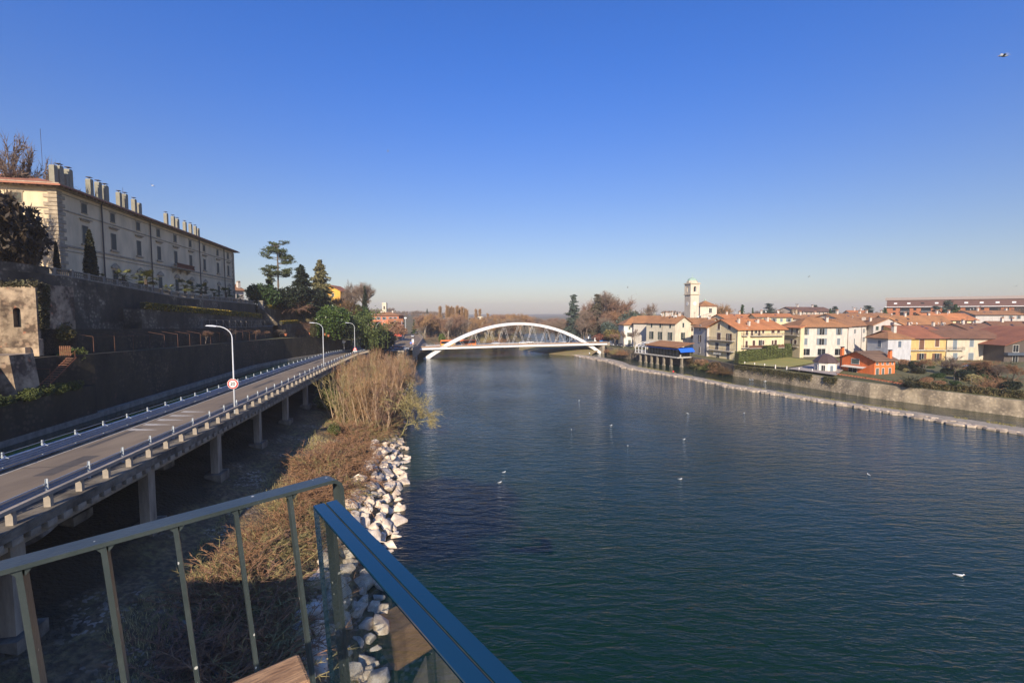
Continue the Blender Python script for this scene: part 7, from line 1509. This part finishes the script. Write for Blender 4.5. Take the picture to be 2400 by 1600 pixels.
p = W(-5.5, 150, .8); o = rtree('lean', p, 7.0, 'grey bare tree in front of the bridge abutment', mk=tw_grey); o.rotation_euler = (0, R(14), R(60))
# dry grass, one mass
r = random.Random(9); mb = MB()
for i in range(36000):
    s_ = r.uniform(18,100)*(r.random()**.3); w_ = r.uniform(-17.0,-6.5)
    if nz(w_, s_, 7, .3) < -.12: continue
    p = W(w_, s_, bank_z(w_, s_)-.02); h = r.uniform(.12,.38)*(1.6 if nz(w_, s_, 2, .5) > .25 else 1); a = r.uniform(0,6.28); dx, dy = math.cos(a)*.018, math.sin(a)*.018
    mb.add([(p.x-dx,p.y-dy,p.z),(p.x+dx,p.y+dy,p.z),(p.x+r.gauss(0,.1),p.y+r.gauss(0,.1),p.z+h)], [(0,1,2)])
o = mb.build('dry_grass', leafmat('dry_grass_blade', (0.46,0.36,0.17), (0.28,0.26,0.08))); tag(o, 'dry winter grass over the sloping bank between viaduct and river', 'grass', kind='stuff')
# boulders
def rock_mesh(seed):
    rng = random.Random(seed); bm_ = bmesh.new()
    for i in range(15):
        d = Vector((rng.gauss(0,1), rng.gauss(0,1), rng.gauss(0,1))).normalized(); bm_.verts.new((d.x*rng.uniform(.85,1.2), d.y*rng.uniform(.7,1.0), d.z*rng.uniform(.5,.75)))
    g_o = bmesh.ops.convex_hull(bm_, input=bm_.verts); bmesh.ops.delete(bm_, geom=[v for v in bm_.verts if not v.link_faces], context='VERTS')
    bmesh.ops.dissolve_limit(bm_, angle_limit=R(16), verts=bm_.verts, edges=bm_.edges); bmesh.ops.bevel(bm_, geom=list(bm_.edges), offset=.07, segments=2, affect='EDGES', profile=.6); bmesh.ops.triangulate(bm_, faces=bm_.faces)
    me = bpy.data.meshes.new('boulder'); bm_.to_mesh(me); bm_.free(); me.materials.append(rock_m); me.polygons.foreach_set('use_smooth', [True]*len(me.polygons)); me.set_sharp_from_angle(angle=R(32)); return me
def rock_mat():
    m = bpy.data.materials.new('limestone'); m.use_nodes = True; nt = m.node_tree; b = nt.nodes['Principled BSDF']; b.inputs['Roughness'].default_value = .85
    tc = nd(nt, 'ShaderNodeTexCoord'); oi = nd(nt, 'ShaderNodeObjectInfo'); n = nd(nt, 'ShaderNodeTexNoise'); n.inputs['Scale'].default_value = 1.6; n.inputs['Detail'].default_value = 9; n.inputs['Roughness'].default_value = .7
    ad = nd(nt, 'ShaderNodeVectorMath', operation='ADD'); nt.links.new(tc.outputs['Object'], ad.inputs[0]); nt.links.new(oi.outputs['Location'], ad.inputs[1]); nt.links.new(ad.outputs[0], n.inputs['Vector'])
    cr = nd(nt, 'ShaderNodeValToRGB'); cr.color_ramp.elements[0].position = .36; cr.color_ramp.elements[0].color = (.52,.43,.33,1); cr.color_ramp.elements[1].position = .62; cr.color_ramp.elements[1].color = (.88,.82,.70,1); nt.links.new(n.outputs['Fac'], cr.inputs[0])
    c2 = nd(nt, 'ShaderNodeValToRGB'); c2.color_ramp.elements[0].color = (.78,.75,.72,1); c2.color_ramp.elements[1].color = (1.0,.88,.76,1); nt.links.new(oi.outputs['Random'], c2.inputs[0])
    mx = nd(nt, 'ShaderNodeMix', data_type='RGBA', blend_type='MULTIPLY'); mx.inputs['Factor'].default_value = 1; nt.links.new(cr.outputs[0], mx.inputs['A']); nt.links.new(c2.outputs[0], mx.inputs['B']); nt.links.new(mx.outputs['Result'], b.inputs['Base Color'])
    bp = nd(nt, 'ShaderNodeBump'); bp.inputs['Distance'].default_value = .09; nt.links.new(n.outputs['Fac'], bp.inputs['Height']); nt.links.new(bp.outputs[0], b.inputs['Normal']); return m
rock_m = rock_mat(); RK = [rock_mesh(i) for i in range(9)]; r = random.Random(12); placed = []
for i in range(40000):
    if len(placed) >= 296: break
    s_ = r.uniform(19,78) if r.random() < .93 else r.uniform(82,150); big_ = s_ < 70; w_ = r.uniform(-8.0,-3.2) if s_ < 74 else r.uniform(-6.2,-3.8); w_ += max(0, (34-s_))*.03; rad = (r.uniform(.45,.75) if r.random() < .45 else r.uniform(.75,1.2)) if big_ else r.uniform(.35,.7)
    if any((w_-a)**2+(s_-b)**2 < (.51*(rad+c))**2 for a, b, c in placed): continue
    placed.append((w_, s_, rad)); z = max(-.25, bank_z(w_, s_))+rad*.18; o = put('boulder', RK[i % 9], None, W(w_, s_, z), r.uniform(0,6.28), (rad*r.uniform(.9,1.25), rad*r.uniform(.85,1.1), rad*r.uniform(.95,1.45))); o.rotation_euler = (r.uniform(-.5,.5), r.uniform(-.5,.5), r.uniform(0,6.28)); tag(o, 'pale limestone boulder in the riprap along the near river edge', 'boulder', 'riprap boulders')
dw = mat('bleached_driftwood', (0.55,0.46,0.34), .9, var=.35, scale=6)
for i, (u, v, L_, a_, lab) in enumerate(((655,1225,1.6,1.0,'splintered pale dead branch lying in the brown brambles'),(838,1172,2.2,.5,'bleached driftwood log wedged among the riprap boulders'),(868,1000,1.8,.3,'grey dead branch at the top of the riprap below the thicket'))):
    p = gz(u, v, 2.6 if i != 1 else 1.6); m = MB()
    for k in range(4 if i == 0 else 2): m.path([(0,k*.12,.05),(L_*.5,k*.2,.25+k*.08),(L_,k*.34-.1,.2+k*.12)], [.09,.06,.02], 5)
    tag(m.build('dead_branch', dw, loc=p, rz=a_), lab, 'driftwood')
# ---- garden plants on the right bank
r = random.Random(31)
P_('pale0', 2219, 888, 830, 128, 'spreading bare fruit tree in the garden before the ochre row house', wide=1.9, mk=tw_grey)
for u, vt, D, z, kk, w_, mk_, lab in ((2150,850,150,4.3,'darkbush',.9,MATS['green_leaf'],'dark green laurel right of the orange house'),(2170,845,140,4,'darkbush',1.0,MATS['dark_leaf'],'dark bush behind the spreading fruit tree'),(2245,862,128,3.8,'darkbush',1.0,MATS['dark_leaf'],'low dark bush under the spreading fruit tree'),(2290,866,118,3.7,'darkbush',1.2,MATS['dark_leaf'],'dark garden bush above the embankment wall'),(2330,852,122,3.8,'darkbush',1.1,cyp_leaf,'tall dark garden bush left of the dark brown house'),(2375,868,110,3.6,'shrub1',1.1,tw_brown,'rusty bare shrub at the right edge above the wall'),(2350,878,108,3.6,'shrub0',1.2,tw_brown,'brown tangled shrub near the right edge above the wall'),(2205,886,120,3.7,'greenbush',1.2,MATS['green_leaf'],'small green garden bush beside the stone steps'),(2225,893,116,3.7,'greenbush',1.5,MATS['hedge_green'],'yellowish garden bush above the wall'),(1746,826,170,4,'greenbush',1.2,MATS['hedge_green'],'round bush at the corner of the balcony house'),(2112,850,140,4,'greenbush',1.2,MATS['green_leaf'],'bright green shrub touching the orange house'),(2310,880,112,3.6,'shrub2',1.3,tw_olive,'olive bare shrub above the wall'),(2400,890,105,3.5,'darkbush',1.0,MATS['dark_leaf'],'dark bush at the right edge on the wall top')):
    P_(kk, u, 0, vt, D, lab, 'bush' if kk != 'shrub1' else 'shrub', 'bush', z=z, wide=w_, mk=mk_)
for i in range(60):
    u = r.uniform(2130,2410); D = r.uniform(108,152); P_(r.choice(('shrub0','shrub1','shrub2','darkbush','greenbush','darkbush')), u, 0, 735+16.6*FPX/D-r.uniform(1,13), D, 'tangled dark winter shrub in the shady garden right of the stone steps', 'shrub', 'shrub', z=3.9, wide=r.uniform(.9,1.6), group='shrubs of the dark garden', mk=r.choice((tw_brown,MATS['dark_leaf'],MATS['green_leaf'],cyp_leaf,tw_olive)))
for i in range(5):
    u = (2190,2262,2330,2372,2405)[i]; P_('broad%d' % (i % 4), u, 0, (838,846,838,846,850)[i], (132,126,122,118,112)[i], ['small bare tree left of the slate blue car','small bare tree below the slate blue car','small bare tree before the dark brown house','bare tree near the right edge of the garden','bare tree cut by the right edge above the wall'][i], z=3.9, wide=1.2, mk=tw_grey if i % 2 else tw_brown)
# ivy over the wall below the lawn, overgrown bank under the balcony house
for (ua, ub, n_, lab, cl) in ((1722,1906,26,'ivy hanging over the embankment wall below the lawn','ivy_dark'),(1934,1965,5,'ivy hanging over the wall below the garden pavilion','ivy_dark')):
    mb = MB(); 
    for i in range(n_*150):
        u = r.uniform(ua, ub); k = 0
        for q in range(5, 8):
            a, b = ray(u, 870); A_, B_ = QL[q], QL[q+1]; den = (a*(B_.y-A_.y)-(B_.x-A_.x)); t = (A_.x-a*A_.y)/den
            if 0 <= t <= 1:
                p = A_.lerp(B_, t); cut = 1.5+1.4*nz(u*.06, 2.2)+.5*nz(u*.3, 1); z = 3.95-abs(r.gauss(0,.55))*cut; leafq(mb, (p.x-.25-r.random()*.25-(3.8-z)*.1, p.y-.15, z), r.uniform(.08,.17), r); break
    o = mb.build('wall_ivy', leafmat('wall_ivy_leaf', (0.10,0.085,0.035), (0.055,0.055,0.02))); tag(o, lab, 'ivy')
for i in range(16):
    u = 1632+i*5.4; D = 184-i*1.7; P_(r.choice(('greenbush','shrub0','shrub2')), u, 0, 838+i*1.2+r.uniform(-5,4), D, 'scrubby bush on the steep bank below the yellow balcony house', 'bush', 'bush', z=.8, wide=1.2, group='scrub on the bank below the balcony house', mk=r.choice((tw_brown,MATS['hedge_green'],tw_olive,brown_leaf)))
for i in range(12):
    u = 1424+i*4.4; D = 231-i*1.4; P_(r.choice(('shrub0','shrub1')), u, 0, 812+r.uniform(0,10), D, 'dry creeper bush on the quay wall right of the bridge', 'bush', 'bush', z=2.2, wide=1.0, group='creepers on the quay wall', mk=r.choice((tw_olive,tw_brown)))
for i in range(22):
    u = 1440+i*2.9; p = at(u, 803, 244-i*.7)
# trellis in the right garden and steps on the wall
tl = thing('garden_trellis', 'leaning wooden garden trellis above the embankment wall at the right', 'trellis', at(2262,902,112)); 
for k, (u0, u1) in enumerate(((2235,2248),(2276,2302))):
    a, b = at(u0,905,113), at(u1,907,111); O2 = tl.location
    for z in (.6,1.2,1.8): m = MB(); m.beam(a-O2+Vector((0,0,z)), b-O2+Vector((0,0,z)), .06, .08); m.build('slat', wf, tl)
    for q in (a, b): m = MB(); m.beam(q-O2+Vector((0,0,-.4)), q-O2+Vector((0,0,2.3)), .09, .09, up=(0,1,0)); m.build('post', wf, tl)
m = MB()
for i in range(7): m.box(-1.6,1.6,i*.35,i*.35+.35,-1.5,.05+i*.24)
p = gz(2150,914,2.6); o = m.build('stone_steps', emb_m, loc=(p.x,p.y,2.2), rz=R(-20)); tag(o, 'short flight of stone steps up to the garden right of the orange house', 'steps')
# timber pergola with planters on the wall before the orange house
pg2 = thing('planter_shelf', 'long shelf of terracotta planters on the wall before the orange house', 'planters', gz(1990,878,3.9)); O2 = pg2.location.copy(); terr = MATS['terracotta']
for i in range(22):
    u = 1968+i*7.2; D = 129-i*.85; p = at(u, 800, D); p.z = 4.15; m = MB(); m.box(-.42,.42,-.2,.2,0,.36); m.build('planter', terr, pg2, p-O2, R(-50)); mb = MB()
    for k in range(26): leafq(mb, (r.gauss(0,.3), r.gauss(0,.15), .38+abs(r.gauss(0,.22))), r.uniform(.05,.1), r)
    mb.build('plant', MATS['hedge_green'] if i % 3 else brown_leaf, pg2, p-O2)
# a few motorbikes and cars on the square right of the bridge
for i, (u, cn, c_, lab) in enumerate(((1436,'grey',(.40,.41,.43),'grey hatchback parked on the square just right of the bridge pillar'),(1446,'black',(.025,.03,.035),'black hatchback parked second on the square'),(1456,'charcoal',(.07,.08,.09),'charcoal hatchback parked in front of the reddish tree on the square'),(1478,'navy',(.03,.05,.08),'navy hatchback parked between the two pollarded trees'),(1503,'black',(.025,.03,.035),'black hatchback parked beside the restaurant veranda'))):
    p = at(u, 800, 238-i*3.5); p.z = 4.85; place(car_proto('hatch', cn, c_), p, R(100), lab)
# sign boards at the square
for u, D, w_, h_, lab in ((1399,262,3.0,2.6,'pale double notice board at the far right end of the bridge'),(1379,262,.5,3.2,'slim white post sign left of the notice board')):
    p = at(u, 797, D); m = MB(); m.box(-w_/2,w_/2,-.05,.05,.5,h_); m.box(-w_/2,-w_/2+.12,-.06,.06,-.6,h_); m.box(w_/2-.12,w_/2,-.06,.06,-.6,h_); o = m.build('notice_board', white, loc=(p.x,p.y,5.2)); tag(o, lab, 'sign')
P_('darkbush', 1420, 0, 779, 262, 'rusty red hedge on the rise behind the bright blue car', 'hedge', 'hedge', z=5, wide=1.6, mk=leafmat('beech_leaf', (0.28,0.10,0.06), (0.2,0.08,0.05)))
# ---------------------------------------------------------------- people and birds
def person(label, loc, rz, top, legs, pose='stand', hat=None):
    me = bpy.data.meshes.new('body'); J = {}
    if pose == 'stand': pts = [('pel',(0,0,.95),.15),('sp',(0,0,1.2),.16),('ch',(0,0,1.4),.17),('nk',(0,0,1.52),.065),('hd',(0,-.02,1.66),.10),('ht',(0,-.01,1.76),.08),('hl',(-.1,0,.9),.11),('kl',(-.11,-.03,.5),.075),('al',(-.11,0,.09),.05),('fl',(-.11,-.16,.04),.045),('hr',(.1,0,.9),.11),('kr',(.11,.03,.5),.075),('ar',(.11,.06,.09),.05),('fr',(.11,-.1,.04),.045),('sl',(-.2,0,1.42),.07),('el',(-.26,.03,1.14),.05),('wl',(-.24,-.08,.9),.035),('dl',(-.24,-.1,.8),.04),('sr',(.2,0,1.42),.07),('er',(.26,.03,1.14),.05),('wr',(.24,-.08,.9),.035),('dr',(.24,-.1,.8),.04)]
    else: pts = [('pel',(0,0,.45),.17),('sp',(0,-.1,.68),.17),('ch',(0,-.22,.86),.18),('nk',(0,-.28,.98),.065),('hd',(0,-.33,1.1),.10),('ht',(0,-.33,1.2),.08),('hl',(-.1,-.05,.42),.11),('kl',(-.18,-.45,.5),.08),('al',(-.15,-.35,.08),.05),('fl',(-.15,-.5,.04),.045),('hr',(.1,-.05,.42),.11),('kr',(.18,-.45,.5),.08),('ar',(.15,-.35,.08),.05),('fr',(.15,-.5,.04),.045),('sl',(-.2,-.22,.88),.07),('el',(-.25,-.4,.68),.05),('wl',(-.12,-.58,.62),.035),('dl',(-.08,-.65,.6),.04),('sr',(.2,-.22,.88),.07),('er',(.25,-.4,.68),.05),('wr',(.12,-.58,.62),.035),('dr',(.08,-.65,.6),.04)]
    ix = {p[0]: i for i, p in enumerate(pts)}; ed = [('pel','sp'),('sp','ch'),('ch','nk'),('nk','hd'),('hd','ht'),('pel','hl'),('hl','kl'),('kl','al'),('al','fl'),('pel','hr'),('hr','kr'),('kr','ar'),('ar','fr'),('ch','sl'),('sl','el'),('el','wl'),('wl','dl'),('ch','sr'),('sr','er'),('er','wr'),('wr','dr')]
    me.from_pydata([p[1] for p in pts], [(ix[a],ix[b]) for a, b in ed], []); o = bpy.data.objects.new('person', me); C.objects.link(o); md = o.modifiers.new('skin', 'SKIN'); me.skin_vertices[0].data[0].use_root = True
    for i, p in enumerate(pts): me.skin_vertices[0].data[i].radius = (p[2], p[2]*.8)
    sb = o.modifiers.new('sub', 'SUBSURF'); sb.levels = 1; sb.render_levels = 2
    m = bpy.data.materials.new('clothes'); m.use_nodes = True; nt = m.node_tree; b = nt.nodes['Principled BSDF']; tc = nd(nt, 'ShaderNodeTexCoord'); sp = nd(nt, 'ShaderNodeSeparateXYZ'); nt.links.new(tc.outputs['Object'], sp.inputs[0]); cr = nd(nt, 'ShaderNodeValToRGB'); cr.color_ramp.interpolation = 'CONSTANT'
    k = (.95,1.56,1.9) if pose == 'stand' else (.5,1.02,1.5); mr = nd(nt, 'ShaderNodeMath', operation='DIVIDE'); mr.inputs[1].default_value = 2; nt.links.new(sp.outputs[2], mr.inputs[0]); nt.links.new(mr.outputs[0], cr.inputs[0]); e = cr.color_ramp.elements; e[0].color = (*legs,1); e[1].position = k[0]/2; e[1].color = (*top,1); x = e.new(k[1]/2); x.color = (.42,.25,.18,1); b.inputs['Roughness'].default_value = .9; nt.links.new(cr.outputs[0], b.inputs['Base Color']); me.materials.append(m)
    o.location = loc; o.rotation_euler = (0,0,rz); tag(o, label, 'person'); h = MB(); z0, y0 = (1.74,0) if pose == 'stand' else (1.18,-.33); h.lathe([(.115,-.08),(.125,0),(.10,.08),(.03,.12)], 10, (0,y0+.01,z0-.02)); h.build('hair' if not hat else 'hat', mat('hair_dark' if not hat else 'red_cap', (0.03,0.02,0.015) if not hat else (.6,.04,.03), .8), o); return o
p = gz(1578,875.5,.62); person('person in a red jacket sitting on the breakwater below the restaurant', p, R(160), (.72,.03,.03), (.03,.035,.05), 'sit'); p = gz(1381.5,833.0,.5); person('person in a white jacket standing on the breakwater tip under the bridge', p, R(10), (.72,.72,.74), (.03,.05,.10))
p = gz(1373,806,5.5); person('person in light clothes walking on the far right of the bridge footpath', bpt(bx_at(1381,16.5),16.5), R(90), (.5,.5,.48), (.1,.1,.12)); person('person in a pale coat walking beside the left arch foot', bpt(bx_at(1030,1.3),1.3), R(100), (.6,.5,.4), (.05,.05,.06))
gw = mat('gull_white', (0.80,0.80,0.78), .7, var=.08); gg = mat('gull_grey', (0.30,0.32,0.34), .7, var=.1)
def gull(label, loc, rz, swim=True, s=1.0, group=None, name='gull', roll=0, m1=None):
    m1 = m1 or gw; t = thing(name, label, 'bird', loc, rz, group); b = MB(); prof = [(.01,-.26),(.05,-.2),(.09,-.05),(.10,.05),(.07,.16),(.05,.2)]; vs = []; n = 8
    for r_, x in prof:
        for i in range(n): q = 2*PI*i/n; vs.append((x*s*1.2, r_*math.cos(q)*s*1.1, (.07+r_*math.sin(q)*.9+max(0,x)*.35)*s))
    b.add(vs, [(j*n+i, j*n+(i+1)%n, (j+1)*n+(i+1)%n, (j+1)*n+i) for j in range(len(prof)-1) for i in range(n)]+[tuple(range(n-1,-1,-1)), tuple(range(5*n,6*n))]); b.lathe([(.01,-.055),(.045,-.03),(.055,0),(.045,.04),(.01,.055)], 8, (.27*s,0,.22*s if swim else .14*s)); b.prism([(-.25*s,-.05*s,.07*s),(-.42*s,-.04*s,.08*s),(-.42*s,.04*s,.08*s),(-.25*s,.05*s,.07*s)], (0,0,.015*s)); b.build('body', m1, t, smooth=True)
    k = MB(); k.lathe([(.018,0),(.004,.08)], 5); o = k.build('beak', mat('beak_orange', (.6,.25,.04), .6), t, (.315*s,0,.22*s if swim else .14*s)); o.rotation_euler = (0,R(95),0)
    for sg_ in (-1, 1):
        w = MB()
        if swim: w.add([(.12*s,sg_*.09*s,.14*s),(-.3*s,sg_*.05*s,.13*s),(-.2*s,sg_*.12*s,.08*s),(.08*s,sg_*.125*s,.08*s)], [(0,1,2,3)])
        else: w.add([(.12*s,sg_*.05*s,.1*s),(-.08*s,sg_*.05*s,.1*s),(-.02*s,sg_*.35*s,.27*s),(.14*s,sg_*.33*s,.27*s),(-.12*s,sg_*.75*s,.2*s)], [(0,1,2,3),(3,2,4)])
        w.build('wing', gg if m1 is gw else m1, t)
    return t
GL = [(1357,939),(1432,997),(1612,969),(1744,968),(1471,1045),(1603,1030),(1171,1131),(1181,1107),(1594,1123),(2036,1113),(1339,1007),(2248,1349)]
LB = ['gull on the water left of the reflection of the restaurant','gull in midstream below the breakwater','gull floating on the pale reflection below the yellow house','gull floating right of the pale reflection','gull in midstream, left one of the middle pair','gull in midstream, right one of the middle pair','lower gull of the two close together near the boulders','upper gull of the two close together near the boulders','gull alone in the lower middle of the river','gull alone on the right side of the river','tiny gull near the middle of the river','largest gull at the lower right of the river']
for (u, v), lab in zip(GL, LB): gull(lab, gz(u, v, -.03), rnd.uniform(0,6.28), True, .95 if u == 2248 else .72)
gull('left one of two white swans resting below the breakwater tip', gz(1359,837.5,-.02), 2.0, True, 2.4, name='swan'); gull('right one of two white swans resting below the breakwater tip', gz(1366,837,-.02), .5, True, 2.8, name='swan')
for (u, v), lab in zip(((1758,890),(1764,890.5),(1793,894)), ('left gull of the pair at the foot of the ivy wall','right gull of the pair at the foot of the ivy wall','single gull at the foot of the ivy wall')): gull(lab, gz(u, v, -.03), rnd.uniform(0,6.28), True, 1.3)
for u, v, D, s, lab, m_ in ((2352,134,30,1.0,'dark bird flying at the upper right of the sky',gg),(357,436,70,1.0,'tiny white gull flying above the villa roof',gw),(909,355,90,.9,'faint dark bird high above the river',gg),(1896,649,120,1.4,'dark bird flying over the village skyline',gg),(1471,674,110,1.2,'bird flying left of the bell tower',gg),(1491,690,130,1.2,'white gull gliding above the white house',gw),(2382,671,110,1.3,'dark bird above the apartment block',gg)):
    o = gull(lab, at(u, v, D), rnd.uniform(-.6,.6)+(2.6 if u == 2352 else 0), False, s*(.75 if u == 2352 else .6), name='flying_bird', m1=m_); o.rotation_euler[0] = R(-25)
# ---------------------------------------------------------------- haze: one even body of air round the whole scene
h = MB(); h.box(-2600,2600,-700,3600,-12,95); hz = bpy.data.materials.new('haze_air'); hz.use_nodes = True; nt = hz.node_tree; nt.nodes.remove(nt.nodes['Principled BSDF']); pv_ = nd(nt, 'ShaderNodeVolumePrincipled'); pv_.inputs['Color'].default_value = (.98,.93,.90,1); pv_.inputs['Density'].default_value = HAZE; pv_.inputs['Anisotropy'].default_value = 0.12
nt.links.new(pv_.outputs[0], nt.nodes['Material Output'].inputs['Volume'])
if HAZE > 0: o = h.build('haze', hz); tag(o, kind='stuff')
